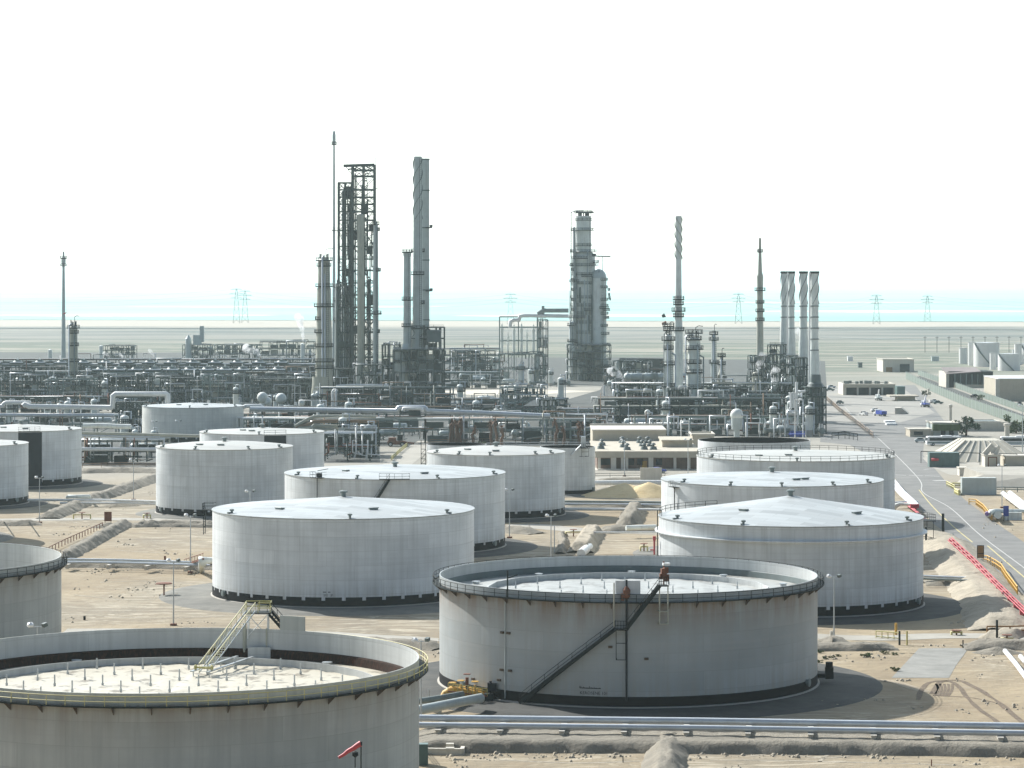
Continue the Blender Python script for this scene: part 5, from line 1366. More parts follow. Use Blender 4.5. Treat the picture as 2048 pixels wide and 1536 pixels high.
# prototypes ------------------------------------------------------------
def make_drum():
    r_ = thing("horizontal_drum", "proto", "drum")
    part("shell", drum_x(0, 0, 2.6, 1.25, 6), MAT['clad'], r_)
    for x in (-2, 2):
        part("saddle", MB().box((x, 0, .8), (.5, 1.9, 1.6)), MAT['conc'], r_)
    part("nozzle", MB().tube((.6, 0, 3.7), (.6, 0, 4.5), .25, 8).tube((-1.5, 0, 3.7), (-1.5, 0, 4.2), .2, 8), MAT['pipe'], r_)
    return r_
def make_exch():
    r_ = thing("heat_exchanger", "proto", "heat exchanger")
    part("shell", drum_x(0, 0, 1.6, .62, 6.2), MAT['clad_d'], r_)
    part("channel_head", MB().tube((-3.5, 0, 1.6), (-2.9, 0, 1.6), .85, 14).tube((3.1, 0, 1.6), (3.3, 0, 1.6), .8, 14), MAT['pipe_g'], r_)
    for x in (-1.9, 1.9): part("saddle", MB().box((x, 0, .55), (.4, 1.1, 1.1)), MAT['conc'], r_)
    part("nozzle", MB().tube((-3.2, 0, 2.3), (-3.2, 0, 3.4), .24, 8).tube((2.4, 0, 2.1), (2.4, 0, 3.2), .22, 8), MAT['pipe_w'], r_)
    return r_
def make_vessel():
    r_ = thing("vertical_vessel", "proto", "vessel")
    part("shell", MB().lathe([(1.2, 2), (1.2, 9)] + [(1.2 * math.cos(t * PI / 8), 9 + .7 * math.sin(t * PI / 8)) for t in range(1, 5)], 18), MAT['clad_w'], r_)
    part("skirt", MB().lathe([(1.25, 0), (1.22, 2)], 18), MAT['conc'], r_)
    ring_platform(r_, 1.2, 7.4, .9, 'dksteel', -2.5, .5)
    part("riser_pipe", MB().path([(0, 0, 9.6), (0, 0, 10.6), (1.8, -.4, 10.6), (1.8, -.4, .6)], .2, 6), MAT['pipe'], r_)
    return r_
def make_cooler():
    r_ = thing("air_cooler", "proto", "air cooler")
    part("bundle_box", MB().box((0, 0, 0), (7.6, 9, 1.0)), MAT['steel'], r_)
    part("fan_ring", MB().lathe([(2.6, .5), (1.9, 1.2), (1.9, 1.6), (1.7, 1.6), (1.7, .6)], 18), MAT['pipe_g'], r_)
    part("header_pipe", MB().tube((-3.6, -4.8, .2), (3.6, -4.8, .2), .32, 8), MAT['pipe'], r_)
    part("motor", MB().box((0, 0, 1.5), (1.0, .8, 1.1)).lathe([(.3, 2), (.05, 3)], 8), MAT['clad_w'], r_)
    return r_
DR, EX, VE, AC = make_drum(), make_exch(), make_vessel(), make_cooler()
uD, uE, uV, uA = [False], [False], [False], [False]

# long west unit: three rows of racks with air coolers along the top
L1 = rack("long tall steel rack carrying a row of air coolers across the west unit", -40, 476, 1345, 13, (4.5, 9.5, 13.2), 8.2, 40, 101, "steel_l", brace=.35, drops=28, mats=('pipe', 'pipe_g', 'pipe_d', 'pipe_w', 'pipe_g'), trays=3, infill=.8)
rack("tall dark rack continuing the cooler row towards the fat beige column", 480, 632, 1352, 13, (4.5, 9, 12.5), 8.2, 22, 102, 'steel', brace=.4, drops=10, trays=2)
rack("dim second rack row behind the long cooler rack", -40, 640, 1420, 12, (6, 11, 14.5), 9, 26, 103, 'steel', brace=.3, drops=8, infill=.85)
rack("dim third rack row at the back of the west unit", -40, 620, 1500, 12, (6, 11, 15), 10, 24, 104, 'steel', brace=.3, drops=8, infill=.85)
rack("low dark rack in front of the long cooler rack", -40, 610, 1290, 9, (4, 8.0, 10.5), 8.5, 30, 105, 'steel', brace=.3, drops=18, trays=2, infill=.8)
rack("lowest front rack of the west unit before the tall loop pipe", -40, 300, 1215, 8, (3.5, 6.5), 8.5, 22, 106, 'steel', brace=.3, drops=12)
def yard(px0, px1, Y0, Y1, n, seed, lab, grp):
    """ground equipment packed below and between the racks"""
    rd = random.Random(seed)
    for i in range(n):
        px = px0 + (px1 - px0) * (i + rd.random()) / n; Y = rd.uniform(Y0, Y1)
        k = rd.random(); sc_ = rd.uniform(.75, 1.25); rz = rd.choice((0, 0, PI / 2)) + rd.uniform(-.03, .03)
        if k < .38: place(DR, uD, (xat(px, Y), Y, 0), rz, "cladded horizontal drum " + lab, "drums " + grp, sc_)
        elif k < .76: place(EX, uE, (xat(px, Y), Y, 0), rz, "grey shell and tube exchanger " + lab, "exchangers " + grp, sc_ * 1.15)
        else: place(VE, uV, (xat(px, Y), Y, 0), rd.uniform(-1, 1), "pale upright vessel with side platform " + lab, "upright vessels " + grp, sc_)
for i in range(11):
    px = 200 + i * 35.5
    place(AC, uA, (xat(px, 1348), 1352, 14.2), 0, "air cooler with a white fan cone on the long cooler rack", "air coolers along the west unit")
for i in range(14):
    px = -10 + i * 44.0
    place(AC, uA, (xat(px, 1424), 1426, 15.6), 0, "air cooler with a pale fan cone on the rack behind the long cooler rack", "air coolers on the second rack", .9)
for i in range(6):
    px = 10 + i * 33.0
    place(AC, uA, (xat(px, 1300), 1296, 11.5), 0, "low air cooler over the dark front rack of the west unit", "low air coolers", .8)
yard(0, 620, 1235, 1345, 40, 201, "under the racks of the west unit", "of the west unit")
yard(0, 620, 1380, 1480, 26, 202, "behind the long cooler rack", "behind the cooler rack")
for i in range(7):
    block("equipment_structure", ("dark multi deck structure at the far west end of the plant", "dark pipe structure behind the beige column with the valve crown", "open deck structure between the cooler racks", "narrow deck structure amid the cooler racks", "pipe filled structure facing the tall loop pipe", "dark deck structure beside the fat beige column", "low deck structure near the foot of the steel tower")[i], "structure",
          (-30, 62, 230, 300, 395, 530, 580)[i], (60, 140, 290, 380, 470, 620, 660)[i], (742, 735, 745, 752, 738, 748, 758)[i], 800, (1325, 1385, 1375, 1330, 1395, 1300, 1280)[i], 12, 'steel', 3, 300 + i, 5, infill=.75, pipes=12)

# far back units on the flats
for a in ((365, 425, 690, 722, 2050, 'clad_d', "far pipe structure with a square chimney house beyond the cooler racks"), (430, 520, 690, 715, 2100, 'steel', "far low rack structure to the east of the square chimney house"), (520, 628, 684, 718, 2000, 'steel', "far dark rack structure just west of the steel tower"), (205, 268, 692, 715, 2080, 'steel', "far dark rack with a flat top beyond the west coolers")):
    block("equipment_structure", a[6], "structure", a[0], a[1], a[2], a[3], a[4], 16, 'steel', 3, 320 + a[0], 6, infill=.8, pipes=8)
single("chimney_house", MB().box(wp(404, 668, 2050), (8 * .36, 4, 32 * .36)).box(wp(395, 680, 2050), (16 * .36, 5, 20 * .36)).lathe([(2.2, 0), (2.2, 14), (.1, 17)], 12, c=tuple(wp(377, 0, 2050).xy) + (zat(722, 2050) + 2,)), MAT['clad'], "pale square chimney house standing over the far pipe structure", "chimney house")
for px, yt, yb_, Y, tl in ((100, 700, 726, 1800, "pale thin far tower near the slim lone flare"), (605, 688, 720, 1900, "white far tank tower with a steam wisp by the steel tower"), (202, 692, 728, 1900, "thin far pole tower at the flat topped rack")):
    single("far_tower", MB().lathe([(1.3, 0), (1.3, zat(yt, Y)), (.1, zat(yt, Y) + .6)], 12, c=(xat(px, Y), Y, 0)), MAT['clad_w'], tl, "tower")
rack("far thin rack strung over the flats behind the heater", 880, 1000, 1750, 8, (6, 11, 15), 9, 14, 107, 'steel_l')
rack("middle rack of stacked pipes between the heater and the vessel frame", 885, 1000, 1640, 10, (5, 10, 14), 8, 18, 108, 'steel')
rack("near dim rack at the pale hardstanding east of the heater", 888, 1000, 1500, 8, (4, 8), 8, 12, 109, 'steel')
rack("low rack running east from the big pale columns", 1215, 1330, 1560, 9, (4, 8), 8, 14, 110, 'steel')
yard(895, 1000, 1490, 1690, 12, 203, "between the heater and the vessel frame", "east of the heater")
yard(1000, 1140, 1520, 1560, 9, 204, "before the silver vessel frame", "before the vessel frame")
yard(1215, 1330, 1380, 1600, 16, 205, "between the big pale columns and the narrow column", "east of the pale columns")
for i in range(5):
    block("equipment_structure", ("low pipe structure east of the big pale columns", "pipe structure below the narrow pale column", "pipe structure between the stout column and the ball shaped vessel", "deck structure beneath the jointed stack", "dark deck structure before the thinner fin topped stack")[i], "structure",
          (1228, 1290, 1400, 1500, 1545)[i], (1300, 1330, 1500, 1545, 1600)[i], (722, 770, 775, 712, 770)[i], 850, (1480, 1180, 1170, 1390, 1140)[i], 12, 'steel', (3, 4, 4, 6, 5)[i], 340 + i, 5, infill=.75, pipes=16)
rack("long dark rack along the front of the east unit", 1200, 1560, 1085, 9, (4, 8, 11), 7.5, 28, 111, 'steel', brace=.4, drops=18, trays=2)
rack("front low rack of the east unit behind the tan flat roofed building", 1270, 1600, 1035, 7, (3.5, 6.5), 7, 22, 112, 'steel_l', brace=.3, drops=18)
rack("dim rack in the middle of the east unit", 1240, 1600, 1190, 10, (5, 9.5, 13), 8, 26, 113, 'steel', drops=12)
rack("dim rack at the back of the east unit", 1250, 1560, 1290, 10, (5, 9.5), 8, 20, 114, 'steel', drops=8)
yard(1210, 1640, 1040, 1090, 26, 206, "in the front row of the east unit", "of the east front row")
yard(1230, 1600, 1100, 1290, 40, 207, "deep inside the east unit", "inside the east unit")
yard(1520, 1650, 1020, 1050, 8, 208, "at the foot of the fin topped stacks", "by the fin topped stacks")
for px in (1255, 1272, 1300, 1318, 1345, 1362):
    Y = 1420; place(DR, uD, (xat(px, Y), Y, 5.5), PI / 2 if px % 2 else 0, "plump pale drum raised on the row beyond the narrow column", "raised drums", 1.35)
# frames and portals of light pipework at the front of the east unit
for i, (px, yt, w_) in enumerate(((1210, 846, 22), (1300, 838, 26), (1336, 834, 20), (1362, 842, 16), (1420, 832, 30), (1455, 850, 18), (1492, 846, 26), (1548, 838, 22), (1575, 822, 20), (1590, 800, 16))):
    Y = 1015 + (i % 3) * 8; k = Y / F; z = zat(yt, Y); x = xat(px, Y)
    single("pipe_portal", MB().path([(x, Y, 0), (x, Y, z), (x + w_ * k, Y, z), (x + w_ * k, Y, .3 if i % 2 else z * .4)], .22 + .06 * (i % 3), 7), MAT[('pipe_w', 'galv', 'pipe')[i % 3]],
           "pale looped pipe portal, " + ("by the tan building corner", "above the tan building roof", "before the narrow column foot", "between the two big pale columns of the unit", "before the stout column foot", "west of the ball shaped vessel", "under the ball shaped vessel", "east of the ball shaped vessel", "low before the heater frames", "highest before the fin topped stacks")[i], "pipe portal", "pale pipe portals")
rd = random.Random(77)
single("pipe_manifold", MB().path([wp(1582, 785, 1040), wp(1582, 815, 1040), wp(1577, 822, 1040), wp(1577, 826, 1040)], .45, 8).path([wp(1587, 784, 1040), wp(1587, 816, 1040)], .42, 8).path([wp(1593, 764, 1040), wp(1593, 828, 1040), wp(1580, 826, 1040), wp(1573, 822, 1040)], .5, 8).path([wp(1596, 784, 1040), wp(1611, 782, 1040)], .4, 8), MAT['pipe_w'], "cluster of bright white bent pipes beside the cladded heater box", "pipe manifold")

# front middle: racks between the tanks and the heater
M1 = rack("long low rack under the big silver main pipe west of the palms", 488, 850, 985, 9, (4.5, 8.0), 9, 22, 115, 'steel_l', drops=10, trays=2)
rack("long low rack under the silver main pipe behind the palm trunks", 850, 1190, 985, 9, (4.5, 8.0), 9, 22, 116, 'steel_l', drops=12, trays=2)
rack("dark low rack behind the silver main pipe", 500, 900, 1080, 10, (4, 8), 9, 22, 117, 'steel', drops=8)
rack("dense bank of parallel pipes before the tan building", 1110, 1200, 1010, 16, (3, 6, 8), 9, 30, 118, 'steel', drops=4)
rack("dense bank of parallel pipes under the big pale columns", 1130, 1215, 1120, 26, (3, 5), 9, 26, 119, 'steel_l', drops=4)
rack("dark pipe gallery below the cream roofed tank", 650, 740, 885, 12, (4, 8), 7, 18, 120, 'steel', drops=10, trays=2)
rack("low gallery west of the scrub ringed tank", 163, 318, 870, 10, (3.8, 7.0), 8, 22, 121, 'steel', drops=12, trays=2)
rack("pale pipe rack beneath the tall pipe loop in the west", -30, 232, 1035, 8, (4, 7.0), 8, 22, 122, 'steel_l', drops=10, trays=1)
rack("rack on the east flank of the furthest white tank", 488, 560, 1040, 8, (4, 7), 8, 14, 123, 'steel_l', drops=8)
block("equipment_structure", "dark lattice casing under the tall pipe loop beside the furthest white tank", "structure", 232, 286, 805, 868, 1060, 10, 'steel', 4, 351, 4, infill=.8, pipes=14)
block("equipment_structure", "dark enclosed pipe structure at the east edge of the cream roofed tank", "structure", 690, 752, 860, 925, 905, 14, 'steel', 4, 352, 4, infill=.85, pipes=18)
block("equipment_structure", "dark open shed structure amid the bank of parallel pipes", "structure", 1080, 1112, 800, 880, 1000, 22, 'steel', 3, 353, 2, infill=.9, pipes=12)
single("sloped_canopy", MB().prism([(xat(1046, 1090), 1090), (xat(1108, 1090), 1090), (xat(1112, 1150), 1150), (xat(1068, 1150), 1150)], zat(812, 1100), zat(812, 1100) + .4), MAT['dksteel'], "dark sloping canopy roof among the pipe banks before the pale hardstanding", "canopy")
yard(500, 850, 1000, 1075, 22, 209, "behind the silver main pipe", "behind the main pipe")
yard(860, 1080, 1000, 1080, 18, 210, "behind the palm trunks", "behind the palm trunks")
yard(655, 745, 900, 960, 8, 211, "in the gallery below the cream roofed tank", "in the pipe gallery")
yard(170, 310, 885, 960, 10, 212, "in the low gallery of the west", "in the west gallery")
yard(0, 230, 1050, 1130, 14, 213, "behind the tall pipe loop", "behind the pipe loop")
yard(890, 1130, 1230, 1340, 18, 215, "before the pale hardstanding", "before the hardstanding")
for i_, (a_, b_, yt_, yb_, Y_, lb_) in enumerate(((1400, 1468, 792, 852, 1100, "tangled pipe structure between the stout column and the ball shaped vessel row"), (1340, 1380, 780, 850, 1098, "narrow tangled structure between the two big pale unit columns"), (1232, 1300, 786, 848, 1095, "tangled pipe structure just west of the narrow column"), (1490, 1560, 790, 856, 1090, "tangled structure west of the heater frames"), (1600, 1640, 800, 866, 1060, "pipe stair structure hugging the cladded heater box"),
  (0, 90, 752, 802, 1278, "tangled pipe structure at the west edge before the cooler rack"), (95, 190, 758, 804, 1276, "tangled pipe structure at the foot of the valve crowned column"), (200, 300, 752, 802, 1280, "tangled pipe structure rising over the tall pipe loop"), (305, 400, 756, 804, 1277, "tangled pipe structure behind the furthest white tank"), (405, 500, 752, 802, 1281, "tangled pipe structure over the exchanger heads"), (505, 615, 758, 806, 1279, "tangled pipe structure west of the fat beige column foot"),
  (900, 990, 702, 760, 1620, "tangled pipe structure between heater and vessel frame"), (1000, 1090, 775, 812, 1180, "low tangled structure on the far edge of the pipe bank"))):
    block("equipment_structure", lb_, "structure", a_, b_, yt_, yb_, Y_, 8, 'steel' if i_ % 3 else 'steel_l', 4, 400 + i_, 6, infill=.7, pipes=26)
rack("low pipe rack along the south edge of the pale hardstanding", 885, 1130, 1215, 8, (3, 5.5), 8, 18, 124, 'steel', drops=10)
rack("tall dark rack before the foot of the short stack", 640, 900, 1200, 9, (4, 8, 11), 8, 22, 125, 'steel', brace=.4, drops=14, trays=2)
yard(520, 640, 1150, 1230, 10, 214, "at the foot of the fat beige column", "by the fat column")
for i, (px, y_) in enumerate(((525, 795), (562, 797), (536, 803))):
    Y = 1120; rr = 11 * Y / F if i < 2 else 8 * Y / F
    c = wp(px, y_, Y)
    single("ball_vessel", MB().sphere(c, rr, 18, 12).lathe([(rr * .5, -rr), (rr * .5, -c.z)], 12, c=tuple(c)), MAT['clad_w'], ("bright round vessel head at the end of the exchanger row by the furthest white tank", "duller round vessel head beside the bright one", "small white dished drum under the bright vessel head")[i], "vessel")
# main pipes with their loops
def line(label, pts, r, mat, cat="pipeline", group=None, n=10):
    return single("pipeline", MB().path(pts, r, n), MAT[mat], label, cat, group)
Y = 985
line("big silver main pipe with a square loop crossing behind the tanks", [wp(500, 818, Y), wp(794, 822, Y), wp(797, 816, Y), wp(800, 815, Y), wp(848, 815, Y), wp(851, 817, Y), wp(853, 822, Y), wp(1010, 828, Y), wp(1100, 832, Y)], .85, 'pipe')
line("second loop pipe tucked under the square loop of the main pipe", [wp(806, 822, Y - 2), wp(808, 817, Y - 2), wp(842, 817, Y - 2), wp(845, 822, Y - 2)], .6, 'pipe_w')
Y = 1033
line("big white pipe of the west with a tall square loop by the furthest tank", [wp(-30, 813, Y), wp(5, 812, Y), wp(8, 807, Y), wp(12, 805, Y), wp(58, 805, Y), wp(61, 806, Y)], .7, 'pipe_w')
line("big white pipe rising over a tall square loop beside the furthest white tank", [wp(46, 812, Y - 2), wp(50, 809, Y - 2), wp(58, 813, Y - 2), wp(222, 815, Y - 2), wp(225, 812, Y - 2), wp(226, 792, Y - 2), wp(231, 788, Y - 2), wp(331, 788, Y - 2), wp(335, 790, Y - 2), wp(336, 806, Y - 2)], .9, 'pipe_w')
line("thinner grey pipe along the west rack below the white loop pipe", [wp(-30, 830, Y - 3), wp(228, 831, Y - 3)], .6, 'pipe')
Y = 868
line("silver pipe on the low west gallery ending in a flanged drum", [wp(166, 852, Y), wp(200, 851, Y), wp(240, 853, Y), wp(262, 853, Y)], .75, 'clad_w')
line("yellowish long pipe over the low west gallery", [wp(162, 866, Y), wp(250, 868, Y), wp(400, 872, Y)], .45, 'clad_b')
line("pale second long pipe over the low west gallery", [wp(162, 871, Y), wp(320, 874, Y)], .4, 'pipe')
line("thick silver pipe along the foot of the low west gallery", [wp(162, 898, Y), wp(320, 899, Y)], .6, 'pipe_w')
line("white stub pipe looping on the east side of the furthest white tank", [wp(486, 815, 1000), wp(492, 812, 1000), wp(520, 812, 1000), wp(526, 816, 1000)], .7, 'pipe_w')
Y = 930
for i, (ya, yb_) in enumerate(((833, 831), (843, 841), (851, 852), (858, 860))):
    line(("uppermost brownish pipe of the curving bundle beyond the cream roofed tank", "second brownish pipe of the curving bundle", "third brownish pipe of the curving bundle with a short kink", "lowest brownish pipe of the curving bundle beside the cream roof")[i], [wp(590 + i * 2, 852 + i * 2, Y), wp(615 + i * 4, ya + 5, Y + 3), wp(628, ya, Y + 6), wp(690, yb_ + 1, Y + 8), wp(752, yb_ + 2, Y + 10)], .5, ('clad_b', 'pipe_o', 'clad_b', 'clad_b')[i])
line("pale double elbow pipe standing at the foot of the fat beige column", [wp(720, 817, 1180), wp(666, 815, 1180), wp(665, 812, 1180), wp(665, 784, 1180), wp(668, 780, 1180), wp(672, 780, 1180)], .55, 'pipe_w')
line("second pale elbow pipe beside the column foot", [wp(672, 815, 1178), wp(672, 784, 1178), wp(674, 779, 1178)], .5, 'pipe_w')
line("pale pipe crossing in front of the heater structure", [wp(672, 772, 1250), wp(700, 770, 1250), wp(775, 771, 1250), wp(776, 792, 1250), wp(763, 793, 1250), wp(763, 813, 1250)], .5, 'pipe_w')
line("white straight pipe on low supports before the silver vessel frame", [wp(885, 768, 1560), wp(1000, 769, 1555), wp(1088, 769, 1555)], .7, 'pipe_w')
for i, (px, yt, yb_, Y) in enumerate(((853, 690, 792, 1285), (875, 720, 790, 1283), (1270, 775, 830, 1150), (1208, 770, 800, 1400))):
    line(("white vertical vent pipe on the heater structure", "shorter white vertical pipe on the heater structure", "pale vertical pipe west of the narrow column", "pale vertical pipe below the big pale columns")[i], [wp(px, yt, Y), wp(px, yb_, Y)], .5, 'pipe_w')
# steam
def steam(label, pts, Y):
    mb = MB(); rd = random.Random(len(label))
    for i in range(len(pts) - 1):
        for k in range(5):
            u = k / 5; px = pts[i][0] + (pts[i + 1][0] - pts[i][0]) * u; py = pts[i][1] + (pts[i + 1][1] - pts[i][1]) * u; w_ = pts[i][2] + (pts[i + 1][2] - pts[i][2]) * u
            c = wp(px + rd.uniform(-.25, .25) * w_, py + rd.uniform(-.2, .2) * w_, Y + rd.uniform(-1, 1)); mb.sphere(c, w_ * Y / F * .72, 10, 7, (1, 1, rd.uniform(.8, 1.3)))
    o = single("steam_plume", mb, MAT['steam'], label, "steam plume")
m = bpy.data.materials.new("steam"); m.use_nodes = True; t_ = m.node_tree
for n_ in list(t_.nodes):
    if n_.type == 'BSDF_PRINCIPLED': t_.nodes.remove(n_)
pv = t_.nodes.new("ShaderNodeVolumePrincipled"); pv.inputs["Color"].default_value = (1, 1, 1, 1); dn = N(t_, "TexNoise"); dn.inputs["Scale"].default_value = .22; dn.inputs["Detail"].default_value = 3; t_.links.new(N(t_, "TexCoord").outputs["Object"], dn.inputs["Vector"]); t_.links.new(ramp(t_, dn.outputs["Fac"], .4, .7, 0, .7), pv.inputs["Density"]); pv.inputs["Anisotropy"].default_value = .3
t_.links.new(pv.outputs[0], [n_ for n_ in t_.nodes if n_.type == 'OUTPUT_MATERIAL'][0].inputs["Volume"]); MAT['steam'] = m
steam("tall white steam plume rising to the west of the fat beige column", [(606, 684, 3), (605, 665, 6), (602, 645, 9), (597, 630, 12)], 1880)
steam("drifting white steam puff over the cooler racks", [(521, 713, 3), (512, 704, 7), (500, 698, 11), (490, 695, 14)], 1600)
steam("small slanted steam wisp above the second cooler", [(221, 716, 2), (213, 709, 5), (207, 706, 7)], 1500)
steam("small slanted steam wisp above the fourth cooler", [(247, 716, 3), (240, 708, 6)], 1500)
steam("thin steam wisp above the sixth cooler", [(310, 716, 2), (304, 706, 4), (298, 700, 5)], 1500)
steam("white steam burst beside the low structures east of the big pale columns", [(1247, 763, 3), (1240, 752, 8), (1230, 744, 10), (1220, 742, 10)], 1450)
steam("white steam plume beneath the jointed stack", [(1515, 744, 4), (1518, 732, 7), (1522, 716, 11), (1526, 710, 9)], 1195)
steam("white steam plume leaning up before the heater frames", [(1544, 778, 4), (1548, 768, 8), (1550, 752, 12), (1553, 738, 13)], 1145)
steam("faint steam puff between the fin topped stacks", [(1612, 678, 4), (1604, 668, 9), (1596, 662, 11)], 1180)

# ------------------------------------------------------------------ tank farm pipelines
def gpipe(label, pts, z, r, mat='pipe', supports=0.0, sgroup=None, n=10, zs=None, ptop=None):
    """pipe along photo pixels at height z (its axis), with sleepers under it"""
    w_ = [gp(p[0], p[1], z) for p in pts]
    o = single("pipeline", MB().path(w_, r, n), MAT[mat], label, "pipeline")
    return o, w_
def supports(w_, z_top, step, wd, group, label, z0=0.0, off=0.0, mat='conc'):
    L = sum((w_[i + 1] - w_[i]).length for i in range(len(w_) - 1)); s = step * .5 + off; proto = None
    while s < L:
        q = s
        for i in range(len(w_) - 1):
            l_ = (w_[i + 1] - w_[i]).length
            if q <= l_: break
            q -= l_
        dirv = (w_[i + 1] - w_[i]).normalized(); p = w_[i] + dirv * q
        if proto is None:
            mb = MB().box((0, 0, (z_top - z0) / 2), (.55, wd, z_top - z0)).box((0, 0, z_top - z0 + .04), (.7, wd * 1.05, .12))
            proto = o = single("pipe_support", mb, MAT[mat], label, "pipe support", group)
        else: o = link(proto.copy())
        o.location = (p.x, p.y, z0); o.rotation_euler = (0, 0, math.atan2(dirv.y, dirv.x)); s += step
o, a_ = gpipe("thick silver pipe, upper of the long pair before the big white open tank", ((700, 1433), (838, 1436), (1400, 1442), (2200, 1455), (2900, 1466)), 2.35, .42)
o, b_ = gpipe("silver pipe, lower of the long pair before the big white open tank", ((700, 1446), (838, 1450), (1400, 1456), (2200, 1469), (2900, 1480)), 2.15, .36)
supports([(a_[i] + b_[i]) / 2 for i in range(5)], 1.72, 7.4, 6.6, "sleepers under the long front pipes", "low concrete sleeper under the long silver front pipes", z0=1.0)
o, a_ = gpipe("upper thin silver pipe running from the frame edge open tank to the cone roof tank", ((100, 1118), (250, 1120), (460, 1127)), 1.7, .22)
o, b_ = gpipe("lower thin silver pipe running from the frame edge open tank to the cone roof tank", ((100, 1124), (250, 1126), (460, 1132)), 1.6, .25)
o, c_ = gpipe("middle blue grey pipe of the bundle by the frame edge open tank", ((100, 1121), (250, 1123), (460, 1129.5)), 1.6, .16, 'pipe_g')
supports(b_, 1.3, 8, 4.5, "sleepers under the thin pipe bundle", "small sleeper under the thin pipe bundle by the cone roof tank", z0=.6)
single("pipeline", MB().path([gp(455, 1122, 3.2), gp(430, 1121, 3.2), gp(412, 1121, 3.2), gp(404, 1124, 3.0), gp(403, 1130, 2.0), gp(403, 1143, .2)], .6, 12), MAT['clad_w'], "fat pale elbow pipe bending down beside the cone roof tank", "pipeline")
fs = MB()
for k in range(2):
    p, q = gp(368, 1130, .4), gp(406, 1118, 3.6); o_ = V(0, 1.2 * k, 0)
    fs.beam(p + o_, q + o_, .25, .3); fs.beam(gp(436, 1136, .4) + o_, q + o_, .25, .3)
    fs.tube(p + o_ + V(0, 0, 1), q + o_ + V(0, 0, 1), .05, 5)
for k in range(8):
    u = k / 7; p = gp(368, 1130, .4) + (gp(406, 1118, 3.6) - gp(368, 1130, .4)) * u; fs.box((p.x, p.y + .6, p.z), (.5, 1.2, .06)); fs.tube(p, p + V(0, 0, 1), .04, 4)
single("crossover_stair", fs, MAT['rust'], "brown steel crossover stair over the thin pipe bundle", "stair")
o, a_ = gpipe("blue grey pipe running east from the steep roofed tank to the faded red fire main", ((1840, 1152), (1985, 1158)), 1.5, .24, 'pipe')
o, b_ = gpipe("second blue grey pipe running east to the faded red fire main", ((1840, 1157), (1985, 1163)), 1.4, .2, 'pipe_g')
supports(a_, 1.2, 9, 3.0, "sleepers by the fire main", "small sleeper under the pipes to the fire main", z0=.7)
for i, (px, dy) in enumerate(((0, 0), (3, -3), (7, -5))):
    o, FM = gpipe(("long faded red fire main dropping past the amber board", "second faded red fire main beside the long one", "outer red fire main on the road side")[i], ((1896 + px, 1080 + dy), (1940 + px, 1120 + dy), (1985 + px, 1165 + dy), (2050 + px, 1228 + dy), (2120 + px, 1300 + dy), (2350 + px, 1520 + dy)), 2.5 - .15 * i, .11, 'firered')
supports([V(p.x - .4, p.y, 0) for p in FM], 2.1, 9.0, 1.1, "red posts under the fire mains", "short red post under the faded fire mains", z0=.0, mat='red')
for i, (px, dy) in enumerate(((0, 0), (3, 0))):
    gpipe(("faded red pipe emerging behind the steep roofed tank", "second faded red pipe behind the steep roofed tank")[i], ((1806 + px, 1004 + dy), (1830 + px, 1022 + dy), (1850 + px, 1040 + dy)), 1.2, .2, 'firered')
single("valve_cluster", MB().tube(gp(1832, 1015, .2), gp(1832, 1015, 2.2), .35, 8).tube(gp(1826, 1013, .2), gp(1826, 1013, 1.8), .3, 8).box(gp(1829, 1012, 2.4), (2.0, .9, .9)), MAT['firered'], "red valve cluster where the pipes meet behind the steep roofed tank", "valves")
for i in range(3):
    gpipe(("white pipe, west one of the three running off behind the railed tank", "white pipe, middle one of the three behind the railed tank", "white pipe, east one of the three behind the railed tank")[i], ((1778 + i * 4, 962 - i * 2), (1800 + i * 4, 988 - i * 2), (1828 + i * 4, 1014 - i * 2)), 1.5, .38, 'white')
gpipe("grey pipe bridging across to the three white pipes", ((1786, 1006), (1812, 1004), (1836, 1004)), 1.4, .3, 'pipe')
single("pipeline", MB().path([gp(1788, 1020, .4), gp(1790, 1012, 1.6), gp(1800, 1008, 2.0), gp(1822, 1009, 2.0)], .35, 8), MAT['clad_w'], "pale hooked pipe beside the railed tank", "pipeline")
for i in range(2):
    gpipe(("bright white pipe, lower of the pair east of the road", "bright white pipe, upper of the pair east of the road")[i], ((2006 + i * 14, 987 - i), (2026 + i * 14, 1002), (2060 + i * 14, 1028)), 1.4, .62, 'white', n=14)
w_ = [gp(2010, 990), gp(2030, 1006), gp(2058, 1028)]
supports(w_, .9, 12, 3, "sleepers under the bright white pipes", "sleeper under the bright white pipes east of the road")
gpipe("white pipe lying down the slope at the picture edge east of the slab", ((2010, 1302), (2032, 1328), (2060, 1366)), .5, .35, 'white')
single("pipe_end", MB().tube(gp(2041, 1313, .5), gp(2052, 1326, .5), .35, 10), MAT['pipe_w'], "short cut pipe end beside the white pipe on the slope", "pipe")
gpipe("silver pipe along the track west of the scrub ringed tank", ((55, 1000), (200, 1000), (312, 1003)), 1.6, .3, 'pipe_w')
gpipe("second silver pipe along the track by the scrub ringed tank", ((120, 1006), (240, 1006), (312, 1008)), 1.0, .28, 'pipe_w')
single("pipeline", MB().path([gp(134, 998, .5), gp(134, 994, 2), gp(136, 993, 2.4), gp(178, 993, 2.4), gp(180, 995, 2), gp(180, 1000, .5)], .35, 8), MAT['clad_w'], "low expansion loop of pale pipe beside the black panelled tank", "pipeline")
gpipe("long white pipe across the track behind the sand heaps", ((1185, 966), (1270, 965), (1330, 965)), 1.6, .65, 'pipe_w')
gpipe("long grey pipe in front of the sand heaps", ((1125, 1003), (1250, 1004), (1330, 1005)), 1.8, .3, 'pipe_g')
gpipe("second long grey pipe before the sand heaps", ((1125, 1008), (1250, 1009), (1330, 1010)), 1.8, .3, 'pipe')
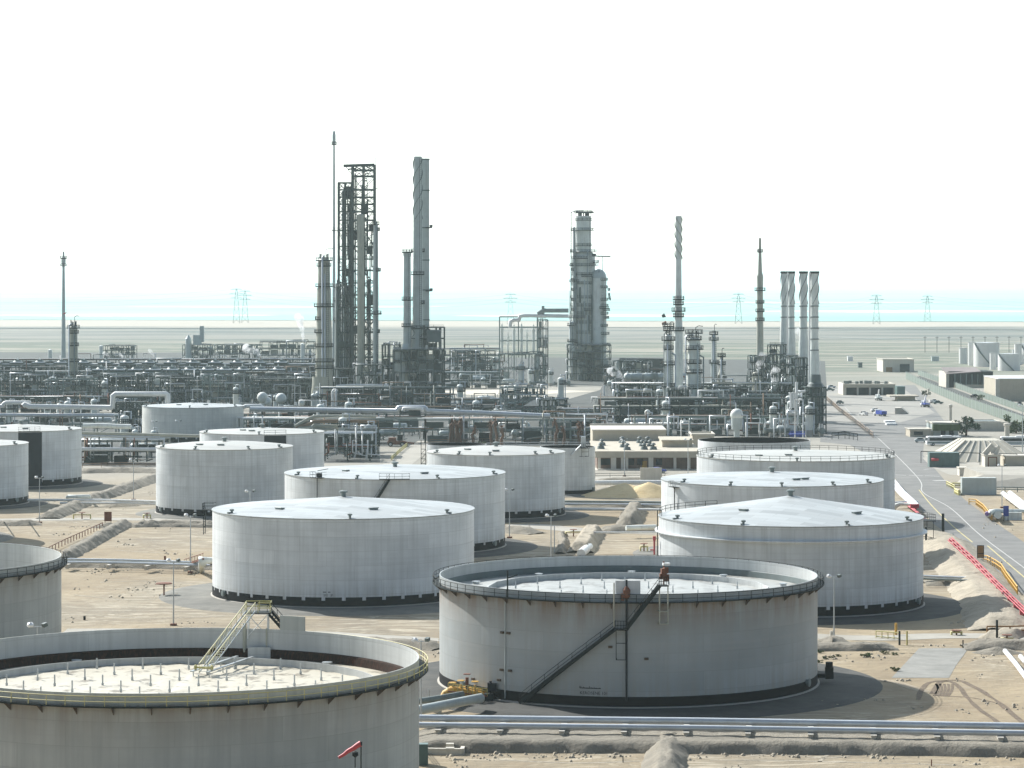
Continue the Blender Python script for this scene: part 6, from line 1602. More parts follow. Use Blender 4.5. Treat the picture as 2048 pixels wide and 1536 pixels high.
gpipe("pale long pipe on the bank before the sand heaps", ((1125, 1018), (1250, 1019), (1330, 1020)), 1.6, .35, 'pipe_w')
gpipe("short thick pale pipe ending at the steep roofed tank", ((1252, 1056), (1312, 1054)), 2.2, .55, 'clad_w')
gpipe("thin pale pipe running into the steep roofed tank", ((1185, 1065), (1315, 1065)), 1.8, .2, 'pipe_w')
gpipe("pipe end sticking out of the pale earth bank", ((1162, 1107), (1178, 1094)), .7, .9, 'pipe_w')

# ochre valve manifold at the big open tank
mf = thing("valve_manifold", "ochre yellow valve manifold with railings at the foot of the big open tank", "valve manifold", tuple(gp(940, 1405)))
Ym = gp(940, 1405).y
def mpt(px, py, dy=0): return wp(px, py, Ym + dy)
wpart("header_pipe", MB().path([mpt(888, 1396), mpt(892, 1388), mpt(902, 1382), mpt(920, 1384), mpt(940, 1388), mpt(958, 1391), mpt(966, 1396), mpt(968, 1404), mpt(968, 1412)], .6, 10), MAT['ochre'], mf)
wpart("header_pipe", MB().path([mpt(900, 1376, 1.6), mpt(930, 1378, 1.6), mpt(960, 1383, 1.6), mpt(972, 1388, 1.6), mpt(974, 1406, 1.6)], .35, 8), MAT['ochre'], mf)
pl = MB()
for k in range(2):
    for zz in (0, -4.5): pl.tube(mpt(896, 1370 + zz + k * 1, -1 + 2.4 * k), mpt(975, 1382 + zz + k, -1 + 2.4 * k), .05, 5)
    for q in range(9): pl.tube(mpt(896 + q * 9.8, 1371.5 + q * 1.45 - 5, -1 + 2.4 * k), mpt(896 + q * 9.8, 1371.5 + q * 1.45 + 9, -1 + 2.4 * k), .05, 5)
wpart("walkway_railing_frame", pl, MAT['yellow'], mf)
wpart("walkway_deck", MB().beam(mpt(896, 1380, .2), mpt(975, 1391, .2), 2.2, .12), MAT['rust'], mf)
for i, (px, y0, y1) in enumerate(((934, 1355, 1385), (905, 1372, 1392), (950, 1370, 1392), (922, 1368, 1390))):
    wpart("valve_stem", MB().tube(mpt(px, y0), mpt(px, y1), .22 if i == 0 else .13, 6).lathe([(.05, .4), (.5, .4), (.5, .5), (.05, .5)], 10, c=tuple(mpt(px, y0))), MAT['rust' if i == 0 else 'ochre'], mf)
for px in (895, 930, 968):
    wpart("leg", MB().tube(mpt(px, 1392), mpt(px, 1415), .2, 6), MAT['ochre'], mf)
wpart("drain_tray", MB().box(mpt(972, 1410), (2.2, 1.6, .3)).box(mpt(978, 1402), (1.2, 1.2, 2.0)), MAT['dksteel'], mf)
wpart("black_valve", MB().tube(mpt(981, 1362), mpt(981, 1405), .16, 6).box(mpt(984, 1374), (1.2, .8, 1.1)).sphere(mpt(1000, 1398, 1), 1.2, 12, 8), MAT['dkpanel'], mf)
gpipe("big blue grey pipe sloping from the ochre manifold to the yellow railed tank", ((820, 1424), (900, 1408), (962, 1396)), 1.7, .62, 'clad', n=14)
gpipe("thinner brownish pipe behind the big blue grey one by the ochre manifold", ((820, 1405), (880, 1396), (925, 1388)), 1.6, .4, 'pipe_g', n=12)
supports([gp(830, 1432), gp(965, 1408)], 1.1, 8, 1.6, "sleepers by the ochre manifold", "concrete pedestal under the blue grey manifold pipe")
kb = MB()
A_, B_, C_ = gp(800, 1508), gp(924, 1510), gp(938, 1478)
kb.beam(A_ + V(0, 0, .35), B_ + V(0, 0, .35), .45, .8).beam(B_ + V(0, 0, .352), C_ + V(0, 0, .352), .45, .81)
single("kerb_wall", kb, MAT['conc_l'], "low concrete kerb wall with an angled end beside the yellow railed tank", "kerb")
single("inlet_box", MB().box(gp(900, 1496, .55), (.9, .9, 1.1)).box(gp(900, 1496, 1.16), (1.0, 1.0, .1)), MAT['conc'], "small concrete box inside the angled kerb", "box")
cg = MB().box(gp(842, 1508, 1.2), (1.6, 1.2, 2.4))
for k in range(3): cg.tube(gp(852 + k * 5, 1508, 0), gp(852 + k * 5, 1508, 1.2), .05, 5)
single("pump_cabinet", cg, MAT['green'], "dark green pump cabinet tucked against the yellow railed tank", "cabinet")

# ------------------------------------------------------------------ light poles
def make_pole(h=10.4):
    r_ = thing("floodlight_pole", "proto", "light pole")
    part("pole", MB().tube((0, 0, .25), (0, 0, h), .13, 8, r2=.075), MAT['galv'], r_)
    part("base", MB().box((0, 0, .15), (.9, .9, .34)), MAT['rust'], r_)
    part("crossarm", MB().tube((-.85, 0, h - .1), (.85, 0, h - .1), .05, 6), MAT['galv'], r_)
    a = MB().box((0, 0, .25), (.55, .5, .42)).lathe([(.12, 0), (.34, .1), (.36, .3), (.1, .5)], 10, c=(0, -.1, .05))
    o = part("floodlight", a, MAT['white'], r_); o.location = (-.85, 0, h - .1); o.rotation_euler = (.3, 0, .6)
    o = part("floodlight", MB().box((0, 0, .25), (.5, .5, .42)), MAT['clad_d'], r_); o.location = (.85, 0, h - .1); o.rotation_euler = (.3, 0, -.8)
    return r_
PO = make_pole(); uP = [False]
for px, py, sc_, lab in ((1668, 1290, 1, "twin lamp pole on the gravel mound beside the steep roofed tank"), (1019, 1076, 1, "twin lamp pole standing between the cone roof tank and the dome topped tank"), (381, 1146, 1.05, "twin lamp pole just west of the cone roof tank by the thin pipes"),
                     (347, 1251, 1.0, "twin lamp pole behind the yellow railed tank on bare sand"), (79, 1046, 1, "twin lamp pole in front of the black panelled tank"), (267, 1000, .98, "twin lamp pole between the black panelled and scrub ringed tanks"), (842, 1452, 1.02, "twin lamp pole between the two open tanks near the ochre manifold"),
                     (75, 1440, 1.14, "lamp pole peeping over the yellow railed tank rim"), (309, 900, .9, "small twin lamp pole before the furthest white tank"), (357, 902, .95, "second small twin lamp pole before the furthest white tank"), (1519, 876, 1, "bright twin lamp pole by the ball shaped vessel"), (1612, 888, 1.0, "twin lamp pole in front of the cladded heater box"),
                     (1249, 953, 1.0, "thin lamp pole before the tan building"), (1376, 952, 1.0, "thin lamp pole near the east end of the tan building"), (2004, 1016, 1.0, "lamp pole beside the bright white pipes east of the road"), (2045, 908, 1.5, "tall thin lamp pole by the hipped concrete shelter"), (500, 1080, 1, "lamp pole head showing over the cone roof tank"), (1102, 1140, 1.0, "lamp pole behind the open tank near the pale bank"), (1560, 880, .9, "thin lamp pole among the heater frames"), (1214, 800, 1.1, "lamp pole under the big pale columns")):
    place(PO, uP, tuple(gp(px, py)), random.Random(px).uniform(-.4, .4), lab, "twin floodlight poles", sc_)
wsk = thing("windsock_pole", "red windsock hanging on a thin pole before the yellow railed tank", "windsock", tuple(wp(722, 1640, 262)[:2]) + (0,))
part("pole", MB().tube((0, 0, 0), (0, 0, zat(1484, 262)), .06, 6), MAT['dksteel'], wsk)
k_ = 262 / F
part("sock", MB().path([(0, 0, zat(1487, 262)), (-6 * k_, 0, zat(1490, 262)), (-16 * k_, 0, zat(1497, 262)), (-27 * k_, 0, zat(1503, 262)), (-34 * k_, 0, zat(1509, 262)), (-45 * k_, 0, zat(1515, 262))], .28, 10, r2=.13), MAT['red'], wsk)
part("hoop", MB().path([(.05, -.3, zat(1484, 262)), (.05, .3, zat(1484, 262)), (.05, .3, zat(1490, 262)), (.05, -.3, zat(1490, 262))], .04, 5, closed=True), MAT['dksteel'], wsk)
part("lamp", MB().lathe([(.05, .1), (.28, 0), (.3, -.3), (.05, -.5)], 10, c=(-12 * k_, .2, zat(1505, 262))).tube((-12 * k_, .2, zat(1505, 262)), (-12 * k_, .2, zat(1536, 262)), .05, 6), MAT['dksteel'], wsk)

# ------------------------------------------------------------------ signs, posts, guard rails
def board(name, label, px, y0, y1, yb_, w_, mats, extra=None, lower=None):
    b = gp(px, yb_); Y = b.y; r_ = thing(name, label, "sign", tuple(b))
    k = Y / F
    for s_ in (-.42, .42): part("post", MB().box((s_ * w_ * k, .1, zat(y0, Y) / 2), (.1, .1, zat(y0, Y))), MAT['dksteel'], r_)
    zc = (zat(y0, Y) + zat(y1, Y)) / 2
    part("panel", MB().box((0, 0, zc), (w_ * k, .08, zat(y0, Y) - zat(y1, Y))), MAT[mats], r_)
    part("border", MB().box((0, -.05, zat(y0, Y)), (w_ * k, .06, .12)).box((0, -.05, zat(y1, Y)), (w_ * k, .06, .12)).box((-w_ * k / 2, -.05, zc), (.1, .06, zat(y0, Y) - zat(y1, Y) + .12)).box((w_ * k / 2, -.05, zc), (.1, .06, zat(y0, Y) - zat(y1, Y) + .12)), MAT[extra or 'dksteel'], r_)
    if lower: part("lower_plate", MB().box((0, -.02, (zat(lower[0], Y) + zat(lower[1], Y)) / 2), (w_ * k * .95, .06, zat(lower[0], Y) - zat(lower[1], Y))), MAT['white'], r_)
    return r_, k, Y
r_, k, Y = board("sign_board", "amber notice board with a dark frame by the road and red fire mains", 1961, 1091, 1115, 1129, 13, 'brown', lower=(1118, 1127))
part("crossbar", MB().box((0, -.06, zat(1107, Y)), (13 * k, .06, .12)), MAT['dksteel'], r_)
board("sign_board", "blue notice board beside the bright white pipes", 2012, 1012, 1032, 1043, 10, 'blue', 'blue')
board("sign_board", "small rust red board on a post by the sandy ridge", 216, 1024, 1042, 1050, 14, 'rust', 'rust')
def post(px, y0, y1, label, mat='dksteel', r=.16, cap=False):
    b = gp(px, y1); z = zat(y0, b.y)
    mb = MB().tube((b.x, b.y, 0), (b.x, b.y, z), r, 8)
    if cap: mb.lathe([(.1, z), (1.5, z + .02), (1.4, z + .2), (.1, z + .3)], 14, c=(b.x, b.y, 0))
    return single("marker_post", mb, MAT[mat], label, "post")
post(1886, 1027, 1063, "thick dark post in the round shadow by the road", r=.3)
post(1852, 1054, 1090, "thin dark post beside the steep roofed tank", r=.2)
post(1906, 1066, 1082, "slim pale post at the top of the red fire mains", 'clad', .1)
post(1994, 1240, 1290, "dark post on the mound beyond the concrete slab", r=.18)
post(1999, 1175, 1192, "small dark post against the red fire mains", 'rust', .2)
post(328, 1168, 1192, "mushroom topped vent post on bare sand", 'rust', .14, True)
post(169, 1232, 1240, "short stub post on the track before the yellow railed tank", 'dksteel', .2)
post(330, 1112, 1120, "small brown post on the thin pipe bundle", 'rust', .22)
post(1792, 1246, 1270, "yellow and rust bollard at the gate by the slab", 'ochre', .2)
post(1799, 1262, 1290, "dark gate post at the slab entrance", 'dksteel', .16)
post(1814, 1262, 1290, "yellow gate post at the slab entrance", 'yellow', .14)
post(1663, 1262, 1272, "short pale post beside the twin lamp pole mound", 'conc_l', .25)
post(1942, 1136, 1154, "thin brown post at the pipes to the fire main", 'rust', .1)
post(1863, 1519, 1532, "thin rusty stake in the sand at the lower edge", 'rust', .07)
post(1926, 1280, 1296, "thin dark stake at the concrete slab corner", 'dksteel', .1)
post(1246, 1512, 1525, "dark stake stuck in the sand in front of the bank", 'dksteel', .06)
post(950, 1484, 1503, "thin dark stake beside the kerb wall", 'dksteel', .07)
post(1109, 1052, 1106, "tall thin mast beside the pale earth bank", 'galv', .1)
post(858, 1378, 1408, "short pale lamp stem beside the ochre manifold", 'galv', .08)
gt = MB()
p, q = gp(1752, 1276), gp(1800, 1280)
for z in (.25, 1.1): gt.tube(p + V(0, 0, z), q + V(0, 0, z), .08, 6)
for i in range(5): gt.tube(p + (q - p) * i / 4, p + (q - p) * i / 4 + V(0, 0, 1.1), .07, 6)
single("barrier_gate", gt, MAT['yellow'], "low yellow bar gate at the slab entrance", "gate")
def rail(label, pts, mat, h=1.1, step=2.2, r=.09, name="guard_rail", z0=0.0, bars=(1.0, .55)):
    w_ = [gp(*p) + V(0, 0, z0) for p in pts]; r_ = thing(name, label, "railing", tuple(w_[0]))
    for k in bars: wpart("rail", MB().path([p + V(0, 0, h * k) for p in w_], r, 6), MAT[mat], r_)
    proto = None
    for i in range(len(w_) - 1):
        L = (w_[i + 1] - w_[i]).length; n = max(1, int(L / step))
        for j in range(n + (1 if i == len(w_) - 2 else 0)):
            p = w_[i] + (w_[i + 1] - w_[i]) * j / n
            if proto is None: o = proto = part("post", MB().tube((0, 0, 0), (0, 0, h), r * .9, 6), MAT[mat], r_)
            else: o = link(proto.copy())
            o.parent = r_; o.location = p - w_[0]
    return r_
rail("yellow guard rail curving between the road and the red fire mains", ((1966, 1126), (1975, 1127), (1992, 1136), (2003, 1144), (2013, 1160), (2035, 1190)), 'ochre', 1.5, 1.6, .12)
rail("yellow guard rail on the far side of the road by the blue board", ((1938, 1009), (1952, 1010), (1966, 1020), (1984, 1042)), 'ochre', 1.4, 1.8, .12)
rail("short yellow rail at the corner of the valve yard", ((1893, 972), (1905, 978), (1910, 981)), 'yellow', 1.3, 2, .12)
rail("yellow kerb rail of the valve yard", ((1910, 987), (1918, 991)), 'yellow', 1.2, 1.5, .3)
rail("long yellow pipe rail along the valve yard", ((1904, 975), (1952, 976)), 'yellow', 1.2, 3, .2)
rail("brown lower rail along the valve yard", ((1916, 988), (1958, 989)), 'brown', .8, 4, .16)
rail("grey pipe rail before the sand bank of the valve yard", ((1966, 984), (2010, 984), (2060, 985)), 'pipe_g', 1.3, 3, .14)
rail("red brown hand rail beside the sandy ridge", ((98, 1106), (130, 1090), (170, 1072), (205, 1056)), 'rust', 1.2, 3, .1, bars=(1.0,))
rail("brown post and rail beyond the concrete slab", ((1974, 1272), (2020, 1272), (2070, 1270)), 'brown', 1.5, 5, .12)
rail("low rusty pipe fence running from the heater box to the apron", ((1652, 800), (1680, 825), (1710, 848), (1746, 876)), 'pipe_o', 2.0, 6, .12)
rail("light fence along the track behind the sand heaps", ((1190, 957), (1250, 956), (1330, 956)), 'dksteel', 1.4, 4, .06)
rail("thin fence along the track below the low gallery", ((165, 936), (240, 934), (318, 935)), 'pipe_o', 1.3, 4, .08)
rail("yellow walkway rail below the curving bundle", ((782, 922), (800, 905), (815, 893)), 'yellow', 1.3, 3, .1)
rail("grey fence line behind the palm trunks", ((860, 899), (960, 896), (1080, 894), (1190, 894)), 'galv', 1.6, 4, .08)
rail("rusty fence line before the pipe rack of the palms", ((860, 888), (1000, 886), (1185, 886)), 'pipe_o', 1.5, 5, .09)
rail("grey rail at the road end beside the heater box", ((1664, 879), (1690, 877), (1715, 881)), 'dksteel', 2.4, 4, .12)
rail("tall thin pipe rail before the hipped concrete shelter", ((1842, 926), (1900, 928), (1960, 930), (2034, 932)), 'dksteel', 3.6, 9, .12, bars=(1.0,))
vx = MB()
def goalpost(label, px, y0, y1, w_, mat='yellow'):
    b = gp(px, y1); k = b.y / F; z = zat(y0, b.y)
    r_ = thing("guarded_valve", label, "valve", tuple(b))
    part("guard_frame", MB().path([(-w_ * k / 2, 0, 0), (-w_ * k / 2, 0, z * .7), (w_ * k / 2, 0, z * .7), (w_ * k / 2, 0, 0)], .16, 6), MAT[mat], r_)
    part("valve_stem", MB().tube((0, 0, 0), (0, 0, z), .14, 6).lathe([(.1, z), (.8, z + .05), (.8, z + .15), (.1, z + .2)], 12), MAT['rust'], r_)
goalpost("yellow pipe frame guarding a valve wheel beyond the concrete slab", 2014, 1271, 1290, 22)
goalpost("small yellow valve frame near the shadow tip of the steep roofed tank", 1913, 1262, 1270, 20)
goalpost("yellow valve frame on the sandy corner by the rust red board", 164, 1026, 1038, 34)
goalpost("small yellow valve with a red stem on the western track", 294, 1027, 1037, 14)
goalpost("tall yellow frame on the sand between the banks", 1147, 1060, 1073, 30)
goalpost("yellow valve frame in the shade behind the open tank", 1288, 1088, 1105, 14)
single("valve_shed", MB().box(gp(1940, 975, 1.7), (1.2, 1.2, 3.4)).box(gp(1957, 972, 2.2), (9, 2.5, 4.4)), MAT['clad'], "plain grey hut standing at the valve yard", "hut")
pv_ = MB()
for i, (px, h_) in enumerate(((1967, 2.4), (1971, 2.8), (1984, 2.0), (1989, 2.9), (1996, 2.2), (2001, 1.8), (2004, 2.0))):
    b = gp(px, 967); pv_.tube(b, b + V(0, 0, h_), .3, 8).lathe([(.1, h_), (.6, h_ + .05), (.1, h_ + .15)], 8, c=tuple(b))
pv_.beam(gp(1980, 968, .9), gp(2005, 968, .9), .5, .5)
single("valve_cluster", pv_, MAT['pipe_d'], "dark valve cluster before the low bank of the valve yard", "valves")
single("pump_set", MB().path([gp(1976, 1030, .8), gp(1982, 1026, 1.8), gp(1990, 1022, 2.0), gp(2050, 1022, 2.0)], .45, 10).tube(gp(1996, 1030, 0), gp(1996, 1030, 2.2), .9, 10).tube(gp(1984, 1028, .6), gp(1994, 1031, .6), .5, 8).box(gp(2025, 1032, .9), (4, 2, 1.8)), MAT['clad_w'], "pale pipe bend with pump pots behind the blue board", "pump")
single("purple_valve", MB().tube(gp(1974, 1028, 0), gp(1974, 1028, 1.8), .5, 8).tube(gp(1973, 1026, 1.5), gp(1978, 1027, 1.5), .4, 8), P("violet_valve", (.22, .13, .32), .5), "violet valve at the end of the pale pipe bend", "valve")

# ------------------------------------------------------------------ buildings
def bldg(name, label, px0, px1, yt, yb_, dep, wall, roofm='roofing', parapet=.5, over=.4, cat="building"):
    Yb = gp(px0, yb_).y; x0, x1 = xat(px0, Yb), xat(px1, Yb); z = zat(yt, Yb)
    r_ = thing(name, label, cat, ((x0 + x1) / 2, Yb, 0))
    w_ = x1 - x0
    part("wall", MB().box((0, dep / 2, z / 2), (w_, dep, z)), MAT[wall], r_)
    part("roof", MB().box((0, dep / 2, z + .16), (w_ + over, dep + over, .3)), MAT[roofm], r_)
    if parapet:
        mb = MB()
        for s_ in (-1, 1): mb.box((s_ * (w_ + over) / 2, dep / 2, z + .3 + parapet / 2), (.35, dep + over + .35, parapet))
        for y in (-over / 2, dep + over / 2): mb.box((0, y, z + .3 + parapet / 2), (w_ + over - .36, .3, parapet))
        part("parapet", mb, MAT['conc_l'], r_)
    return r_, w_, z, Yb
def bpart(r_, name, c, d, mat, n=1, dx=0.0):
    proto = None
    for i in range(n):
        if proto is None: o = proto = part(name, MB().box((0, 0, 0), d), MAT[mat], r_)
        else: o = link(proto.copy()); o.parent = r_
        o.location = (c[0] + i * dx, c[1], c[2])
# tan control building: recessed brown bays under a deep fascia, upper storey block behind
r_, w_, z, Yb = bldg("control_building", "tan flat roofed control building with brown recessed bays behind the tanks", 1194, 1400, 906, 938, 56, 'brick', 'roofing', 0)
k = Yb / F
part("fascia", MB().box((0, -1.6, z - .25), (w_ + 1.2, 3.0, 1.9)).box((0, 27, z + .3), (w_ + 1.2, 60, .5)), MAT['conc_t'], r_)
bpart(r_, "pier", (-w_ / 2 + .6, -2.4, z / 2 - .6), (.8, .9, z - 1.2), 'conc_l', 2, 4.6)
for q in (1224, 1244, 1253, 1301, 1349, 1377): bpart(r_, "pier", (xat(q, Yb) - r_.location.x, -2.3, z / 2 - .6), (.8 if q != 1301 else 1.4, .8, z - 1.2), 'conc_l')
for q in (1206, 1214, 1262, 1280, 1318): bpart(r_, "window", (xat(q, Yb) - r_.location.x, -.06, z * .45), (1.8, .1, 1.9), 'glass')
bpart(r_, "door", (xat(1289, Yb) - r_.location.x, -.05, 1.2), (1.4, .12, 2.4), 'ochre')
part("base_wall", MB().box((-w_ * .1, -4.5, .15), (w_ * .8, 2.0, .3)), MAT['conc_l'], r_)
mb = MB().box((-w_ / 2 + w_ * .39, 70, z + 1.6), (w_ * .76, 26, 4.2)); part("upper_storey", mb, MAT['conc_t'], r_)
part("upper_roof", MB().box((-w_ / 2 + w_ * .39, 70, z + 3.9), (w_ * .77, 27, .4)), MAT['conc_l'], r_)
part("upper_parapet", MB().box((-w_ / 2 + w_ * .39, 83, z + 4.4), (w_ * .76, .4, .6)), MAT['conc_l'], r_)
part("lower_storey", MB().box((-w_ / 2 + w_ * .39, 69, z / 2 - .3), (w_ * .76, 25, z - .6)), MAT['conc_t'], r_)
part("plant_room", MB().box((w_ * .32, 30, z + 1.4), (w_ * .30, 18, 2.2)).box((w_ * .32, 30, z + 2.6), (w_ * .32, 20, .4)), MAT['conc_t'], r_)
vt = MB().lathe([(1.2, 0), (.9, .9), (.35, 1.0), (.35, 1.4), (.9, 1.5), (.5, 1.9), (.05, 2.1)], 10)
for i, (x, y) in enumerate(((-w_ * .45, 12), (-w_ * .42, 30), (-w_ * .22, 20), (-w_ * .2, 44), (-w_ * .03, 8), (-w_ * .02, 26), (-w_ * .02, 44), (w_ * .06, 8), (w_ * .06, 26), (w_ * .06, 44), (-w_ * .2, 6))):
    o = part("roof_vent", vt, MAT['clad_d'], r_); o.location = (x, y, z + .55)
bldg("utility_building", "small flat pale hut east of the control building", 1385, 1428, 872, 900, 14, 'conc_t')
single("wall_post", MB().box(gp(1302, 950, 2.0), (6, .6, 4.0)), MAT['conc_l'], "pale concrete panel standing before the control building", "panel")
# long garage with dark bays
r_, w_, z, Yb = bldg("garage", "long low garage with dark open bays across the apron", 1690, 1788, 770, 790, 20, 'brick', 'roofing', .4)
k = Yb / F
part("fascia", MB().box((0, -1.2, z - .4), (w_ + .8, 2.4, 1.6)), MAT['conc_t'], r_)
for i in range(5): bpart(r_, "pier", (-w_ / 2 + i * w_ / 4, -1.8, z / 2 - .6), (.8, .8, z - 1.2), 'conc_l')
bpart(r_, "bay_shade_panel", (-w_ * .375, -.06, z * .4), (w_ * .2, .1, z * .75), 'dkpanel', 4, w_ * .25)  # dark panels painted in for the shade inside the open bays
part("end_wall", MB().box((-w_ / 2 - .6, 9.5, z / 2 + .4), (1.0, 22, z + .8)), MAT['conc_l'], r_)
rd = random.Random(9)
for i in range(12): bpart(r_, "air_unit", (rd.uniform(-.45, .45) * w_, rd.uniform(3, 17), z + 1.0), (1.6, 1.4, 1.4), 'clad_d')
r_, w_, z, Yb = bldg("warehouse", "pale stained warehouse box far beyond the garage", 1766, 1828, 720, 744, 30, 'conc_l', 'roofing', .3)
bpart(r_, "door", (w_ * .2, -.06, 2.5), (6, .1, 5), 'dkpanel'); bpart(r_, "door", (-w_ * .3, -.06, 1.5), (4, .1, 3), 'brown')
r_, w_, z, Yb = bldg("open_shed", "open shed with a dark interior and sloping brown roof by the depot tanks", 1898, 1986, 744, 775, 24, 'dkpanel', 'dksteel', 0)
part("end_wall", MB().box((-w_ / 2 - .9, 12, z / 2), (1.6, 26, z)), MAT['conc_l'], r_)
mb = MB(); k0 = mb.add([(-w_ / 2 - 2, -4, z - 1.2), (w_ * .2, -4, z + .1), (w_ * .2, 14, z + 1.7), (-w_ / 2 - 2, 14, z + 1.7), (-w_ / 2 - 2, -4, z - .8), (w_ * .2, -4, z + .5), (w_ * .2, 14, z + 2.1), (-w_ / 2 - 2, 14, z + 2.1)])
for f_ in ((3, 2, 1, 0), (4, 5, 6, 7), (0, 1, 5, 4), (1, 2, 6, 5), (2, 3, 7, 6), (3, 0, 4, 7)): mb.face([k0 + i for i in f_])
part("sloping_roof", mb, P("dusty_brown_roof", (.24, .2, .19), .8), r_)
bpart(r_, "column_post", (-w_ * .38, -2, z / 2 - .5), (.5, .5, z - 1), 'steel_l', 6, w_ * .13)
part("low_wall", MB().box((-w_ * .05, -7, .9), (w_ * .75, .5, 1.8)), MAT['conc_t'], r_)
part("rear_bay", MB().box((w_ * .36, 6, z / 2 - .4), (w_ * .24, 12, z - .8)), MAT['clad_d'], r_)
r_, w_, z, Yb = bldg("workshop", "pale gabled workshop with bright roof edge at the picture edge", 1996, 2085, 758, 802, 40, 'conc_t', 'white', .0)
part("corner_pilaster", MB().box((-w_ / 2 - .3, -.4, z / 2 - .05), (2.0, 1.2, z - .1)), MAT['conc_l'], r_)
part("canopy", MB().box((w_ * .3, -2, z * .72), (w_ * .4, 4, .5)), MAT['conc_l'], r_)
# gate houses and the hipped shelter
r_, w_, z, Yb = bldg("office_building", "two level tan office with deep shaded roof edge beside the bus", 1866, 1917, 848, 873, 16, 'clad', 'conc_l', .2)
part("shade_band", MB().box((0, -1.2, z - 1.2), (w_ + .6, 2.2, 2.2)), MAT['olive'], r_); bpart(r_, "door", (-w_ * .1, -.06, 1.3), (1.6, .1, 2.6), 'dkpanel', 2, w_ * .32)
r_, w_, z, Yb = bldg("gate_house", "low tan gate house adjoining the two level office", 1820, 1862, 860, 874, 12, 'conc_t', 'conc_l', .15)
bpart(r_, "window", (-w_ * .1, -.06, z * .55), (3.2, .1, 1.2), 'glass')
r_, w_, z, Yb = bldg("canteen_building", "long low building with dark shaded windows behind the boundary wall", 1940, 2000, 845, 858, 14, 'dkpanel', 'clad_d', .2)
part("awning", MB().box((w_ * .42, -3, z * .5), (w_ * .5, 3, .4)), MAT['white'], r_)
single("boundary_wall", MB().box(((xat(1918, 1065) + xat(2090, 1065)) / 2, 1065, 1.7), (xat(2090, 1065) - xat(1918, 1065), .4, 3.4)), MAT['conc_l'], "long pale boundary wall behind the hipped concrete shelter", "wall")
sh = thing("blast_shelter", "hipped concrete shelter with ribbed sloping sides beside the road", "shelter", tuple(gp(1960, 925)))
Yb = gp(1960, 925).y
x0, x1 = xat(1884, Yb) - sh.location.x, xat(2075, Yb) - sh.location.x; zt = zat(880, Yb + 14)
base = [(x0, 0), (x1, 0), (x1, 34), (x0, 34)]; top = [(x0 + 9, 11), (x1 - 9, 11), (x1 - 9, 25), (x0 + 9, 25)]
mb = MB(); k0 = mb.add([(a, b, 0) for a, b in base] + [(a, b, zt) for a, b in top])
for f_ in ((4, 5, 6, 7), (0, 1, 5, 4), (1, 2, 6, 5), (2, 3, 7, 6), (3, 0, 4, 7)): mb.face([k0 + i for i in f_])
part("sloping_shell", mb, MAT['roofing'], sh)
for i in range(9):
    u = i / 8; a = (x0 + (x1 - x0) * u, 0, .05); b = (x0 + 9 + (x1 - x0 - 18) * u, 11, zt + .05)
    part("rib", MB().beam(a, b, .35, .3), MAT['conc_l'], sh)
for i in range(3):
    u = i / 3; part("rib", MB().beam((x0, 34 * u, .05), (x0 + 9, 11 + 14 * u, zt + .05), .35, .3), MAT['conc_l'], sh)
part("entrance_block", MB().box((x0 + 1.5, -1.0, 1.4), (6, 3.5, 2.8)), MAT['conc_t'], sh)
def mushroom(label, px, y0, y1, wpx):
    b = gp(px, y1); k = b.y / F; z = zat(y0, b.y); r = wpx / 2 * k
    single("vent_shaft", MB().lathe([(r * 1.15, 0), (r, .6), (r, z - 1.2), (r * 1.35, z - .9), (r * 1.35, z - .2), (r * .9, z), (.05, z + .1)], 18, c=tuple(b)), MAT['conc_l'], label, "vent shaft", "mushroom vent shafts")
mushroom("pale mushroom topped vent shaft behind the office roof", 1901, 809, 845, 6)
mushroom("stouter mushroom topped vent shaft on the hipped shelter", 2014, 846, 884, 10)
mushroom("small pale vent stub at the plant fence", 1857, 777, 789, 3)
r_, w_, z, Yb = bldg("pump_house", "small square concrete hut with a framed door and tilted roof hood", 1970, 2000, 912, 934, 6, 'conc_l', 'conc_l', .1)
bpart(r_, "door", (0, -.06, 1.3), (w_ * .5, .1, 2.6), 'conc_t'); part("door_frame", MB().box((-w_ * .28, -.08, 1.4), (.25, .12, 2.8)).box((w_ * .28, -.08, 1.4), (.25, .12, 2.8)).box((0, -.08, 2.9), (w_ * .6, .12, .25)), MAT['rust'], r_)
part("roof_hood", MB().beam((-2.2, 2, z + .3), (.6, 3, z + 3.2), .5, 1.6).beam((1.2, 2, z + .3), (2.4, 3, z + 2.8), .4, 1.4).box((1, 3.4, z + 1.6), (2.2, 2, 2.0)), MAT['conc_l'], r_)
bldg("utility_building", "flat concrete box hut at the picture edge by the square hut", 2012, 2075, 914, 934, 10, 'conc_t', 'conc_l', .2)
r_, w_, z, Yb = bldg("guard_wall", "tapered concrete block by the zebra markings", 1919, 1935, 937, 952, 4, 'conc_l', 'conc_l', 0, cat="block")
single("transformer_box", MB().box(gp(1887, 919, 2.2), (9, 4, 4.4)), MAT['green'], "grey green transformer box beside the hipped shelter", "cabinet")
single("red_frame", MB().path([gp(1864, 919, 0), gp(1864, 919, 2.4), gp(1876, 919, 2.4), gp(1876, 919, 0)], .3, 6).beam(gp(1864, 919, 1.2), gp(1876, 919, 1.2), .3), MAT['red'], "small faded red pipe frame beside the transformer box", "frame")
lowbank = MB()
p = [gp(1900, 975), gp(2080, 978), gp(2080, 955), gp(1926, 955)]
k0 = lowbank.add([(q.x, q.y, 0) for q in p] + [(p[0].x + 10, p[0].y + 5, 3.2), (p[1].x, p[1].y + 5, 3.2), (p[2].x, p[2].y, 3.2), (p[3].x, p[3].y - 3, 3.2)])
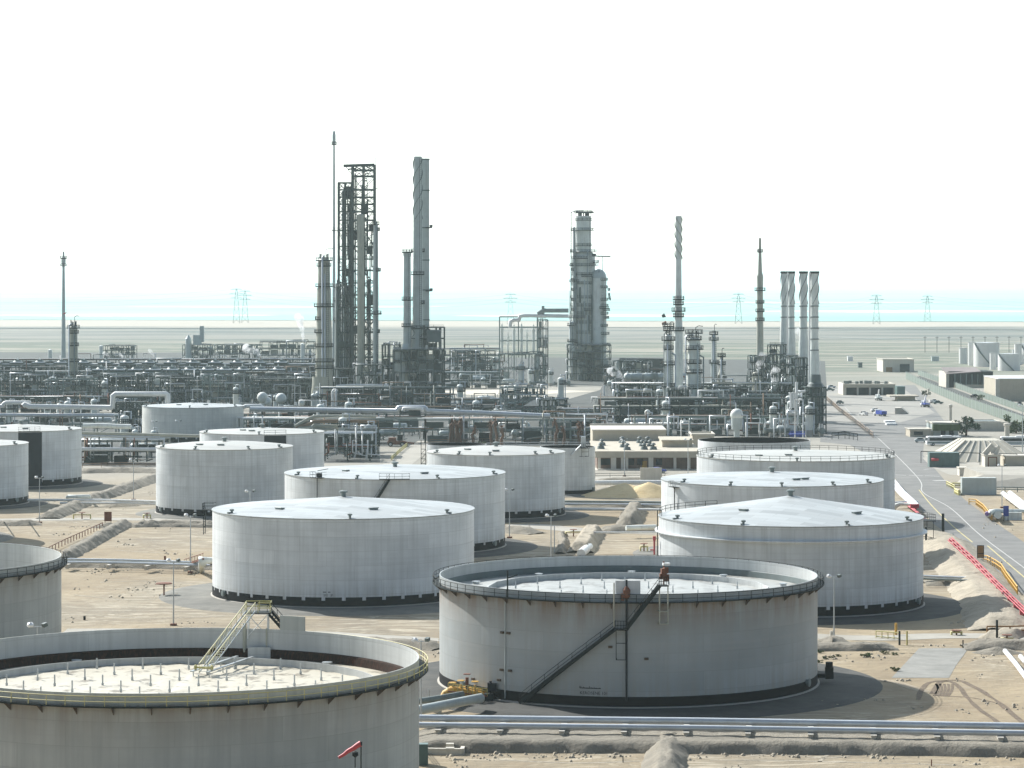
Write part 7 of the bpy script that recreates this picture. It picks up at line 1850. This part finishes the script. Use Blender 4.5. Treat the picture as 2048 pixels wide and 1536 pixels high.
for f_ in ((4, 5, 6, 7), (0, 1, 5, 4), (1, 2, 6, 5), (2, 3, 7, 6), (3, 0, 4, 7)): lowbank.face([k0 + i for i in f_])
struct("earth_bank", lowbank, MAT['track'])
single("concrete_ramp", MB().prism([(0, 0), (1, 0)], 0, 1) if False else (lambda m: (m.face([m.add([(xat(1790, 1205), 1205, 0), (xat(1818, 1205), 1205, 0), (xat(1803, 1205), 1205, 2.6), (xat(1790, 1205), 1205, 2.6), (xat(1790, 1217), 1217, 0), (xat(1818, 1217), 1217, 0), (xat(1803, 1217), 1217, 2.6), (xat(1790, 1217), 1217, 2.6)]) + i for i in (0, 1, 2, 3)]), m.face((7, 6, 5, 4)), m.face((1, 5, 6, 2)), m.face((2, 6, 7, 3)), m.face((0, 3, 7, 4)), m)[-1])(MB()), MAT['conc'], "wedge shaped concrete block on the apron beside a blue truck", "concrete block")
single("tank_shed", MB().box(wp(1810, 798, 1345), (36 * 1345 / F, 8, 11 * 1345 / F)).box(wp(1805, 791.5, 1345), (58 * 1345 / F, 12, .6)), MAT['conc_t'], "flat roofed pump shelter on the apron", "shelter")
single("container", MB().box(wp(1800, 783, 1400), (16 * 1400 / F, 8, 22 * 1400 / F)), MAT['green'], "dark green machine enclosure beside the garage", "enclosure")
for i in range(2): single("white_slab", MB().box(gp(1779 + i * 3, 843 + i * 5, .4), (20 * 1150 / F, 5, .8)), MAT['white'], ("white stacked slab on the apron, upper one", "white stacked slab on the apron, lower one")[i], "slab")
# long security fences along the plant road
def fence(label, pts, h, mat):
    w_ = [gp(*p) for p in pts]; r_ = thing("security_fence", label, "fence", tuple(w_[0]))
    for i in range(len(w_) - 1):
        a, b = w_[i], w_[i + 1]
        mb = MB(); k0 = mb.add([a + V(-.06, 0, .1), b + V(-.06, 0, .1), b + V(-.06, 0, h), a + V(-.06, 0, h), a + V(.06, 0, .1), b + V(.06, 0, .1), b + V(.06, 0, h), a + V(.06, 0, h)])
        for f_ in ((0, 1, 2, 3), (7, 6, 5, 4), (3, 2, 6, 7), (0, 4, 5, 1)): mb.face([k0 + q for q in f_])
        wpart("mesh_panel", mb, MAT[mat], r_)
    proto = None
    for i in range(len(w_) - 1):
        n = max(1, int((w_[i + 1] - w_[i]).length / 12))
        for j in range(n):
            if proto is None: o = proto = part("post", MB().tube((0, 0, 0), (0, 0, h + .6), .14, 5), MAT['galv'], r_)
            else: o = link(proto.copy()); o.parent = r_
            o.location = w_[i] + (w_[i + 1] - w_[i]) * j / n - w_[0]
MAT['mesh'] = P("green_grey_mesh", (.15, .185, .155), .8, 0, .15, .1)
fence("long green grey security fence slanting beside the plant road", ((1812, 758), (1860, 782), (1930, 812), (2060, 858)), 4.0, 'mesh')
fence("second parallel green grey fence on the outer side of the plant road", ((1836, 750), (1900, 772), (1970, 798), (2080, 836)), 3.0, 'mesh')
sheet("road", ((1822, 757), (1840, 752), (2080, 842), (2080, 862)), MAT['paving'], .03)

# ------------------------------------------------------------------ vehicles
def wheels(r_, xs, y, rad, w_=.25):
    mb = MB().tube((0, -w_ / 2, 0), (0, w_ / 2, 0), rad, 16); rim = MB().tube((0, -w_ / 2 - .01, 0), (0, w_ / 2 + .01, 0), rad * .55, 10); proto = None
    for x in xs:
        for s_ in (-1, 1):
            if proto is None:
                o = proto = part("wheel", mb, MAT['tyre'], r_); q = part("rim", rim, MAT['galv'], o)
            else:
                o = link(proto.copy()); o.parent = r_; q2 = link(q.copy()); q2.parent = o
            o.location = (x, s_ * y, rad)
def extr(mb, prof, hw, inset=0.0):
    """side profile in x-z swept across y, its upper points drawn in"""
    zm = max(z for x, z in prof); zl = min(z for x, z in prof); n = len(prof)
    f = lambda z: hw - inset * (z - zl) / max(.01, zm - zl)
    a = mb.add([(x, -f(z), z) for x, z in prof]); b = mb.add([(x, f(z), z) for x, z in prof])
    mb.face(range(a, a + n)); mb.face(list(range(b, b + n))[::-1])
    for i in range(n):
        j = (i + 1) % n; mb.face((a + i, b + i, b + j, a + j))
    return mb
def car(label, px, py, rz, paint, kind='sedan'):
    r_ = thing("parked_car" if kind == 'sedan' else "pickup_truck", label, "car" if kind == 'sedan' else "pickup", tuple(gp(px, py)), "vehicles parked on the apron", rz)
    body = [(-2.3, .45), (2.3, .45), (2.35, .8), (2.2, 1.0), (1.1, 1.1), (-1.6 if kind == 'sedan' else -.2, 1.15), (-2.3, 1.05)]
    part("body", extr(MB(), body[::-1], .9, .05), MAT[paint], r_)
    cab = [(-1.7, 1.1), (1.0, 1.1), (.35, 1.62), (-1.1, 1.65)] if kind == 'sedan' else [(-.5, 1.12), (1.1, 1.12), (.55, 1.78), (-.4, 1.8)]
    part("window", extr(MB(), cab[::-1], .82, .14), MAT['glass'], r_)
    part("roof", MB().box(((cab[2][0] + cab[3][0]) / 2, 0, cab[3][1] + .02), (abs(cab[2][0] - cab[3][0]) + .1, 1.4, .06)), MAT[paint], r_)
    if kind != 'sedan': part("cargo_bed", MB().box((-1.4, .86, 1.3), (1.8, .08, .4)).box((-1.4, -.86, 1.3), (1.8, .08, .4)).box((-2.28, 0, 1.28), (.08, 1.7, .42)), MAT[paint], r_)
    wheels(r_, (-1.45, 1.45), .82, .34)
    for s_ in (-.6, .6):
        o = part("headlight", MB().box((2.31, s_, .82), (.08, .3, .16)), MAT['white'], r_)
        o = part("tail_light", MB().box((-2.31, s_, .85), (.08, .25, .18)), MAT['red'], r_)
    return r_
P_ = [("white pickup with a dark windscreen parked on the apron edge", 1727, 831, 2.0, 'white', 'pickup'), ("dark green car standing by the rusty pipe fence", 1680, 808, 1.0, 'green', 'sedan'), ("green car parked at the west end of the garage", 1700, 787, .4, 'green', 'sedan'), ("white car half hidden beside the blue truck", 1752, 824, .2, 'white', 'sedan'),
      ("green car parked at the garage corner by the heater box", 1660, 782, .1, 'green', 'sedan'), ("white estate car parked beyond the green one by the heater box", 1663, 776, .2, 'white', 'sedan'), ("silver car at the gate house before the bus", 1842, 885, .0, 'clad', 'sedan'), ("white pickup behind the blue crane truck", 1868, 806, .3, 'white', 'pickup'),
      ("green car beyond the blue crane truck", 1876, 808, .2, 'green', 'sedan'), ("blue car half hidden behind the control building panel", 1316, 946, .3, 'blue', 'sedan'), ("grey pickup parked under the control building canopy", 1372, 936, .1, 'clad', 'pickup'), ("dark car parked by the round bush at the workshop", 1950, 795, .6, 'dksteel', 'sedan'), ("dark pickup near the workshop palm", 2040, 812, 1.2, 'dksteel', 'pickup')]
for q in P_: car(*q)
def truck(label, px, py, rz, paint, crane):
    r_ = thing("flatbed_truck", label, "truck", tuple(gp(px, py)), None, rz)
    part("cab", extr(MB(), [(2.0, .6), (2.0, 2.6), (3.2, 2.7), (3.8, 1.7), (3.9, .6)], 1.15, .06), MAT['white'], r_)
    part("window", extr(MB(), [(2.6, 1.75), (2.6, 2.5), (3.26, 2.52), (3.75, 1.75)], 1.17, .06), MAT['glass'], r_)
    part("chassis", MB().box((-.2, 0, .75), (7.6, .9, .4)), MAT['dksteel'], r_)
    part("cargo_bed", MB().box((-1.2, 0, 1.5), (5.6, 2.4, 1.4 if not crane else .6)), MAT[paint], r_)
    wheels(r_, (-2.8, -1.6, 2.6), 1.05, .5, .35)
    if crane:
        part("crane_arm", MB().beam((1.2, 0, 1.6), (-1.5, 0, 5.2), .5, .6).beam((1.2, 0, 1.0), (1.2, 0, 3.0), .9, .9), MAT['white'], r_)
    return r_
truck("blue tipper truck parked beside the white pickup on the apron", 1760, 832, 1.9, 'blue', False)
truck("crane truck with a raised white jib on the apron", 1757, 801, 1.6, 'clad', True)
truck("blue crane truck with a white jib near the fence", 1850, 814, 1.7, 'blue', True)
def bus(label, px, py, rz):
    r_ = thing("bus", label, "bus", tuple(gp(px, py)), None, rz)
    part("body", extr(MB(), [(-6, .4), (6, .4), (6.1, 1.4), (5.8, 3.0), (5.6, 3.2), (-5.8, 3.2), (-6, 2.9)][::-1], 1.27, .05), MAT['white'], r_)
    part("window", MB().box((-.3, 0, 2.2), (11.0, 2.56, .95)), MAT['glass'], r_); part("windscreen", MB().box((5.95, 0, 2.1), (.2, 2.2, 1.3)), MAT['glass'], r_)
    part("stripe", MB().box((0, 0, 1.1), (11.8, 2.565, .3)), MAT['green'], r_); part("roof_unit", MB().box((-1, 0, 3.3), (3.5, 1.6, .3)), MAT['white'], r_)
    wheels(r_, (-3.6, 3.9), 1.15, .5, .3)
    for s_ in (-.9, .9): part("headlight", MB().box((6.08, s_, .9), (.1, .35, .25)), MAT['galv'], r_)
    part("door", MB().box((4.6, -1.28, 1.6), (1.0, .06, 2.2)), MAT['glass'], r_)
bus("white coach with dark windows parked behind the hipped shelter", 1887, 891, PI + .12)
bus("white coach roof showing past the hipped shelter at the fence", 2036, 892, PI - .05)
lc = thing("loader", "dark idle loader standing before the curving pipe bundle", "loader", tuple(gp(793, 893)))
part("body", MB().box((0, 0, 1.3), (6, 2.2, 1.1)).box((-1.4, 0, 2.4), (2.6, 2, 1.2)), MAT['rust'], lc); part("cab", MB().box((1.2, 0, 3.0), (1.8, 1.8, 2.0)), MAT['dksteel'], lc); part("boom", MB().beam((2, 0, 1.6), (6, 0, 1.0), .5, .5), MAT['rust'], lc); wheels(lc, (-2, 2), 1.1, .8, .5)

# ------------------------------------------------------------------ plants
def leaves(mb, rd, c, r, n, sz, sq=(1, 1, 1)):
    for i in range(n):
        d = Vector((rd.gauss(0, 1), rd.gauss(0, 1), rd.gauss(0, 1))).normalized() * r * rd.uniform(.35, 1.0)
        p = Vector(c) + Vector((d.x * sq[0], d.y * sq[1], d.z * sq[2])); a = Vector((rd.uniform(-1, 1), rd.uniform(-1, 1), rd.uniform(-1, 1))).normalized() * sz; b = a.orthogonal().normalized() * sz * .6
        k = mb.add([p - a, p - b, p + a, p + b]); mb.face((k, k + 1, k + 2, k + 3))
def bush(label, px, py, r, mat, seed, name="shrub", cat="shrub", group=None, h=1.0):
    rd = random.Random(seed); b = gp(px, py); r_ = thing(name, label, cat, tuple(b), group)
    mb = MB()
    for i in range(11): leaves(mb, rd, (rd.uniform(-.85, .85) * r, rd.uniform(-.8, .8) * r, r * h * rd.uniform(.25, 1.15)), r * rd.uniform(.22, .42), 42, r * .11, (1, 1, h))
    part("foliage", mb, MAT[mat], r_)
    part("stem", MB().tube((0, 0, 0), (.1 * r, 0, r * h), r * .08, 6, r2=r * .03), MAT['bark'], r_)
for i, (px, py, r) in enumerate(((322, 1022, 1.0), (333, 1024, 1.5), (343, 1025, .9), (352, 1026, 1.0), (366, 1025, 1.2), (374, 1027, 1.5), (384, 1028, 1.0))):
    bush("scrubby dark bush at the foot of the scrub ringed tank", px, py + 3, r, 'leafg', i, group="bushes round the tank base")
for i, (px, py, r) in enumerate(((1732, 1314, .9), (1640, 1306, .6), (1652, 1318, .5), (1664, 1316, .5), (1676, 1313, .45), (1770, 1308, .6), (1790, 1342, .7), (1640, 1325, .5), (1790, 1310, .5))):
    bush("low dry desert tuft on the sand beside the open white tank", px, py, r, 'olive', 40 + i, group="dry tufts on the sand", h=.6)
bush("dark green bush behind the boundary wall", 1932, 872, 5.5, 'leafg', 70)
bush("yellowish bush by the fence behind the boundary wall", 2032, 866, 5.0, 'olive', 71)
bush("round dark shrub by the apron fence", 1852, 793, 2.2, 'leafg', 72)
bush("bushy palm before the workshop wall", 2044, 800, 6.0, 'leafg', 73, "palm_tree", "palm tree")
bush("small green bush between the palm trunks", 957, 902, 2.4, 'olive', 74)
for i, (px, py) in enumerate(((1960, 800), (1970, 796))): bush(("dry shrub beside the open shed wall", "small dark shrub near the open shed")[i], px, py, 2.0, 'olive', 76 + i)
def palm(label, px, y0, y1, seed, fronds=True):
    rd = random.Random(seed); b = gp(px, y1); z = zat(y0, b.y); r_ = thing("palm_tree", label, "palm tree", tuple(b), "rusty brown palms behind the tanks")
    pts = [(rd.uniform(-.15, .15) * i, rd.uniform(-.1, .1) * i, z * i / 5) for i in range(6)]
    part("trunk", MB().path(pts, .52, 8, r2=.4), MAT['bark'], r_)
    mb = MB(); t_ = Vector(pts[-1])
    for i in range(26):
        a = rd.uniform(0, 2 * PI); e = rd.uniform(-1.25, -.2) if i > 8 else rd.uniform(.3, 1.4); L = rd.uniform(1.2, 2.4)
        d = Vector((math.cos(a) * math.cos(e), math.sin(a) * math.cos(e), math.sin(e))); q = t_ + d * L * .5 + V(0, 0, .2); e_ = t_ + d * L + V(0, 0, -.5)
        s_ = Vector((-math.sin(a), math.cos(a), 0)) * .22
        k = mb.add([t_ - s_ * .4, t_ + s_ * .4, q + s_, q - s_, e_]); mb.face((k, k + 1, k + 2, k + 3)); mb.face((k + 3, k + 2, k + 4))
    part("crown", mb, MAT['bark'], r_)
for i, (px, y0, y1) in enumerate(((901, 846, 888), (906, 845, 888), (912, 848, 889), (917, 843, 889), (921, 846, 889), (946, 858, 890), (983, 848, 890), (994, 842, 892), (1004, 856, 894), (1113, 842, 890), (1128, 856, 890), (1160, 846, 884), (1164, 850, 886), (1158, 852, 888))):
    palm(("bare rusty palm trunk in the clump over the small hollow tank", "bare palm trunk of the clump with a ragged head", "thin palm trunk in the middle of the clump", "tallest palm trunk of the clump", "last palm trunk of the clump", "lone palm stub just east of the clump", "short ragged palm by the pipe rack posts", "tall bare palm behind the dome topped tank", "stubby palm beside the tall bare one", "thin tall palm by the hollow tank", "short palm leaning at the hollow tank", "dead orange crowned palm at the gantry arm", "second dead palm crowding the gantry arm", "third dead palm crowding the gantry arm")[i], px, y0, y1, i)

# ------------------------------------------------------------------ power line on the shore
def pylon(label, px, Y, h, hw=4.0):
    r_ = thing("transmission_tower", label, "pylon", (xat(px, Y), Y, 0), "power line towers along the shore")
    mb = MB(); z_ = [0, .2, .4, .58, .72, .84, 1.0]; f = lambda u: hw * (1 - u) ** .8 + .7
    for (u, v) in zip(z_, z_[1:]):
        for sx, sy in ((-1, -1), (1, -1), (1, 1), (-1, 1)):
            mb.beam((sx * f(u), sy * f(u), u * h), (sx * f(v), sy * f(v), v * h), .26)
        for s_ in (-1, 1):
            mb.beam((-f(u), s_ * f(u), u * h), (f(v), s_ * f(v), v * h), .13); mb.beam((f(u), s_ * f(u), u * h), (-f(v), s_ * f(v), v * h), .13)
    part("lattice", mb, MAT['steel'], r_)
    for u, l_ in ((.72, 8), (.84, 10), (.97, 7.5)):
        part("crossarm", MB().beam((-l_, 0, u * h), (l_, 0, u * h), .3, .5).beam((-l_, 0, u * h), (0, 0, u * h + 2.2), .25).beam((l_, 0, u * h), (0, 0, u * h + 2.2), .25), MAT['steel'], r_)
    return r_
py_ = [(473, 4000, 49, "western pylon of the close pair near the shore"), (490, 4050, 46, "eastern pylon of the close pair near the shore"), (1021, 3900, 42, "pylon on the shore beside the silver vessel frame"), (1477, 3950, 42, "pylon on the shore west of the jointed stack"), (1753, 3900, 40, "pylon on the shore between the stacks and the depot"), (1855, 4200, 38, "faint pylon furthest east on the shore"), (-330, 3900, 46, "pylon out of view to the west")]
for a in py_[:-1]: pylon(a[3], a[0], a[1], a[2])
nodes = sorted([(a[0], a[1], a[2]) for a in py_] + [(2500, 4000, 42)])
for i in range(len(nodes) - 1):
    a, b = nodes[i], nodes[i + 1]
    if a[0] == 473: continue
    for j, (u, off) in enumerate(((.72, 7), (.84, 9), (.97, 7))):
        pa, pb = V(xat(a[0], a[1]), a[1] - off, a[2] * u), V(xat(b[0], b[1]), b[1] - off, b[2] * u)
        pts = [pa + (pb - pa) * t_ / 10 - V(0, 0, 11 * 4 * (t_ / 10) * (1 - t_ / 10)) for t_ in range(11)]
        single("power_cable", MB().path(pts, .06, 4), MAT['dksteel'], "thin sagging power cable strung along the shore pylons", "cable", "power cables along the shore")
# long pipe banks across the flats
for i, (pa, pb, r, lab) in enumerate((((1640, 674), (2100, 688), .9, "long dark pipe bank crossing the flats behind the depot"), ((-60, 657), (640, 656), 1.2, "long dark causeway pipe on the western flats"), ((1210, 655), (2100, 660), 1.2, "long dark causeway pipe on the eastern flats"))):
    o = gpipe(lab, (pa, pb), 1.6, r * .28, 'pipe_g', n=6)
for i in range(9):
    px = 1850 + i * 24; b = gp(px, 705); single("utility_pole", MB().tube(b, b + V(0, 0, 13), .22, 6).beam(b + V(-1.5, 0, 12), b + V(1.5, 0, 12), .25), MAT['dksteel'], "thin dark utility pole in the row behind the depot tanks", "pole", "poles behind the depot")
for i, (px, py, w_) in enumerate(((1870, 722, 14), (2030, 722, 16), (1700, 722, 10), (1720, 735, 8))):
    b = gp(px, py); single("site_cabin", MB().box((b.x, b.y, 1.6), (w_ * b.y / F, 4, 3.2)).box((b.x, b.y, 3.3), (w_ * b.y / F + .6, 4.6, .25)), MAT[('clad', 'conc_t', 'white', 'clad_d')[i]], ("low grey cabin beside the near depot tank", "low tan cabin among the depot tanks", "tiny white cabin out on the flats", "small dark cabin on the flats beyond the garage")[i], "cabin")
single("skip_bin", MB().box(gp(1594, 868, 1.0), (5.5, 2.4, 2.0)).box(gp(1594, 868, 2.05), (5.7, 2.6, .15)), MAT['blue'], "bright blue skip under the heater frames beside the hollow open tank", "skip")
single("notice_panel", MB().box(wp(33, 1022, 705), (52 * 705 / F, .3, 22 * 705 / F)).beam(gp(8, 1044), gp(8, 1044, 3), .2).beam(gp(58, 1044), gp(58, 1044, 3), .2), MAT['clad_d'], "grey louvred screen panel before the frame edge tank", "screen")

# ------------------------------------------------------------------ air
hz = MB()
k = hz.add([(-31000, -260, -1.5), (31000, -260, -1.5), (31000, 60500, -1.5), (-31000, 60500, -1.5), (-31000, -260, 200), (31000, -260, 200), (31000, 60500, 200), (-31000, 60500, 200)])
for f_ in ((3, 2, 1, 0), (4, 5, 6, 7), (0, 1, 5, 4), (1, 2, 6, 5), (2, 3, 7, 6), (3, 0, 4, 7)): hz.face([k + i for i in f_])
m = bpy.data.materials.new("haze_air"); m.use_nodes = True
t = m.node_tree
for n_ in list(t.nodes):
    if n_.type == 'BSDF_PRINCIPLED': t.nodes.remove(n_)
pv = t.nodes.new("ShaderNodeVolumePrincipled")
pv.inputs["Color"].default_value = (.77, .935, .94, 1)
pv.inputs["Density"].default_value = 0.52e-4
pv.inputs["Anisotropy"].default_value = .25
t.links.new(pv.outputs[0], [n_ for n_ in t.nodes if n_.type == 'OUTPUT_MATERIAL'][0].inputs["Volume"])
o = struct("haze", hz, m, kind="stuff", label="pale sea haze over the whole refinery plain")
